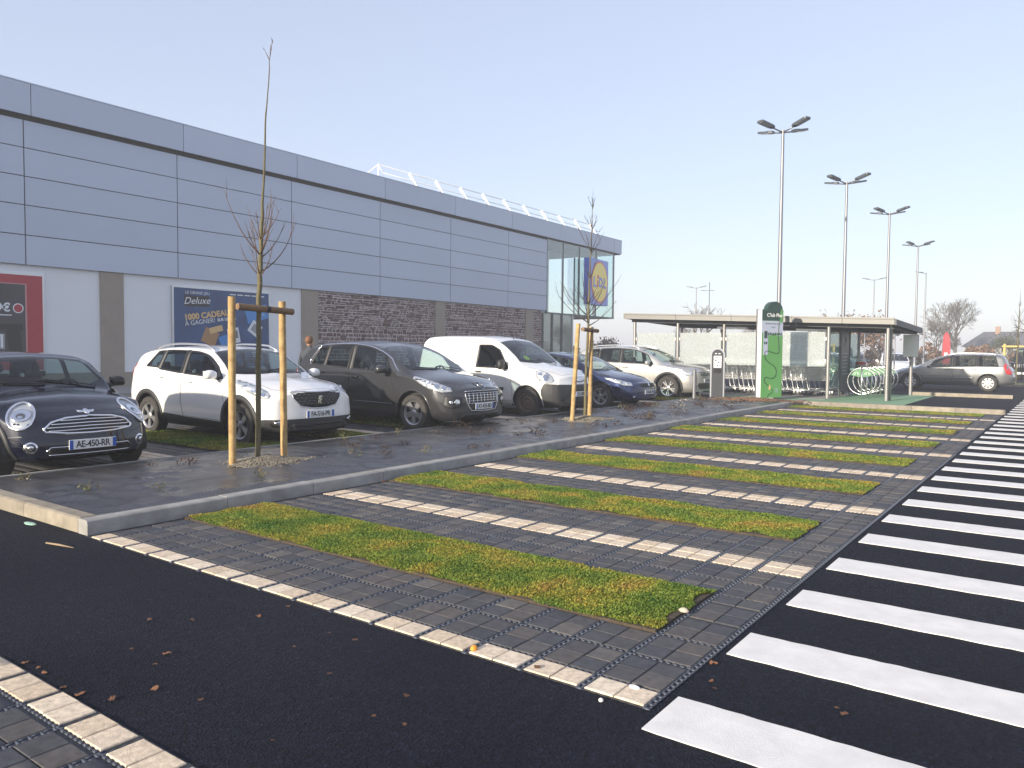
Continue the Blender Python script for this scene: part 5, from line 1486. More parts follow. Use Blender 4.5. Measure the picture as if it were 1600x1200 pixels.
def build_kangoo():
    sp = dict(FO=.875, WB=2.697, RO=.64, W=1.829, cowl=-.10, roof=(-.92, -3.15), rw=.318, arch=.385, tumble=.15, bow_f=.22, edge_r=.12,
      top=[(.875,.90),(.72,.985),(.35,1.085),(-.10,1.165),(-.45,1.40),(-.80,1.63),(-1.1,1.75),(-1.6,1.805),(-2.5,1.815),(-3.05,1.79),(-3.22,1.72),(-3.30,1.4),(-3.337,1.0)],
      belt=[(.875,.75),(.3,.92),(-.3,1.015),(-1.4,1.05),(-2.6,1.06),(-3.337,1.05)],
      plan=[(.875,.82),(.77,.90),(.55,.955),(.2,.985),(-.3,1),(-2.9,1),(-3.2,.985),(-3.337,.93)],
      nose=[(.10,-.12),(.22,-.02),(.45,0),(.68,-.02),(.82,-.10),(.95,-.17)], tail=[(.2,-.06),(.45,0),(.8,-.01),(1.4,-.03),(1.75,-.06)], bow_r=.05,
      paint=paint('white_van_paint', (0.80, 0.79, 0.76), 0, .32, dirt=.85))
    c = Car(sp, 'parked_van', 'white panel van with black bumper and a green disc on its windscreen', (-9.77, 14.86, 0), 0, GRP, 'van')
    D1 = [(-.40,.34),(-.40,.62),(-.46,c.B(-.46)-.002),(-1.50,c.B(-1.5)-.002),(-1.52,.60),(-1.50,.34)]
    w1 = c.win(-.52,-.80,-1.44,-1.40,.03,.12, 1.575); W = std_cuts(c, [w1], [D1], rear=[(-.1,1.15),(.6,1.15),(.55,1.6),(-.1,1.6)],
        hood=[(.66,.0),(.62,.42),(.40,.66),(.1,.74),(-.06,.74)], bumper=([(.37,.0),(.37,.60),(.44,.74),(1.2,.70),(1.2,0)], M_BLACKPL), rbump=([(-3.1,0),(-3.1,.55),(-3.6,.55),(-3.6,0)], M_BLACKPL))
    c.seals(W, .035); c.wheels(.318, .195, 'steel'); c.cabin(False); c.handles([(-1.36,.97)], M_BLACKPL); c.mirror(-.62, 1.10, M_BLACKPL, (.14,.21,.22), .14)
    b = MB(); b.box(-1.92, -1.86, -.66, .66, .3, 1.60); b.build('bulkhead', M_INTER, c.root)
    c.wipers([(-.18,.60,-.26,-.08),(-.18,-.1,-.30,-.66)])
    c.spatch([(-.62,.575),(-.62,.635),(-1.48,.635),(-1.48,.575)], .014, M_BLACKPL, 'rub_strip'); c.spatch([(-1.56,.575),(-1.56,.635),(-2.22,.635),(-2.22,.575)], .014, M_BLACKPL, 'rub_strip')
    c.seams([('S', [(-1.56,.66),(-1.56,1.52)], False), ('S', [(-1.58,1.02),(-3.2,1.02)], False)])
    c.lamp([(.16,.80),(.19,.90),(.30,.985),(.44,1.03),(.52,1.0),(.52,.90),(.46,.80),(.34,.745),(.22,.75)], R(40), [(.33,.865,.075,None),(.44,.945,.045,None)], M_LAMPSV)
    c.fpatch(sym([(0,.615),(.40,.615),(.44,.585),(.38,.56),(0,.56)]), .004, M_SEAL, 'upper_intake')
    g = c.fpatch(sym([(0,.44),(.46,.44),(.52,.36),(.46,.29),(0,.285)]), .004, M_SEAL, 'lower_intake')
    for z in (.325,.36,.40): c.fbar([(-.47,z),(0,z),(.47,z)], .008, .008, M_BLACKPL, 'intake_bar', g)
    for y in (-.66,.66): c.fpatch(ell(y,.42,.05,.05), .008, M_SEAL, 'fog_lamp', cell=.03)
    em = c.fpatch([(0,.875),(.04,.815),(0,.755),(-.04,.815)], .012, M_CHROME, 'emblem', cell=.03)
    c.fbar([(-.24,.80),(-.10,.775),(0,.77),(.10,.775),(.24,.80)], .012, .004, M_BLACKPL, 'grille_trim')
    c.plate('CH-208-TV', .51)
    hh = c.hit('T', -.34, -.40); b = MB(); b.lathe([(.0001,0),(.085,0),(.085,.002),(.0001,.002)], 20, hh[1].to_track_quat('Z','Y').to_matrix(), hh[0] - hh[1]*.012); b.build('windscreen_disc', mat('lime_sticker', (.45,.62,.04), .5), c.root)
    b = MB(); b.tube([Vector((-1.0,0,c.T(-1.0))), Vector((-1.05,0,c.T(-1.0)+.10)), Vector((-1.16,0,c.T(-1.0)+.26))], [.010,.005,.003], 6); b.build('aerial', M_SEAL, c.root, True)
build_kangoo()

def build_mini():
    sp = dict(FO=.70, WB=2.467, RO=.53, W=1.683, cowl=-.30, roof=(-.80, -2.6), rw=.308, arch=.372, tumble=.26, bow_f=.24, nose_len=.62, edge_r=.13,
      top=[(.70,.705),(.58,.80),(.3,.895),(-.05,.95),(-.30,.985),(-.55,1.185),(-.78,1.335),(-1.0,1.385),(-1.5,1.407),(-2.1,1.39),(-2.55,1.335),(-2.75,1.2),(-2.9,.95),(-2.995,.82)],
      belt=[(.70,.60),(.2,.80),(-.3,.90),(-1.5,.93),(-2.4,.955),(-3.0,.95)],
      plan=[(.70,.80),(.62,.88),(.45,.945),(.15,.985),(-.3,1),(-2.0,1),(-2.5,.985),(-2.85,.93),(-2.995,.84)],
      nose=[(.10,-.10),(.22,-.02),(.38,.0),(.50,-.02),(.62,-.045),(.72,-.10),(.80,-.16)], tail=[(.2,-.06),(.45,0),(.7,-.01),(1.0,-.05),(1.2,-.06)],
      paint=paint('midnight_blue_car_paint', (0.004, 0.006, 0.018), .1, .22))
    c = Car(sp, 'parked_car', 'small midnight blue hatchback with round headlights and chrome grille', (-9.69, 4.28, 0), 0, GRP)
    D1 = [(-.42,.34),(-.40,.62),(-.46,c.B(-.46)-.002),(-1.62,c.B(-1.62)-.002),(-1.64,.60),(-1.52,.36)]
    W = std_cuts(c, [(-.48,-.62,-1.56,-1.56,.02,.035), (-1.62,-1.62,-2.45,-2.40,.02,.035)], [D1], rear=[(-.1,1.0),(.5,1.0),(.46,1.27),(-.1,1.28)],
        hood=[(.56,.0),(.50,.36),(.40,.56),(.20,.70),(-.28,.74)], sill=[(-.35,.1),(-.38,.30),(-2.1,.30),(-2.12,.1)], clad=M_BLACKPL, bumper=([(.36,.0),(.37,.48),(.5,.495),(1.2,.495),(1.2,0)], c.mat))
    c.seals(W, .03); c.strip('S', [(x, c.B(x) + .004) for x in np.linspace(-.35, -2.6, 14)], .018, .006, M_CHROME, 'belt_trim')
    c.strip('S', [(-1.59, c.B(-1.59)+.02), (-1.59, 1.32)], .07, .004, M_SEAL, 'pillar_trim')
    c.wheels(.308, .195, 'ten'); c.cabin(); c.handles([(-1.45,.84)], M_CHROME); c.mirror(-.55, .985, M_SEAL, (.13,.19,.13), .13)
    c.wipers([(-.36,.55,-.42,-.10),(-.36,-.05,-.44,-.62)])
    g = sym([(0,.69),(.25,.675),(.40,.635),(.475,.565),(.46,.535),(.25,.512),(0,.505)]); go = c.fpatch(g, .004, M_SEAL, 'grille'); c.fbar(g, .015, .010, M_CHROME, 'grille_surround', go, closed=True)
    for z, w in ((.542,.43),(.578,.44),(.613,.40),(.648,.31)): c.fbar([(-w,z),(0,z+.006),(w,z)], .0085, .014, M_CHROME, 'grille_bar', go)
    lp = [(.335 + .130*math.cos(2*PI*k/28), .705 + .136*math.sin(2*PI*k/28)) for k in range(28)]
    c.lamp(lp, R(30), [(.335,.715,.098,None),(.335,.705,.045,M_LAMPBK)], M_LAMPSV, ring=.014)
    em = c.fpatch(ell(0,.735,.03,.026), .012, M_CHROME, 'emblem', cell=.03)
    for sg in (1,-1): c.fpatch([(sg*.03,.745),(sg*.10,.750),(sg*.075,.728),(sg*.03,.726)], .010, M_CHROME, 'emblem_wing', parent=em, cell=.03)
    li = c.fpatch(sym([(0,.365),(.42,.365),(.45,.33),(.43,.245),(.37,.205),(0,.20)]), .004, M_SEAL, 'lower_intake')
    c.fbar(sym([(0,.368),(.42,.368),(.455,.33),(.435,.245),(.37,.20),(0,.195)]), .006, .008, M_CHROME, 'intake_surround', li, closed=True); c.fbar([(-.44,.285),(0,.285),(.44,.285)], .006, .010, M_CHROME, 'intake_bar', li)
    for y in (-.60,.60):
        f = c.fpatch(ell(y,.375,.062,.062), .006, M_CHROME, 'fog_lamp', cell=.03); c.fpatch(ell(y,.375,.046,.046), .012, M_LAMPBK, 'reflector', parent=f, cell=.03); c.fpatch(ell(y,.375,.026,.026), .018, M_REFL, 'bulb', parent=f, cell=.03)
    c.plate('AE-450-RR', .385)
    c.fbar([(-.62,.15),(0,.135),(.62,.15)], .02, .0, M_BLACKPL, 'bumper_lip')
build_mini()

def build_laguna():
    sp = dict(FO=.95, WB=2.748, RO=.88, W=1.772, cowl=-.10, roof=(-1.15, -2.55), rw=.317, arch=.375, tumble=.33, bow_f=.24,
      top=[(.95,.665),(.75,.77),(.3,.885),(-.10,.955),(-.5,1.135),(-.95,1.32),(-1.3,1.39),(-1.8,1.428),(-2.3,1.40),(-2.75,1.26),(-3.1,1.09),(-3.4,1.04),(-3.56,.99),(-3.627,.88)],
      belt=[(.95,.56),(.3,.80),(-.4,.895),(-1.5,.935),(-2.6,.965),(-3.627,.95)],
      plan=[(.95,.82),(.84,.89),(.6,.95),(.2,.985),(-.3,1),(-2.4,1),(-3.1,.98),(-3.5,.92),(-3.627,.84)],
      nose=[(.10,-.12),(.22,-.02),(.38,0),(.55,-.01),(.68,-.06)], tail=[(.2,-.06),(.45,0),(.7,-.01),(1.0,-.05)],
      paint=paint('navy_car_paint', (0.012, 0.022, 0.075), .35, .25))
    c = Car(sp, 'parked_car', 'low navy blue saloon behind the far staked tree', (-9.75, 18.05, 0), 0, GRP)
    D1 = [(-.44,.32),(-.42,.58),(-.50,c.B(-.5)-.002),(-1.58,c.B(-1.58)-.002),(-1.62,.6),(-1.56,.34)]; D2 = [(-1.565,.34),(-1.625,.6),(-1.59,c.B(-1.59)-.002),(-2.52,c.B(-2.5)-.002),(-2.5,.8),(-2.28,.6),(-2.2,.38)]
    W = std_cuts(c, [(-.55,-.85,-1.56,-1.56,.02), (-1.64,-1.64,-2.42,-2.36,.02)], [D1, D2], rear=[(-.1,1.05),(.5,1.05),(.4,1.3),(-.1,1.3)], hood=[(.74,.0),(.70,.42),(.45,.64),(.1,.72),(-.08,.72)],
        bumper=([(.40,.0),(.40,.50),(.55,.54),(1.3,.54),(1.3,0)], c.mat))
    c.seals(W); c.wheels(.317, .205, 'y'); c.cabin(); c.handles([(-1.42,.83),(-2.36,.85)], c.mat); c.mirror(-.66, .93, c.mat)
    c.strip('S', [(-1.60, c.B(-1.6)+.02), (-1.60, 1.36)], .09, .004, M_SEAL, 'pillar_trim')
    g = c.fpatch(sym([(0,.64),(.36,.645),(.40,.60),(.30,.555),(0,.55)]), .004, M_SEAL, 'grille')
    for z in (.575,.60,.622): c.fbar([(-.34,z),(0,z),(.34,z)], .006, .008, M_BLACKPL, 'grille_bar', g)
    c.fbar([(-.42,.655),(0,.655),(.42,.655)], .009, .006, M_CHROME, 'grille_trim', g); c.fpatch([(0,.665),(.04,.61),(0,.555),(-.04,.61)], .014, M_CHROME, 'emblem', parent=g, cell=.03)
    c.lamp([(.03,.60),(.05,.665),(.25,.715),(.50,.775),(.62,.79),(.60,.745),(.45,.675),(.25,.605)], R(36), [(.16,.645,.036,None),(.30,.67,.042,None),(.44,.715,.030,None)], M_LAMPSV)
    c.fpatch(sym([(0,.30),(.50,.30),(.54,.25),(.45,.21),(0,.205)]), .004, M_SEAL, 'lower_intake')
    for y in (-.62,.62): c.fpatch(ell(y,.31,.04,.035), .006, M_REFL, 'fog_lamp', cell=.03)
    c.plate('CN-661-FB', .43)
    c.wipers([(-.16,.60,-.24,-.08),(-.16,-.1,-.28,-.62)])
build_laguna()

def build_tiguan():
    sp = dict(FO=.91, WB=2.681, RO=.90, W=1.839, cowl=-.08, roof=(-1.0, -3.0), rw=.350, arch=.425, tumble=.27, bow_f=.18,
      top=[(.91,.88),(.78,.965),(.35,1.05),(-.08,1.115),(-.5,1.33),(-.95,1.525),(-1.3,1.60),(-1.9,1.632),(-2.6,1.60),(-3.1,1.53),(-3.28,1.38),(-3.45,1.12),(-3.58,.98)],
      belt=[(.91,.76),(.3,.95),(-.5,1.03),(-1.6,1.07),(-2.6,1.10),(-3.58,1.10)],
      plan=[(.91,.85),(.82,.92),(.62,.965),(.25,.99),(-.3,1),(-2.6,1),(-3.2,.985),(-3.45,.94),(-3.58,.86)],
      nose=[(.10,-.12),(.22,-.03),(.40,0),(.60,-.005),(.80,-.02),(.92,-.06)], tail=[(.2,-.08),(.45,0),(.8,-.01),(1.1,-.05),(1.4,-.05)],
      paint=paint('silver_car_paint', (0.50, 0.49, 0.465), .6, .30, dirt=.2))
    c = Car(sp, 'parked_car', 'silver crossover with split alloy wheels next to the cart shelter', (-10.08, 22.82, 0), 0, GRP)
    D1 = [(-.46,.40),(-.44,.66),(-.52,c.B(-.52)-.002),(-1.64,c.B(-1.64)-.002),(-1.68,.66),(-1.62,.42)]; D2 = [(-1.625,.42),(-1.685,.66),(-1.65,c.B(-1.65)-.002),(-2.58,c.B(-2.5)-.002),(-2.58,.9),(-2.30,.7),(-2.22,.44)]
    W = std_cuts(c, [(-.50,-.72,-1.60,-1.60), (-1.72,-1.72,-2.42,-2.40), (-2.50,-2.46,-2.98,-2.80,.04)], [D1, D2], rear=[(-.1,1.15),(.54,1.15),(.5,1.45),(-.1,1.46)], hood=[(.76,.0),(.74,.45),(.55,.66),(.1,.76),(-.06,.76)],
        bumper=([(.46,.0),(.46,.62),(.6,.66),(1.2,.66),(1.2,0)], c.mat), sill=[(-.40,.1),(-.43,.37),(-2.24,.39),(-2.26,.1)], clad=M_BLACKPL)
    c.seals(W); c.strip('S', [(-1.66, c.B(-1.66)+.02), (-1.66, 1.54)], .10, .004, M_SEAL, 'pillar_trim'); c.strip('S', [(-2.46, c.B(-2.46)+.02), (-2.43, 1.50)], .07, .004, M_SEAL, 'pillar_trim')
    c.wheels(.350, .235, 'y', rimr=.245); c.cabin(); c.handles([(-1.46,.95),(-2.42,.97)], c.mat); c.mirror(-.62, 1.06, c.mat); rails(c, -1.0, -2.95, M_SATIN)
    g = c.fpatch(sym([(0,.84),(.42,.84),(.44,.76),(.38,.715),(0,.71)]), .004, M_SEAL, 'grille')
    for z in (.745,.78,.815): c.fbar([(-.40,z),(0,z),(.40,z)], .008, .010, M_CHROME, 'grille_bar', g)
    c.fpatch(ell(0,.775,.06,.06), .016, M_CHROME, 'emblem', parent=g, cell=.03); c.fpatch(ell(0,.775,.048,.048), .020, M_SEAL, 'emblem_field', parent=g, cell=.03)
    c.lamp([(.10,.74),(.10,.835),(.30,.85),(.55,.905),(.60,.885),(.52,.80),(.38,.735),(.20,.72)], R(36), [(.20,.785,.036,None),(.33,.795,.04,None),(.45,.83,.03,None)], M_LAMPSV)
    l = c.fpatch(sym([(0,.50),(.55,.50),(.60,.42),(.50,.33),(0,.32)]), .004, M_SEAL, 'lower_intake')
    for z in (.37,.41,.45): c.fbar([(-.5,z),(0,z),(.5,z)], .008, .008, M_BLACKPL, 'intake_bar', l)
    c.fbar([(-.66,.27),(0,.25),(.66,.27)], .018, .004, M_SATIN, 'bumper_lip')
    for y in (-.68,.68): c.fpatch(ell(y,.43,.05,.03), .008, M_REFL, 'fog_lamp', cell=.03)
    c.plate('EJ-907-KD', .575); c.wipers([(-.14,.60,-.20,-.08),(-.14,-.1,-.26,-.66)])
build_tiguan()

def build_wagon(name, label, loc, rz, pt, group=None, simple=False, plate_txt=''):
    sp = dict(FO=.85, WB=2.708, RO=.86, W=1.757, cowl=-.12, roof=(-1.15, -3.1), rw=.316, arch=.375, tumble=.27, bow_f=.22, tail_len=.5,
      top=[(.85,.66),(.66,.775),(.25,.885),(-.12,.955),(-.55,1.155),(-1.05,1.36),(-1.45,1.452),(-2.0,1.482),(-2.7,1.468),(-3.12,1.43),(-3.26,1.30),(-3.42,1.0),(-3.566,.82)],
      belt=[(.85,.55),(.3,.80),(-.4,.885),(-1.5,.925),(-2.6,.955),(-3.566,.96)],
      plan=[(.85,.80),(.75,.88),(.55,.94),(.2,.985),(-.3,1),(-2.6,1),(-3.2,.985),(-3.45,.94),(-3.566,.86)],
      nose=[(.10,-.12),(.22,-.02),(.38,0),(.55,-.02),(.68,-.08)], tail=[(.2,-.10),(.36,0),(.55,0),(.75,-.03),(1.0,-.04),(1.3,-.05)], paint=pt)
    c = Car(sp, name, label, loc, rz, group)
    D1 = [(-.44,.32),(-.42,.58),(-.50,c.B(-.5)-.002),(-1.46,c.B(-1.46)-.002),(-1.50,.6),(-1.46,.34)]; D2 = [(-1.465,.34),(-1.505,.6),(-1.47,c.B(-1.47)-.002),(-2.36,c.B(-2.36)-.002),(-2.38,.8),(-2.26,.64),(-2.16,.38)]
    W = std_cuts(c, [(-.62,-.86,-1.42,-1.42,.02), (-1.54,-1.54,-2.26,-2.26,.02), (-2.36,-2.36,-3.04,-2.92,.02)], [D1, D2], rear=[(-.1,1.0),(.55,1.0),(.5,1.36),(-.1,1.37)], hood=[(.60,.0),(.58,.42),(.40,.62),(.1,.70),(-.10,.70)],
        bumper=([(.40,.0),(.40,.50),(.55,.54),(1.2,.54),(1.2,0)], c.mat), rbump=([(-3.1,0),(-3.1,.52),(-3.7,.52),(-3.7,0)], c.mat))
    c.seals(W); c.strip('S', [(-1.48, c.B(-1.48)+.02), (-1.48, 1.40)], .09, .004, M_SEAL, 'pillar_trim'); c.strip('S', [(-2.31, c.B(-2.3)+.02), (-2.31, 1.40)], .07, .004, M_SEAL, 'pillar_trim')
    c.wheels(.316, .205, 'cover'); c.cabin(); c.handles([(-1.32,.82),(-2.24,.845)], c.mat); c.mirror(-.68, .92, c.mat); rails(c, -1.2, -3.05, M_SATIN, .04, .02)
    c.spatch([(-.46,.47),(-.46,.52),(-1.45,.53),(-1.45,.48)], .012, c.mat, 'door_moulding'); c.spatch([(-1.52,.48),(-1.52,.53),(-2.24,.54),(-2.22,.49)], .012, c.mat, 'door_moulding')
    c.lamp([(.02,.56),(.05,.64),(.25,.71),(.48,.795),(.56,.80),(.50,.71),(.35,.63),(.2,.575)], R(36), [(.15,.62,.036,None),(.28,.66,.040,None)], M_LAMPSV)
    g = c.fpatch(sym([(0,.46),(.42,.46),(.46,.38),(.36,.27),(0,.26)]), .004, M_SEAL, 'grille')
    for z in (.31,.36,.41): c.fbar([(-.38,z),(0,z),(.38,z)], .007, .010, M_BLACKPL, 'grille_bar', g)
    c.plate(plate_txt, .43 if not simple else .46)
    c.spatch([(-3.20,.98),(-3.30,.70),(-3.40,.66),(-3.53,.70),(-3.44,.90),(-3.36,1.03),(-3.27,1.10)], .010, M_REDL, 'tail_light')
    return c
WG = build_wagon('estate_car', 'grey estate car parked side on right of the cart shelter', (-5.47, 36.0, 0), PI, paint('mid_grey_car_paint', (0.20, 0.205, 0.21), .6, .3, dirt=.2))
# ---------------------------------------------------------------- young staked trees
M_BARK = mat('young_bark', (0.105, 0.080, 0.045), 0.85, var=0.8, vscale=25, col2=(0.16, 0.15, 0.07), bump=0.8, bscale=60)
M_TWIG = mat('reddish_twig', (0.13, 0.078, 0.052), 0.7, var=0.6, vscale=18, col2=(0.10, 0.06, 0.04))
M_TWIGD = mat('dark_twig', (0.060, 0.050, 0.045), 0.8, var=0.6, vscale=18)
M_POST = mat('round_pine_post', (0.50, 0.35, 0.15), 0.8, var=0.9, vscale=11, col2=(0.28, 0.16, 0.06), bump=0.5, bscale=45)
M_RAIL = mat('weathered_crossbar', (0.24, 0.145, 0.075), 0.8, var=0.8, vscale=14, col2=(0.13, 0.08, 0.045), bump=0.5, bscale=45)
def branch_path(p0, d, ln, n, up=0.35, wob=0.03, rs=random):
    P = [Vector(p0)]; d = Vector(d).normalized()
    for k in range(n):
        d = (d + Vector((rs.uniform(-wob, wob), rs.uniform(-wob, wob), up / n + rs.uniform(-wob, wob)))).normalized(); P.append(P[-1] + d * (ln / n))
    return P
def young_tree(loc, pts, rads, whorls, label, seed, tm):
    rs = random.Random(seed); t = thing('young_tree', label, 'tree', loc, 0, 'young staked trees in the planting bed')
    b = MB(); P = [Vector(p) for p in pts]
    fine = []; rr = []
    for i in range(len(P) - 1):
        for k in range(5):
            f = k / 5; q = P[i].lerp(P[i+1], f); fine.append(q + Vector((rs.uniform(-.006,.006), rs.uniform(-.006,.006), 0))); rr.append((rads[i] + (rads[i+1]-rads[i]) * f) * rs.uniform(.92, 1.10))
    fine.append(P[-1]); rr.append(rads[-1])
    b.tube(fine, rr, 8); b.build('trunk', M_BARK, t, True)
    def at(z):
        for i in range(len(P) - 1):
            if P[i].z <= z <= P[i+1].z: return P[i].lerp(P[i+1], (z - P[i].z) / (P[i+1].z - P[i].z))
        return P[-1]
    for (z, n, ln, el, up) in whorls:
        for k in range(n):
            zz = z + rs.uniform(-.05, .05); a = 2 * PI * k / n + rs.uniform(-.4, .4); e = R(el + rs.uniform(-12, 12)); L_ = ln * rs.uniform(.55, 1.15)
            Q = branch_path(at(zz), (math.cos(a) * math.cos(e), math.sin(a) * math.cos(e), math.sin(e)), L_, 7, up, .05, rs)
            b = MB(); r0 = .0062 + .004 * L_; b.tube(Q, [r0 * (1 - .8 * i / 7) for i in range(8)], 5)
            for j in (3, 4, 5, 6):
                if rs.random() < .55:
                    Q2 = branch_path(Q[j], (Q[j] - Q[j-1]) + Vector((rs.uniform(-.5,.5), rs.uniform(-.5,.5), .2)) * .1, L_ * .28, 3, .3, .08, rs); b.tube(Q2, [.0035, .003, .0025, .0015], 4)
            b.build('branch', tm, t, True)
    return t
def stake_frame(a, b_, ta, tb, bar, label, r=.043, m_=None):
    t = thing('tree_support', label, 'tree stakes', ((a[0]+b_[0])/2, (a[1]+b_[1])/2, a[2]), 0, 'wooden tree supports')
    rs = random.Random(int(a[1]*10))
    for p, q in ((a, ta), (b_, tb)):
        P = [Vector(p).lerp(Vector(q), k/8) + Vector((rs.uniform(-.003,.003), rs.uniform(-.003,.003), 0)) for k in range(9)]
        o = MB(); o.tube(P, [r*rs.uniform(.96,1.04) for _ in P], 12); o.build('post', m_ or M_POST, t, 50, world=True)
    o = MB(); P = [Vector(bar[0]).lerp(Vector(bar[1]), k/6) for k in range(7)]; o.tube(P, [r*.92]*7, 12); o.build('crossbar', M_RAIL if not m_ else m_, t, 50, world=True)
    o = MB(); c = Vector(bar[0]).lerp(Vector(bar[1]), .53); d = (Vector(bar[1]) - Vector(bar[0])).normalized()
    o.cyl(c - d*.025, c + d*.025, r*.98, r*.98, 14); o.build('strap', M_SEAL, t, 40, world=True)
    return t
young_tree((-7.95, 5.72, .08), [(0,0,0),(.02,0,.8),(.03,.0,1.5),(.04,0,2.0),(.06,.01,2.45),(.08,.01,2.75),(.12,.02,3.3),(.17,.01,4.0),(.22,.03,4.6),(.24,.04,4.93)], [.034,.030,.029,.028,.026,.022,.013,.009,.006,.002],
  [(2.26,6,.74,22,1.5),(2.48,6,.78,36,1.3),(2.68,5,.60,50,1.0),(4.78,3,.16,70,.2)], 'bare young tree with tall thin leader beside the white crossover', 3, M_TWIG)
stake_frame((-7.96,5.38,.05), (-7.94,6.10,.05), (-7.95,5.38,2.07), (-7.94,6.08,2.05), ((-7.87,5.40,1.955),(-7.855,6.17,1.925)), 'two pale pine posts with brown crossbar around the near young tree')
young_tree((-7.88, 13.30, .08), [(0,0,0),(.01,0,.8),(.04,.0,1.6),(.05,0,2.2),(.07,.01,3.0),(.10,.01,3.8),(.12,0,4.55)], [.032,.028,.025,.022,.016,.009,.002],
  [(1.92,5,1.05,22,.7),(2.08,7,1.0,38,.6),(2.3,6,.75,45,.6),(2.8,4,.5,50,.5),(3.3,6,.62,52,.5),(3.8,5,.35,55,.4),(4.2,4,.22,60,.3)], 'bare branching young tree in front of the white van', 8, M_TWIGD)
stake_frame((-7.80,12.68,.05), (-7.80,13.34,.05), (-7.83,12.92,1.99), (-7.85,13.46,1.94), ((-7.75,12.96,1.885),(-7.765,13.56,1.865)), 'two leaning pine posts with crossbar around the farther young tree')
# ---------------------------------------------------------------- seedlings, leaves, litter
M_SPRIG = island_mat('sprig_leaves', [(0.10,0.13,0.035),(0.16,0.15,0.06),(0.20,0.12,0.06),(0.07,0.10,0.03)], 0.7, 0.2, 50)
M_SPRIGD = island_mat('dry_sprig_leaves', [(0.045,0.026,0.018),(0.075,0.040,0.022),(0.028,0.020,0.015),(0.12,0.05,0.03)], 0.8, 0.2, 50)
def sprig(mt, seed, n=26, h=.11, r=.10):
    rs = random.Random(seed); b = MB()
    for k in range(n):
        a = rs.uniform(0, 2*PI); rr = r * rs.random()**.7; z = h * rs.random() * (1 - .4*rr/r); c = Vector((rr*math.cos(a), rr*math.sin(a), z + .005))
        l = rs.uniform(.022,.042); u = Vector((rs.uniform(-1,1), rs.uniform(-1,1), rs.uniform(-.3,.8))).normalized()*l; v = u.cross(Vector((rs.uniform(-1,1), rs.uniform(-1,1), 1))).normalized()*l*.42
        b.add([c - u*.5, c + v*.6, c + u*.5, c - v*.6], [(0,1,2,3)])
    for k in range(5):
        a = rs.uniform(0, 2*PI); b.tube([Vector((0,0,-.01)), Vector((r*.4*math.cos(a), r*.4*math.sin(a), h*.5)), Vector((r*.75*math.cos(a), r*.75*math.sin(a), h*rs.uniform(.6,1)))], [.003,.0025,.0015], 4)
    me = b.mesh('seedling', fix=False); me.materials.append(mt); return me
SP = [sprig(M_SPRIG, k) for k in range(3)] + [sprig(M_SPRIGD, 10 + k, 40, .09, .12) for k in range(4)]
rs = random.Random(21); k = 0
spots = [(-7.55,3.55,0),(-7.1,4.0,0),(-8.55,3.4,0),(-6.95,5.05,1),(-8.4,5.1,3),(-7.35,6.75,1),(-6.9,7.55,1),(-8.6,4.75,4),(-8.3,7.4,3),(-7.6,7.9,4)]
for j in range(66):
    spots.append((rs.uniform(-8.9,-6.6), 6.9 + (21.6-6.9)*rs.random()**1.0, rs.choice((3,4,5,6,3,4,5,6,1))))
for (x, y, m_) in spots:
    if math.hypot(x + 7.9, (y - 5.75)) < .5 or math.hypot(x + 7.8, y - 13.2) < .55: continue
    o = bpy.data.objects.new('seedling', SP[m_]); COL.objects.link(o); o.location = (x, y, bedz(x, y) + .006); s_ = rs.uniform(.65, 1.25) * (1.25 if y > 10 else 1); o.scale = (s_, s_, s_*rs.uniform(.8,1.2)); o.rotation_euler = (0,0,rs.uniform(0,6.28))
    if m_ < 3: tag(o, 'small green seedling poking through the weed membrane', 'seedling', 'green seedlings in the planting bed')
    else: tag(o, 'small withered brown seedling poking through the weed membrane', 'seedling', 'withered seedlings in the planting bed')
M_LEAF = mat('dead_leaf', (0.20, 0.085, 0.035), 0.75, var=0.8, vscale=30, col2=(0.11, 0.055, 0.03), objrand=.35)
def leaf_mesh(seed):
    rs = random.Random(seed); n = 9; b = MB(); vs = [(0,0,.010)]
    for k in range(n):
        a = 2*PI*k/n; r = (.024 if k % 3 else .019)*rs.uniform(.8,1.2); vs.append((r*math.cos(a)*1.25, r*math.sin(a), .003 + rs.uniform(0,.014)))
    b.add(vs, [(0, 1+k, 1+(k+1) % n) for k in range(n)]); me = b.mesh('fallen_leaf', fix=False); me.materials.append(M_LEAF); return me
LM = [leaf_mesh(k) for k in range(4)]
LP = [(-4.02,2.2),(-3.5,2.0),(-3.23,1.6),(-3.7,1.93),(-3.18,1.76),(-2.1,2.18),(-2.27,2.37),(-2.25,2.16),(-3.74,1.55),(-3.82,1.56),(-3.92,1.54),(-3.51,1.53),(-3.38,1.54),(-3.6,2.59),(-3.09,2.43),(-3.1,2.66),(-2.92,2.67),(-2.93,1.82),(-3.43,1.9),(-1.35,3.5),(-1.28,3.3),(-1.24,3.24),(-.76,3.37),(-.72,3.33),(-1.98,2.94),(-3.84,2.34),(-2.41,1.79)]
for j in range(26): LP.append((-6.12 + rs.uniform(-.06,.03), 3.75 + 2.45*rs.randrange(6) + rs.uniform(-.2,.15)))
for j in range(2): LP.append((rs.uniform(-5.5,-1.8), rs.uniform(1.6,2.8)))
for j, (x, y) in enumerate(LP):
    o = bpy.data.objects.new('fallen_leaf', LM[j % 4]); COL.objects.link(o); o.location = (x, y, .003 if y < 2.88 or x > -1.39 else .011); o.rotation_euler = (rs.uniform(-.2,.2), rs.uniform(-.2,.2), rs.uniform(0,6.28)); s_ = rs.uniform(.35,.8); o.scale = (s_, s_, s_)
    tag(o, 'curled brown leaf fallen on the car park', 'leaf', 'brown leaves fallen on the car park')
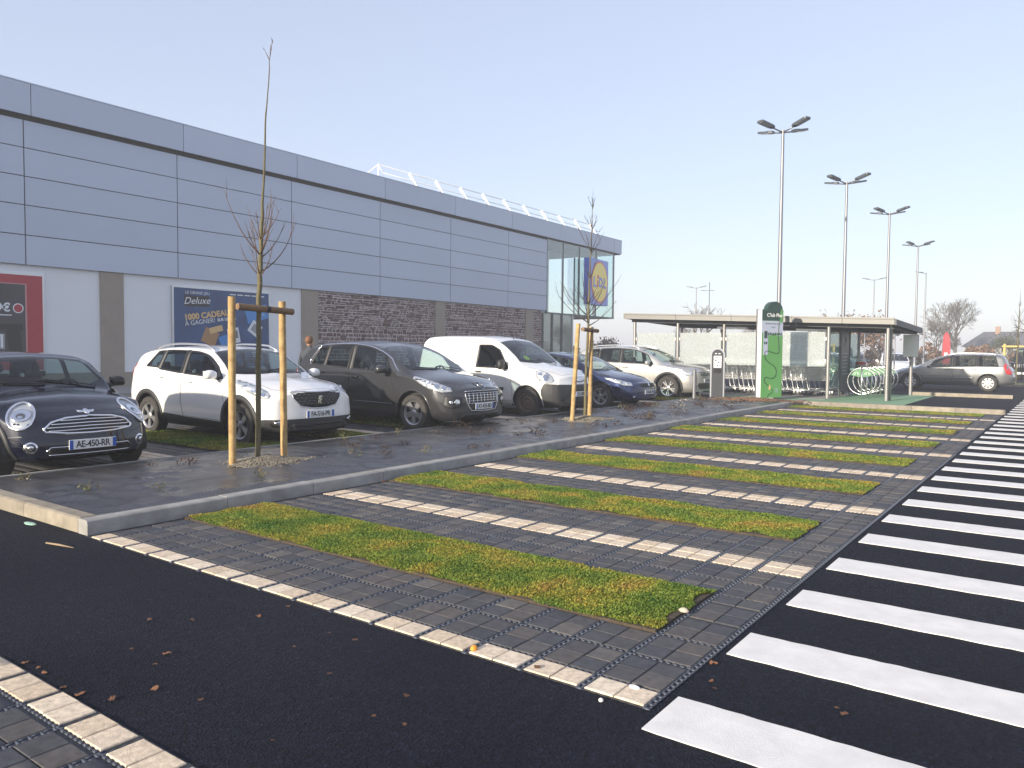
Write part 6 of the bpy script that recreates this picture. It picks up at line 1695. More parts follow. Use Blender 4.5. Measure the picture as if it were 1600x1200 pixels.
def lump(name, label, cat, loc, size, mt, seed):
    rs = random.Random(seed); b = MB(); b.ball((0,0,0), 1.0, 9, 6); b.v = [(x*size[0]*rs.uniform(.85,1.1), y*size[1]*rs.uniform(.85,1.1), max(-.3, z)*size[2] + size[2]*.3) for x, y, z in b.v]
    o = b.build(name, mt, None, True); o.location = loc; return tag(o, label, cat)
lump('orange_cap', 'small orange scrap beside the beige line pavers', 'litter', (-2.35,2.93,.010), (.018,.022,.018), mat('orange_scrap', (.75,.30,.03), .5), 1)
lump('pebble', 'white pebble at the corner of the asphalt', 'pebble', (-1.58,2.83,.004), (.011,.011,.011), mat('white_pebble', (.7,.68,.64), .8), 2)
lump('paper_scrap', 'crumpled white scrap on the corner pavers', 'litter', (-1.52,3.02,.010), (.028,.014,.010), mat('white_scrap', (.75,.75,.76), .7), 3)
lump('stone', 'pale stone on the end of the nearest grass strip', 'stone', (-1.73,4.03,.03), (.03,.022,.018), mat('pale_stone', (.5,.42,.33), .85), 4)
lump('green_wrapper', 'flat pale green wrapper on the asphalt beside the kerb', 'litter', (-6.99,2.81,.004), (.10,.035,.006), mat('green_wrapper', (.35,.55,.45), .5), 5)
b = MB(); b.tube([(-6.2,2.60,.008),(-6.05,2.625,.012),(-5.9,2.66,.007)], [.006,.008,.004], 6); tag(b.build('stick', mat('dry_stick', (.30,.22,.14), .8), None, True), 'thin dry stick lying on the asphalt near the kerb', 'stick')

# ---------------------------------------------------------------- lamp posts
M_GALV = mat('galvanised_pole', (0.24, 0.24, 0.25), 0.5, 0.7, var=0.35, vscale=6, col2=(0.27,0.27,0.28))
M_HEADG = mat('lamp_head_grey', (0.075, 0.085, 0.095), 0.5, 0.3)
M_LED = mat('lamp_glass_off', (0.45, 0.47, 0.50), 0.2)
def street_lamp(loc, h, label, arms, yaw, group, reach=.98):
    t = thing('street_lamp', label, 'street lamp', loc, 0, group)
    b = MB(); b.tube([(0,0,0),(0,0,1.0),(0,0,1.02),(0,0,h)], [.095,.090,.075,.045], 14); b.build('pole', M_GALV, t, 40)
    b = MB(); b.cbox((0,-.094,.62), (.09,.006,.34)); b.build('service_door', M_GALV, t)
    b = MB(); b.box(-.19,.19,-.19,.19,0,.02); b.build('base_plate', M_GALV, t)
    for k in range(arms):
        a = yaw + 2*PI*k/arms; d = Vector((math.cos(a), math.sin(a), .20)).normalized(); s_ = Vector((-math.sin(a), math.cos(a), 0)); n = d.cross(s_); n = n if n.z > 0 else -n
        p0 = Vector((0,0,h - .08)); p1 = p0 + d*(reach - .55)
        b = MB(); b.cyl(p0, p1, .026, .022, 8); o = b.build('arm', M_GALV, t, True)
        M3 = Matrix((d, s_, n)).transposed(); hd = MB()
        pl = [(0,-.06),(.12,-.115),(.56,-.125),(.60,-.10),(.60,.10),(.56,.125),(.12,.115),(0,.06)]
        hd.prism(pl, lambda u, v, q: p1 + M3 @ Vector((u - .02, v, q)), -.012, .048); hd.cbox(p1 + M3 @ Vector((.12,0,.055)), (.22,.13,.03), M3)
        hd.build('lamp_head', M_HEADG, o)
        g_ = MB(); g_.cbox(p1 + M3 @ Vector((.34,0,-.016)), (.42,.20,.008), M3); g_.build('lamp_glass', M_LED, o)
    return t
LG = 'tall car park lamps'
for i, (x, y, nm) in enumerate(((-7.66,24.8,'nearest tall four armed car park lamp beside the green totem'), (-7.35,31.8,'second tall four armed car park lamp'), (-7.3,39.9,'third tall four armed car park lamp'), (-7.9,52.0,'fourth tall four armed car park lamp'))):
    street_lamp((x, y, 0), (8.4, 8.0, 8.0, 7.9)[i], nm, 4, R(63), LG)
street_lamp((-14.9, 75.5, 0), 8.0, 'small distant two armed lamp between the taller lamps', 2, R(10), 'distant lamps')
street_lamp((-31.5, 75.0, 0), 7.9, 'distant two armed lamp above the left end of the shelter', 2, R(10), 'distant lamps')
street_lamp((-10.0, 70.0, 0), 7.9, 'distant single armed lamp post on the right', 1, R(190), 'distant lamps', .75)
b = MB(); b.cyl((0,0,0),(0,0,8.4), .07, .04, 8); t = thing('pole', 'thin distant mast beside the two armed lamp', 'mast', (-30.2,75.2,0)); b.build('mast', M_GALV, t, True); MB().cyl((-.9,0,7.6),(.5,0,7.55), .03).build('crossarm', M_GALV, t, True)

# ---------------------------------------------------------------- totem, charger, bollard
M_TGREEN = mat('totem_green', (0.11, 0.31, 0.085), 0.4, var=0.15, vscale=2); M_TDARK = mat('totem_dark_green', (0.020, 0.052, 0.042), 0.4); M_TLILAC = mat('totem_pale_lilac', (0.42, 0.45, 0.56), 0.45)
M_TLINE = mat('totem_cable_green', (0.015, 0.062, 0.022), 0.4); M_WHT = mat('white_lacquer', (0.78, 0.78, 0.77), 0.4)
tt = thing('charging_totem', 'tall green sign totem with drawn cable beside the first lamp', 'sign', (-7.70, 23.35, .08), math.atan2(.87, .50))
# local frame: u along the face (left to right seen from the camera), front at -y
TW = .82; TD = .17; TH = 2.66
MB().box(0, TW, 0, TD, 0, TH).build('body', M_TGREEN, tt)
MB().box(-.014, -.002, .0, TD, 0, TH).build('side_panel', M_WHT, tt)
b = MB(); b.box(-.03, TW + .005, TD + .002, TD + .05, 0, TH + .02); b.build('back_panel', M_GALV, tt)
arc = [(.20,TH),(.80,TH)] + [(.50 + .30*math.cos(PI*k/16), TH + .26*math.sin(PI*k/16)) for k in range(1,16)]
MB().prism(arc, lambda u, v, d: Vector((u, d, v)), 0.0, TD).build('arched_top', M_TDARK, tt)
def tq(nm, mt, poly, lay=1, par=None): return MB().prism(poly, lambda u, v, d: Vector((u, d, v)), -.003*lay, -.0005 - .003*(lay-1)).build(nm, mt, par or tt)
tq('header', M_TDARK, [(0,TH-.32),(TW,TH-.32),(TW,TH),(0,TH)]); sky_ = [(0,TH-.33),(TW,TH-.33),(TW,1.92),(.66,1.86),(.48,1.94),(.30,1.88),(.16,1.95),(0,1.98)]
tq('print', M_TLILAC, sky_)
for k in range(9):
    u = .18 + .07*k; tq('print_leaf', M_TLINE, [(u-.03,1.90),(u+.03,1.90),(u+.02,1.96+.015*(k%3)),(u-.015,1.975)], 2)
tq('leaf_print', M_TGREEN, [(.70,TH-.36),(.79,TH-.40),(.815,TH-.10),(.76,TH+.06),(.69,TH-.10)], 2)
tq('label_print', M_TLILAC, [(.06,1.30),(.24,1.30),(.24,2.08),(.06,2.08)], 2); tq('label_print', M_TDARK, [(.09,1.80),(.21,1.80),(.21,2.02),(.09,2.02)], 3); tq('label_print', M_TDARK, [(.09,1.62),(.14,1.62),(.14,1.70),(.09,1.70)], 3); tq('label_print', M_TDARK, [(.16,1.62),(.21,1.62),(.21,1.70),(.16,1.70)], 3)
cab = [(.66,2.40),(.64,1.9),(.67,1.55),(.67,1.40),(.60,1.34),(.40,1.38),(.20,1.42),(.12,1.34),(.16,1.18),(.30,1.06),(.48,.97),(.58,.84),(.55,.66),(.42,.58),(.20,.62),(.12,.56),(.18,.44),(.30,.36)]
def crv(P, n=5):
    out = []
    for i in range(len(P)-1):
        p0, p1, p2, p3 = (Vector(P[max(0,i-1)]), Vector(P[i]), Vector(P[i+1]), Vector(P[min(len(P)-1,i+2)]))
        for k in range(n):
            t = k/n; out.append(.5*((2*p1) + (-p0+p2)*t + (2*p0-5*p1+4*p2-p3)*t*t + (-p0+3*p1-3*p2+p3)*t**3))
    return out + [Vector(P[-1])]
MB().tube([Vector((p.x, -.004, p.y)) for p in crv(cab)], .011, 6).build('cable_print', M_TLINE, tt, True)
MB().tube([Vector((p.x, -.004, p.y)) for p in crv([(.36,.26),(.44,.24),(.44,.16),(.30,.08),(.26,.0)])], .008, 6).build('cable_print', M_TLINE, tt, True)
tq('plug_print', M_PGOLD, [(.31,.24),(.39,.24),(.38,.36),(.35,.40),(.32,.36)], 2)
for k in range(4): tq('small_print', M_TLILAC, [(.56,.16+.035*k),(.68,.16+.035*k),(.68,.172+.035*k),(.56,.172+.035*k)], 2)
def tt_txt(s_, size, mt, u, v, **k):
    o = text('lettering', s_, size, mt, tt, facing((u, -.008, v), (0,-1,0)), extrude=.001, **k)
tt_txt("C'lub Plus", .15, M_WHT, .48, TH - .16, bold=.003)
for k in range(7): tq('tagline_print', M_TLINE, [(.14+.085*k,TH-.43),(.205+.085*k,TH-.43),(.205+.085*k,TH-.405),(.14+.085*k,TH-.405)], 2)
MB().tube([Vector((u, -.004, v)) for u, v in ((.36,2.17),(.39,2.13),(.43,2.12),(.47,2.13),(.50,2.17))], .008, 6).build('smile_print', M_TLINE, tt, True)
for k, (u, v) in enumerate(((.70,TH+.10),(.74,TH+.16))): MB().tube([Vector((u-.01,.1,TH)), Vector((u,.1,v-.03)), Vector((u+.02,.1,v+.06))], [.012,.010,.004], 5).build('sprout', M_GALV, tt, True)
ch = thing('charging_station', 'grey round topped charging post with dark front left of the totem', 'charger', (-8.62, 22.2, .06), R(22))
def chbody(w0, w1, d0, d1, h, nm, mt):
    pr = [(w0,0),(w1,0)] + [((w0+w1)/2 + (w1-w0)/2*math.cos(PI*k/14), h - (w1-w0)/2 + (w1-w0)/2*math.sin(PI*k/14)) for k in range(15)]
    return MB().prism(pr, lambda u, v, d: Vector((u, d, v)), d0, d1).build(nm, mt, ch, 30)
M_CHG = mat('charger_grey', (0.16, 0.185, 0.185), 0.45, 0.3)
chbody(-.20, .20, .0, .36, 1.50, 'cabinet', M_CHG); chbody(-.205, .205, -.03, -.001, 1.52, 'front_rim', M_ALU); chbody(-.165, .165, -.036, -.031, 1.47, 'front_panel', mat('charger_front', (0.05,0.052,0.058), .35))
MB().box(-.11,.11,-.041,-.037,.93,1.28).build('notice', M_WHT, ch); MB().box(-.10,.10,-.060,-.037,.78,.90).build('socket', M_SEAL, ch)
for (u, v) in ((-.02,1.22),(-.05,1.14),(.03,1.08),(.0,1.0)): MB().box(u-.025,u+.025,-.044,-.0415,v-.018,v+.018).build('notice_print', M_INK, ch)
for u in (-.05,.05): MB().box(u-.03,u+.03,-.042,-.037,1.335,1.36).build('logo_print', M_WHT, ch)
b = MB(); b.cyl((0,0,0),(0,0,.93), .052, .052, 16); b.cyl((0,0,.93),(0,0,.945), .052, .040, 16); t = thing('bollard', 'plain galvanised steel bollard in front of the silver crossover', 'bollard', (-9.02, 21.45, 0)); b.build('post', M_GALV, t, 40); MB().cyl((0,0,.0),(0,0,.012), .09, .09, 16).build('flange', M_GALV, t, 40)
for (x0, x1, y0, y1, nm) in ((-8.95,-8.1,21.9,22.9,'lawn patch round the charging post'),): grass(x0, x1, y0, y1, .02, 9000, .06, .014, 'green ' + nm, 77)

# ---------------------------------------------------------------- cart shelter
sh = thing('cart_shelter', 'open shelter with pale flat roof and misted glass over the shopping carts', 'shelter', (-9, 27.8, 0))
M_SHPOST = mat('shelter_post', (0.33, 0.32, 0.31), 0.45, 0.6, var=0.3, vscale=5); M_SHFASC = mat('shelter_fascia', (0.185, 0.18, 0.172), 0.5, 0.2, var=0.3, vscale=2, col2=(.15,.147,.14)); M_SHDARK = mat('shelter_beam', (0.050, 0.055, 0.065), 0.5, 0.3)
M_MIST = glass_mat('misted_glass', (0.90, 0.95, 0.95), .05, 1.0, .55, (.90,.93,.93)); M_CLEARG = glass_mat('shelter_glass', (0.62, 0.80, 0.77), .02, 1.0, .10)
RZ = lambda x, y: 2.78 - .035*(x + 13.4) - .028*(y - 25.5)
def roofslab(nm, mt, x0, x1, y0, y1, d0, d1):
    vs = [(x, y, RZ(x, y) + d) for d in (d0, d1) for x, y in ((x0,y0),(x1,y0),(x1,y1),(x0,y1))]
    return MB().add(vs, [(0,3,2,1),(4,5,6,7),(0,1,5,4),(1,2,6,5),(2,3,7,6),(3,0,4,7)]).build(nm, mt, sh, world=True)
roofslab('roof_sheet', M_SHFASC, -13.42, -4.42, 25.45, 30.2, -.06, -.02)
xs_ = [-13.42, -11.42, -9.42, -7.42, -5.9, -4.42]
for a, b_ in zip(xs_[:-1], xs_[1:]):
    roofslab('fascia_panel', M_SHFASC, a + .006, b_ - .006, 25.40, 25.445, -.15, .0); roofslab('fascia_cap', M_SHFASC, a + .006, b_ - .006, 25.37, 25.44, .002, .05)
roofslab('end_fascia', M_SHDARK, -4.418, -4.37, 25.40, 30.25, -.17, .01); roofslab('end_fascia', M_SHFASC, -13.47, -13.423, 25.40, 30.25, -.15, .04); roofslab('rear_fascia', M_SHDARK, -13.42, -4.42, 30.205, 30.25, -.15, .0)
px = [-13.2, -11.5, -9.8, -8.1, -6.38, -4.66]
roofslab('beam', M_SHDARK, -13.3, -4.5, 25.74, 25.86, -.25, -.062); roofslab('beam', M_SHDARK, -13.3, -4.5, 29.94, 30.06, -.22, -.062)
for x in px: roofslab('cross_beam', M_SHDARK, x - .05, x + .05, 25.865, 29.935, -.20, -.064)
for x in px:
    for y in (25.8, 30.0): MB().cyl((x,y,0),(x,y,RZ(x,y) - .23), .055, .055, 12).build('post', M_SHPOST, sh, 40, world=True)
MB().tube([(-4.42,25.55,2.42),(-4.55,25.62,2.30),(-4.60,25.98,2.2),(-4.60,26.0,1.9),(-4.60,26.0,.02)], .038, 8).build('downpipe', M_SHPOST, sh, True, world=True)
for a, b_ in zip(px[:-2], px[1:-1]):
    MB().box(a + .10, b_ - .10, 25.79, 25.802, 1.02, 2.12).build('glass_panel', M_MIST, sh, world=True)
    MB().box(a + .10, b_ - .10, 29.99, 30.002, 1.0, 2.12).build('glass_panel', M_MIST, sh, world=True)
    for q in (a + .085, b_ - .085):
        for z in (1.2, 1.9): MB().box(q - .03, q + .03, 25.77, 25.825, z - .05, z + .05).build('clamp', M_SHPOST, sh, world=True)
MB().box(-13.21,-13.198,25.95,29.9,.3,2.12).build('glass_panel', M_MIST, sh, world=True)
for (y0, y1) in ((25.95,27.2),(28.65,29.9)): MB().box(-6.386,-6.374,y0,y1,.3,2.12).build('glass_panel', M_CLEARG, sh, world=True)
for y in (27.28, 28.56): MB().cyl((-6.38,y,0),(-6.38,y,2.3), .045, .045, 10).build('post', M_SHDARK, sh, 40, world=True)
pn = MB().box(-6.40,-6.36,27.36,28.48,.15,2.2).build('information_panel', mat('information_panel_slate', (.055,.065,.075), .4), sh, world=True)
for k in range(7):
    MB().box(-6.358,-6.355,27.55 + .06*(k % 2),28.28 - .08*(k % 3),1.42 - .115*k,1.45 - .115*k).build('panel_print', M_PGREY, pn, world=True)
MB().tube([(-6.356,27.8,1.95),(-6.356,27.95,2.02),(-6.356,28.06,1.95),(-6.356,27.9,1.78),(-6.356,27.86,1.68)], .012, 6).build('panel_print', M_PGREY, pn, True, world=True)
roofslab('ceiling_lamp', M_ALU, -10.6, -9.5, 27.2, 27.35, -.34, -.26); roofslab('ceiling_lamp', M_ALU, -7.8, -6.8, 27.2, 27.35, -.34, -.26)
# notice board on the right rear post
nb = thing('notice_board', 'blank pale notice board on the right rear shelter post', 'sign', (-4.66, 29.93, 1.35)); MB().box(-.23,.23,-.105,-.080,0,.74).build('board', mat('notice_cream', (.80,.80,.76), .5), nb); MB().box(-.245,.245,-.079,-.058,-.02,.76).build('frame', M_SHPOST, nb)
# carts
M_CART = mat('zinc_cart_wire', (0.72, 0.72, 0.73), 0.3, 0.6); M_CHAND = mat('cart_handle_plastic', (0.045,0.05,0.06), .4); M_CWH = mat('cart_wheel_grey', (0.03,0.03,0.032), .6)
def cart():
    t = thing('shopping_cart', 'wire shopping cart', 'shopping cart', (0,0,0))
    b = MB(); zb_, zt_ = .50, .98
    lo = [(-.42,-.20,zb_),(.40,-.14,zb_+.04),(.40,.14,zb_+.04),(-.42,.20,zb_)]; hi = [(-.50,-.28,zt_),(.46,-.20,zt_-.06),(.46,.20,zt_-.06),(-.50,.28,zt_)]
    for k in range(6):
        f = k/5; R_ = [Vector(lo[i]).lerp(Vector(hi[i]), f) for i in range(4)]
        b.tube(R_, .011 if k in (0,5) else .006, 5, True)
    for i in range(4):
        a0, a1, c0, c1 = Vector(lo[i]), Vector(lo[(i+1)%4]), Vector(hi[i]), Vector(hi[(i+1)%4]); n = 14 if i in (0,2) else 7
        for k in range(n): b.cyl(a0.lerp(a1, k/n), c0.lerp(c1, k/n), .0055, .0055, 4, False)
    for k in range(9): b.cyl(Vector(lo[0]).lerp(Vector(lo[1]), k/8), Vector(lo[3]).lerp(Vector(lo[2]), k/8), .0035, .0035, 4, False)
    b.build('basket', M_CART, t)
    for sg in (-1, 1):
        b = MB(); b.tube([Vector((-.52,sg*.27,1.02)), Vector((-.46,sg*.27,.60)), Vector((-.40,sg*.26,.30)), Vector((-.36,sg*.26,.18)), Vector((.10,sg*.22,.16)), Vector((.46,sg*.18,.15))], .013, 7); b.build('chassis_rail', M_CART, t, True)
    MB().cyl((-.54,-.27,1.03),(-.54,.27,1.03), .018, .018, 10).build('handle', M_CHAND, t, True)
    for (x, y) in ((-.36,-.26),(-.36,.26),(.42,-.18),(.42,.18)):
        MB().cyl((x,y-.014,.062),(x,y+.014,.062), .062, .062, 14).build('wheel', M_CWH, t, 40); MB().box(x-.02,x+.02,y-.02,y+.02,.10,.16).build('caster', M_CART, t)
    return t
c0 = cart(); first = True
ORDN = ['first','second','third','fourth','fifth','sixth','seventh','eighth','ninth','tenth','eleventh','twelfth','thirteenth','fourteenth','fifteenth','sixteenth','seventeenth']
for row, (y, n) in enumerate(((27.05, 17), (28.5, 10))):
    for k in range(n):
        c = c0 if first else copy_tree(c0); first = False
        c.location = (-7.0 - .34*k, y + rs.uniform(-.015,.015), .012); c.rotation_euler = (0,0,rs.uniform(-.02,.02)); c['group'] = 'nested shopping carts under the shelter'
        c['label'] = 'wire shopping cart, %s from the right in the %s nested row' % (ORDN[k], 'front' if row == 0 else 'rear')
# bicycle hoops
M_BIKEG = mat('bike_sign_green', (0.035, 0.17, 0.06), .4); M_HOOP = mat('polished_steel_hoop', (.72,.72,.72), .25, .9)
def hoop():
    t = thing('bicycle_hoop', 'hoop', 'bike rack', (0,0,0)); cz = .56; r = .42
    MB().tube([Vector((r*math.cos(2*PI*k/40), 0, cz + r*math.sin(2*PI*k/40))) for k in range(40)], .014, 8, True).build('ring', M_HOOP, t, True)
    MB().cyl((0,-.0,0),(0,0,1.05), .028, .028, 12).build('post', M_HOOP, t, True)
    for sg in (-1, 1):
        pl = [(sg*.035, cz + r*.97), (sg*.035, cz + .13)] + [(sg*(.035 + (r*.87 - .035)*k/8), cz + .13 + .07*(k/8)**1.5) for k in range(1, 9)] + [(sg*r*.87*math.cos(a), cz + r*.96*math.sin(a)) for a in np.linspace(.55, 1.42, 8)]
        pl = [(u, v) for u, v in pl]
        o = MB().prism(pl, lambda u, v, d: Vector((u, d, v)), -.004, .004).build('sign_plate', M_BIKEG, t)
        for dy in (-.007,):
            q = MB()
            for cx in (.11, .22): q.tube([Vector((sg*(cx) + .030*math.cos(2*PI*k/14), dy, cz + .235 + .030*math.sin(2*PI*k/14))) for k in range(14)], .005, 4, True)
            q.tube([Vector((sg*.11,dy,cz+.235)), Vector((sg*.15,dy,cz+.285)), Vector((sg*.20,dy,cz+.285)), Vector((sg*.22,dy,cz+.235))], .005, 4); q.build('bicycle_print', M_WHT, o)
    return t
h0 = hoop()
for k in range(6):
    h = h0 if k == 0 else copy_tree(h0); h.location = (-5.5, 26.42 + .74*k, .006); h['group'] = 'round bicycle hoops'
    h['label'] = 'round steel bicycle hoop with green plates, %s from the front' % ORDN[k]
t = thing('litter_bin', 'grey litter bin with red and white band behind the bicycle hoops', 'bin', (-6.15, 29.3, 0)); MB().cyl((0,0,0),(0,0,1.05), .17, .17, 18).build('body', M_SHPOST, t, 40); MB().cyl((0,0,1.052),(0,0,1.14), .172, .172, 18).build('band', mat('bin_red', (.5,.03,.03), .4), t, 40); MB().cyl((0,0,1.142),(0,0,1.25), .17, .09, 18).build('lid', M_WHT, t, 40)

# ---------------------------------------------------------------- far side of the car park
build_wagon('parked_car', 'dark blue car behind the bicycle hoops', (-11.1, 50.5, 0), R(-75), paint('dark_blue_car_paint', (0.02,0.03,0.06), .3, .3), 'cars at the far side', True)
build_wagon('parked_car', 'white car behind the bicycle hoops', (-9.0, 52.5, 0), R(-75), paint('white_car_paint_far', (0.75,0.75,0.74), 0, .3), 'cars at the far side', True)
def build_jeep():
    sp = dict(FO=.52, WB=2.42, RO=.55, W=1.80, cowl=-.55, roof=(-.80, -2.85), rw=.37, arch=.44, tumble=.10, bow_f=.05, bow_r=.03, edge_r=.05, shelf=.03, nose_len=.2,
      top=[(.52,1.02),(.45,1.06),(0,1.10),(-.5,1.14),(-.55,1.15),(-.68,1.50),(-.80,1.76),(-1.0,1.80),(-2.7,1.80),(-2.85,1.76),(-2.92,1.2),(-2.97,1.0)], belt=[(.52,.95),(-.5,1.08),(-2.97,1.12)],
      plan=[(.52,.92),(.42,.95),(0,.97),(-.6,1),(-2.8,1),(-2.97,.97)], nose=[(.2,-.10),(.45,-.04),(.6,0),(1.1,-.02)], tail=[(.2,-.05),(.5,0),(1.1,-.02),(1.8,-.04)], paint=paint('black_car_paint', (.012,.012,.013), .1, .3))
    c = Car(sp, 'off_road_car', 'boxy black off road car behind the yellow tree stakes', (-2.05, 45.6, 0), R(-112))
    W = std_cuts(c, [(-.72,-.86,-1.55,-1.55,.03,.06), (-1.65,-1.65,-2.75,-2.72,.03,.06)], [[(-.62,.45),(-.62,1.09),(-1.58,1.10),(-1.60,.45)]], bumper=([(.25,.0),(.25,.60),(1.2,.60),(1.2,0)], M_BLACKPL), clad=M_BLACKPL)
    c.seals(W); c.wheels(.37, .245, 'five'); c.cabin(); c.mirror(-.80, 1.15, M_BLACKPL)
    c.lamp([(.42 + .11*math.cos(2*PI*k/24), .88 + .11*math.sin(2*PI*k/24)) for k in range(24)], R(10), [(.42,.88,.09,None)], M_LAMPSV, ring=.010)
    g = c.fpatch(sym([(0,1.0),(.30,1.0),(.30,.74),(0,.74)]), .003, M_SEAL, 'grille')
    for k in range(7): c.fbar([(-.24+.08*k,.76),(-.24+.08*k,.98)], .012, .008, M_SATIN, 'grille_bar', g)
    for y in (-.48,.48): c.fpatch(ell(y,.55,.06,.06), .012, M_REFL, 'fog_lamp', cell=.03)
    c.plate('', .52)
build_jeep()
M_YEL = mat('pale_yellow_post', (0.62, 0.48, 0.16), 0.7, var=0.4, vscale=9)
stake_frame((-2.68,41.8,0), (-1.75,42.1,0), (-2.68,41.8,1.92), (-1.75,42.1,1.92), ((-2.78,41.75,1.80),(-1.65,42.05,1.80)), 'pale yellow posts with crossbars around the small tree at the right edge', .05, M_YEL)
young_tree((-2.22, 41.95, 0), [(0,0,0),(.02,0,1.5),(.03,0,2.5),(.05,.02,3.6),(.06,.02,4.4)], [.04,.035,.028,.014,.003], [(2.2,6,.8,40,.6),(2.6,6,.7,50,.6),(3.1,5,.5,55,.5),(3.6,4,.3,60,.4)], 'bare young tree between yellow posts at the right edge', 31, M_TWIGD)
struct('far_bed', MB().box(-3.4, 6, 41.2, 44.0, 0.0, .10), ML); kb = struct('far_bed_kerb', MB().box(-3.48, 6, 41.12, 41.2, 0, .11), M_KERBOLD)
# promotional flag
t = thing('promotional_flag', 'tall red feather flag standing beyond the estate car', 'flag', (-7.45, 60, 0)); MB().tube([(0,0,0),(0,0,2.0),(.05,0,2.7),(.22,0,2.95)], [.02,.015,.01,.006], 6).build('pole', M_GALV, t, True)
b = MB(); out = [(.02,.75),(.46,.75),(.50,1.6),(.48,2.3),(.38,2.75),(.22,2.93),(.06,2.70),(.02,2.0)]
b.prism(out, lambda u, v, d: Vector((u, d + .05*math.sin(v*3), v)), -.004, .004); fl = b.build('banner', mat('flag_red', (.38,.04,.05), .7), t)
MB().prism([(.14,1.2),(.34,1.2),(.34,1.5),(.14,1.5)], lambda u, v, d: Vector((u, d + .05*math.sin(v*3), v)), -.010, -.005).build('print', M_WHT, fl)
# far trees
M_FARB = mat('far_bark', (0.12, 0.105, 0.09), 0.9, var=0.5, vscale=4); M_FARL = island_mat('rusty_leaves', [(0.20,0.10,0.06),(0.26,0.15,0.09),(0.14,0.085,0.06),(0.30,0.20,0.13)], 0.8, 0.1, 9); M_EVER = island_mat('dull_green_leaves', [(0.05,0.07,0.03),(0.08,0.10,0.045),(0.06,0.06,0.03)], 0.8, 0.1, 9)
def far_tree(loc, h, spread, label, seed, leaves=0, lm=None, depth=5, cat='tree'):
    rs = random.Random(seed); t = thing('tree' if h > 3 else 'bush', label, cat, loc, 0, 'trees and bushes beyond the car park')
    tr = MB(); cr = MB(); tips = []
    def grow(p, d, ln, r, lev):
        Q = branch_path(p, d, ln, 3, .12 if lev else .02, .10, rs); (tr if lev == 0 else cr).tube(Q, [max(r, .012), max(r*.9, .012), max(r*.78, .010), max(r*.62, .008)], 6 if lev < 2 else 3, cap=False)
        tips.append(Q[-1])
        if lev >= depth: return
        n = 6 if lev == 0 else (3 if lev < 5 else rs.choice((2,3)))
        for k in range(n):
            a = rs.uniform(0, 2*PI); s_ = spread * rs.uniform(.6,1.15); dd = (Q[-1]-Q[-2]).normalized(); o = dd.orthogonal().normalized(); o.rotate(Matrix.Rotation(a, 3, dd))
            grow(Q[-1] if rs.random() < .7 else Q[2], (dd + o*s_).normalized(), ln*rs.uniform(.62,.86), r*.58, lev + 1)
    grow(Vector((0,0,-.05)), (0,0,1), h*.27, h*.022, 0)
    zmax = max(p.z for p in tips); f = h / zmax
    for mm in (tr, cr): mm.v = [(x*f, y*f, z*f) for x, y, z in mm.v]
    tr.build('trunk', M_FARB, t, True); cr.build('crown', M_FARB, t, False, fix=False)
    if leaves:
        lf = MB()
        for k in range(leaves):
            c = rs.choice(tips)*f + Vector((rs.gauss(0,.25), rs.gauss(0,.25), rs.gauss(0,.2))); l = rs.uniform(.06,.14); u = Vector((rs.uniform(-1,1), rs.uniform(-1,1), rs.uniform(-1,1))).normalized()*l; v = u.orthogonal().normalized()*l*.6
            lf.add([c-u, c+v, c+u, c-v], [(0,1,2,3)])
        lf.build('foliage', lm or M_FARL, t, fix=False)
    return t
far_tree((-10.3, 92, 0), 7.2, .75, 'large bare rounded tree behind the estate car', 5, depth=6)
far_tree((-14.5, 66, 0), 4.6, .7, 'rusty leaved tree behind the shelter, left of the two signs', 6, 1500); far_tree((-12.0, 64, 0), 4.2, .7, 'rusty leaved tree behind the shelter, right of the two signs', 7, 1500); far_tree((-10.2, 78, 0), 4.4, .7, 'bare tree between the flag and the notice board', 9)
far_tree((-29.5, 72, 0), 6.2, .65, 'bare tree rising behind the left half of the shelter', 11); far_tree((-22.5, 70, 0), 4.4, .7, 'bare tree behind the middle of the shelter', 12); far_tree((-38.5, 69, 0), 2.6, .7, 'rusty bush just right of the glass corner', 13, 900, depth=4)
far_tree((-1.6, 62, 0), 6.5, .7, 'bare tree at the right edge behind the off road car', 14); far_tree((-5.4, 84, 0), 3.4, .7, 'bushy tree beside the distant house', 15, 600, M_EVER, 4); far_tree((-17.5, 72, 0), 4.0, .7, 'rusty tree behind the information panel', 16, 1300)
# hedge line and house
def hedge(x0, x1, y, h, n, seed, label, lm):
    rs = random.Random(seed); b = MB()
    for k in range(n):
        x = rs.uniform(x0, x1); c = Vector((x, y + rs.gauss(0,.5), h*rs.random()**.8*(.75+.25*math.sin(x*1.7)+.1*math.sin(x*4.1)))); l = rs.uniform(.08,.2); u = Vector((rs.uniform(-1,1), rs.uniform(-1,1), rs.uniform(-1,1))).normalized()*l; v = u.orthogonal().normalized()*l*.6
        b.add([c-u, c+v, c+u, c-v], [(0,1,2,3)])
    o = b.build('hedge', lm, None, fix=False); return tag(o, label, 'hedge', None, 'stuff')
hedge(-19, -1, 74, 2.2, 6500, 3, 'brown winter hedge along the far side of the car park', M_FARL); hedge(-60, -19, 82, 2.0, 7000, 4, 'faint hedge far behind the shelter', M_EVER)
hs = thing('house', 'distant low house with hipped grey roof right of the large bare tree', 'house', (-6.6, 104, 0)); MB().box(-4,4,0,6,0,2.2).build('wall', mat('house_wall', (.45,.42,.38), .85), hs)
MB().add([(-4.4,-.4,2.2),(4.4,-.4,2.2),(4.4,6.4,2.2),(-4.4,6.4,2.2),(-2.4,3,4.0),(2.6,3,4.0)], [(0,1,5,4),(1,2,5),(2,3,4,5),(3,0,4),(0,3,2,1)]).build('roof', mat('slate_roof', (.10,.10,.115), .8), hs)
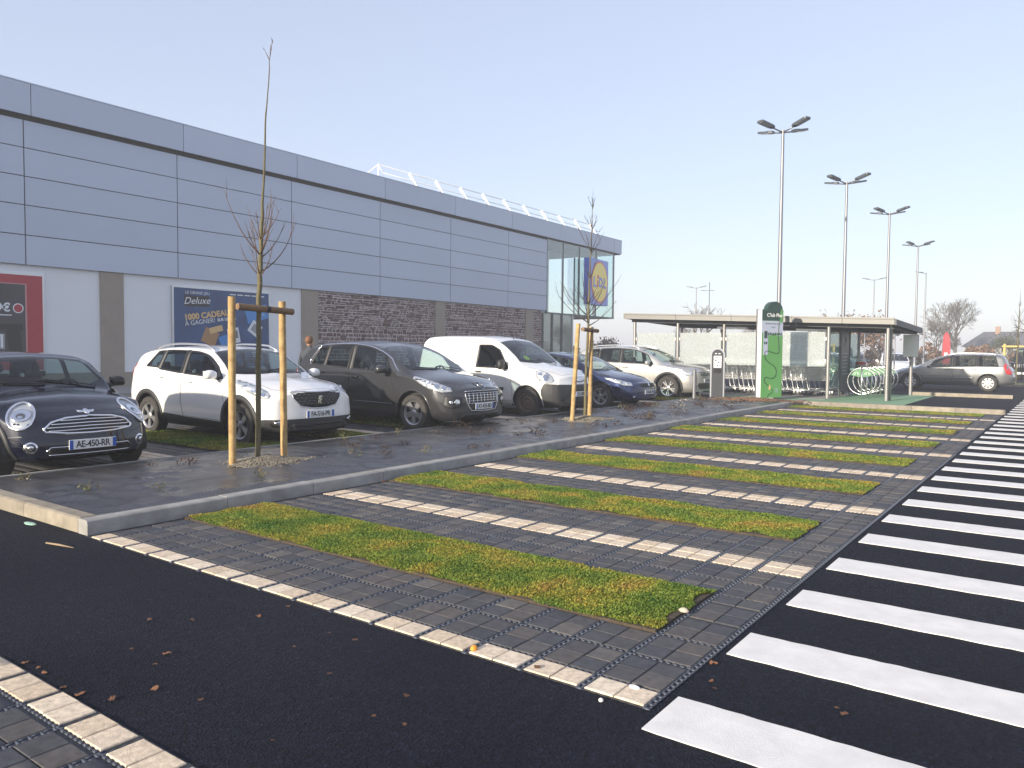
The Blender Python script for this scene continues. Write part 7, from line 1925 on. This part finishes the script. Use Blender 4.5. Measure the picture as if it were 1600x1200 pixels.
MB().box(-1.2,-.7,2.4,2.9,3.6,4.6).build('chimney', mat('chimney_brick', (.3,.2,.15), .9), hs)
for x in (-2.6, 0.4, 2.4): MB().box(x,x+.9,-.03,-.004,.9,1.8).build('window', M_SEAL, hs)
# parking sign posts beside the shelter
for (x, y, lab, mt) in ((-8.25, 40.0, 'oval dark sign on a thin post behind the shelter, the left one', M_SHDARK), (-7.0, 40.4, 'striped dark sign on a thin post behind the shelter, the right one', M_SHDARK)):
    t = thing('road_sign', lab, 'sign', (x, y, 0), R(20)); MB().cyl((0,0,0),(0,0,3.0), .03).build('post', M_GALV, t, True); MB().lathe([(.0001,0),(.30,0),(.30,.02),(.0001,.02)], 20, Matrix(((1,0,0),(0,0,1),(0,-1,0))) @ Matrix.Diagonal((.5,1.15,1)), (0.1,-.05,2.6)).build('plate', mt, t)
    MB().lathe([(.0001,0),(.28,0),(.28,.02),(.0001,.02)], 20, Matrix(((1,0,0),(0,0,1),(0,-1,0))) @ Matrix.Diagonal((.45,1.1,1)), (-.22,-.05,2.6)).build('plate', mat('sign_plum', (.10,.045,.11), .4), t)
# ---------------------------------------------------------------- the person behind the grey crossover
def person(loc, rz):
    t = thing('person', 'person with short reddish brown hair standing behind the grey crossover', 'person', loc, rz)
    V = [(0,0,.95),(0,0,1.15),(0,0,1.38),(0,0,1.50),(0,.01,1.60),(.10,0,.92),(.11,.01,.50),(.11,-.02,.09),(.11,.10,.05),(-.10,0,.92),(-.11,.01,.50),(-.11,-.02,.09),(-.11,.10,.05),(.19,0,1.40),(.25,-.02,1.12),(.24,.08,.88),(-.19,0,1.40),(-.25,-.02,1.12),(-.24,.08,.88)]
    E_ = [(0,1),(1,2),(2,3),(3,4),(0,5),(5,6),(6,7),(7,8),(0,9),(9,10),(10,11),(11,12),(2,13),(13,14),(14,15),(2,16),(16,17),(17,18)]
    rd = [.15,.14,.16,.06,.055,.10,.07,.05,.04,.10,.07,.05,.04,.07,.05,.035,.07,.05,.035]
    me = bpy.data.meshes.new('body'); me.from_pydata(V, E_, []); o = link('body', me, mat('dark_coat', (.05,.055,.07), .85, var=.4, vscale=10), t)
    sk = o.modifiers.new('skin', 'SKIN'); me.skin_vertices[0].data[0].use_root = True
    for i, r in enumerate(rd): me.skin_vertices[0].data[i].radius = (r, r*.8)
    o.modifiers.new('sub', 'SUBSURF').levels = 2
    o.modifiers['sub'].render_levels = 2
    h = MB(); h.ball((0,.01,1.66), 1.0, 16, 12); vs = []
    for (x, y, z) in h.v:
        q = Vector((x, y - .01, z - 1.66)); w = .078*(1 - .12*max(0,-q.z)); vs.append((q.x*w, .01 + q.y*.097 + (.012 if q.y > .6 and abs(q.z+.1) < .25 and abs(q.x) < .3 else 0), 1.655 + q.z*.118))
    h.v = vs; hd = h.build('head', mat('skin_tone', (.50,.30,.21), .55), t, True)
    MB().ball((0,.112,1.64), .016, 8, 6).build('nose', MATS['skin_tone'], hd, True)
    for sg in (-1,1):
        MB().ball((sg*.080,.0,1.65), .024, 8, 6, (.4,.8,1.2)).build('ear', MATS['skin_tone'], hd, True); MB().ball((sg*.030,.098,1.668), .011, 8, 6).build('eye', M_SEAL, hd, True)
    MB().tube([(-.022,.101,1.598),(0,.107,1.594),(.022,.101,1.598)], .005, 5).build('mouth', mat('lip_tone', (.36,.14,.12), .5), hd, True)
    hr = MB(); rs2 = random.Random(4); hr.ball((0,0,0), 1.0, 18, 12)
    hr.v = [(x*.089*(1+rs2.uniform(-.03,.05)), -.012 + min(y,.72)*.108*(1+rs2.uniform(-.03,.05)), 1.690 + max(z,-.95)*.105*(1+rs2.uniform(-.03,.04))) for x, y, z in hr.v]
    hr.build('hair', mat('auburn_hair', (.20,.085,.035), .6, var=.7, vscale=40, col2=(.10,.045,.02), bump=.6, bscale=120), hd, True)
person((-14.05, 11.50, -.04), R(20))
# ---------------------------------------------------------------- thin morning mist
hz = MB().box(-605, 605, -600, 605, -1.0, 11.5).build('haze', None)
hz['kind'] = 'stuff'
hm = bpy.data.materials.new('morning_mist'); hm.use_nodes = True
hn = hm.node_tree.nodes
for n in list(hn):
    if n.type != 'OUTPUT_MATERIAL': hn.remove(n)
pv = hn.new('ShaderNodeVolumePrincipled')
pv.inputs['Color'].default_value = (0.90, 0.93, 1.0, 1)
pv.inputs['Density'].default_value = 0.0028
pv.inputs['Anisotropy'].default_value = 0.0
hm.node_tree.links.new(pv.outputs['Volume'], hn['Material Output'].inputs['Volume'])
hz.data.materials.append(hm)
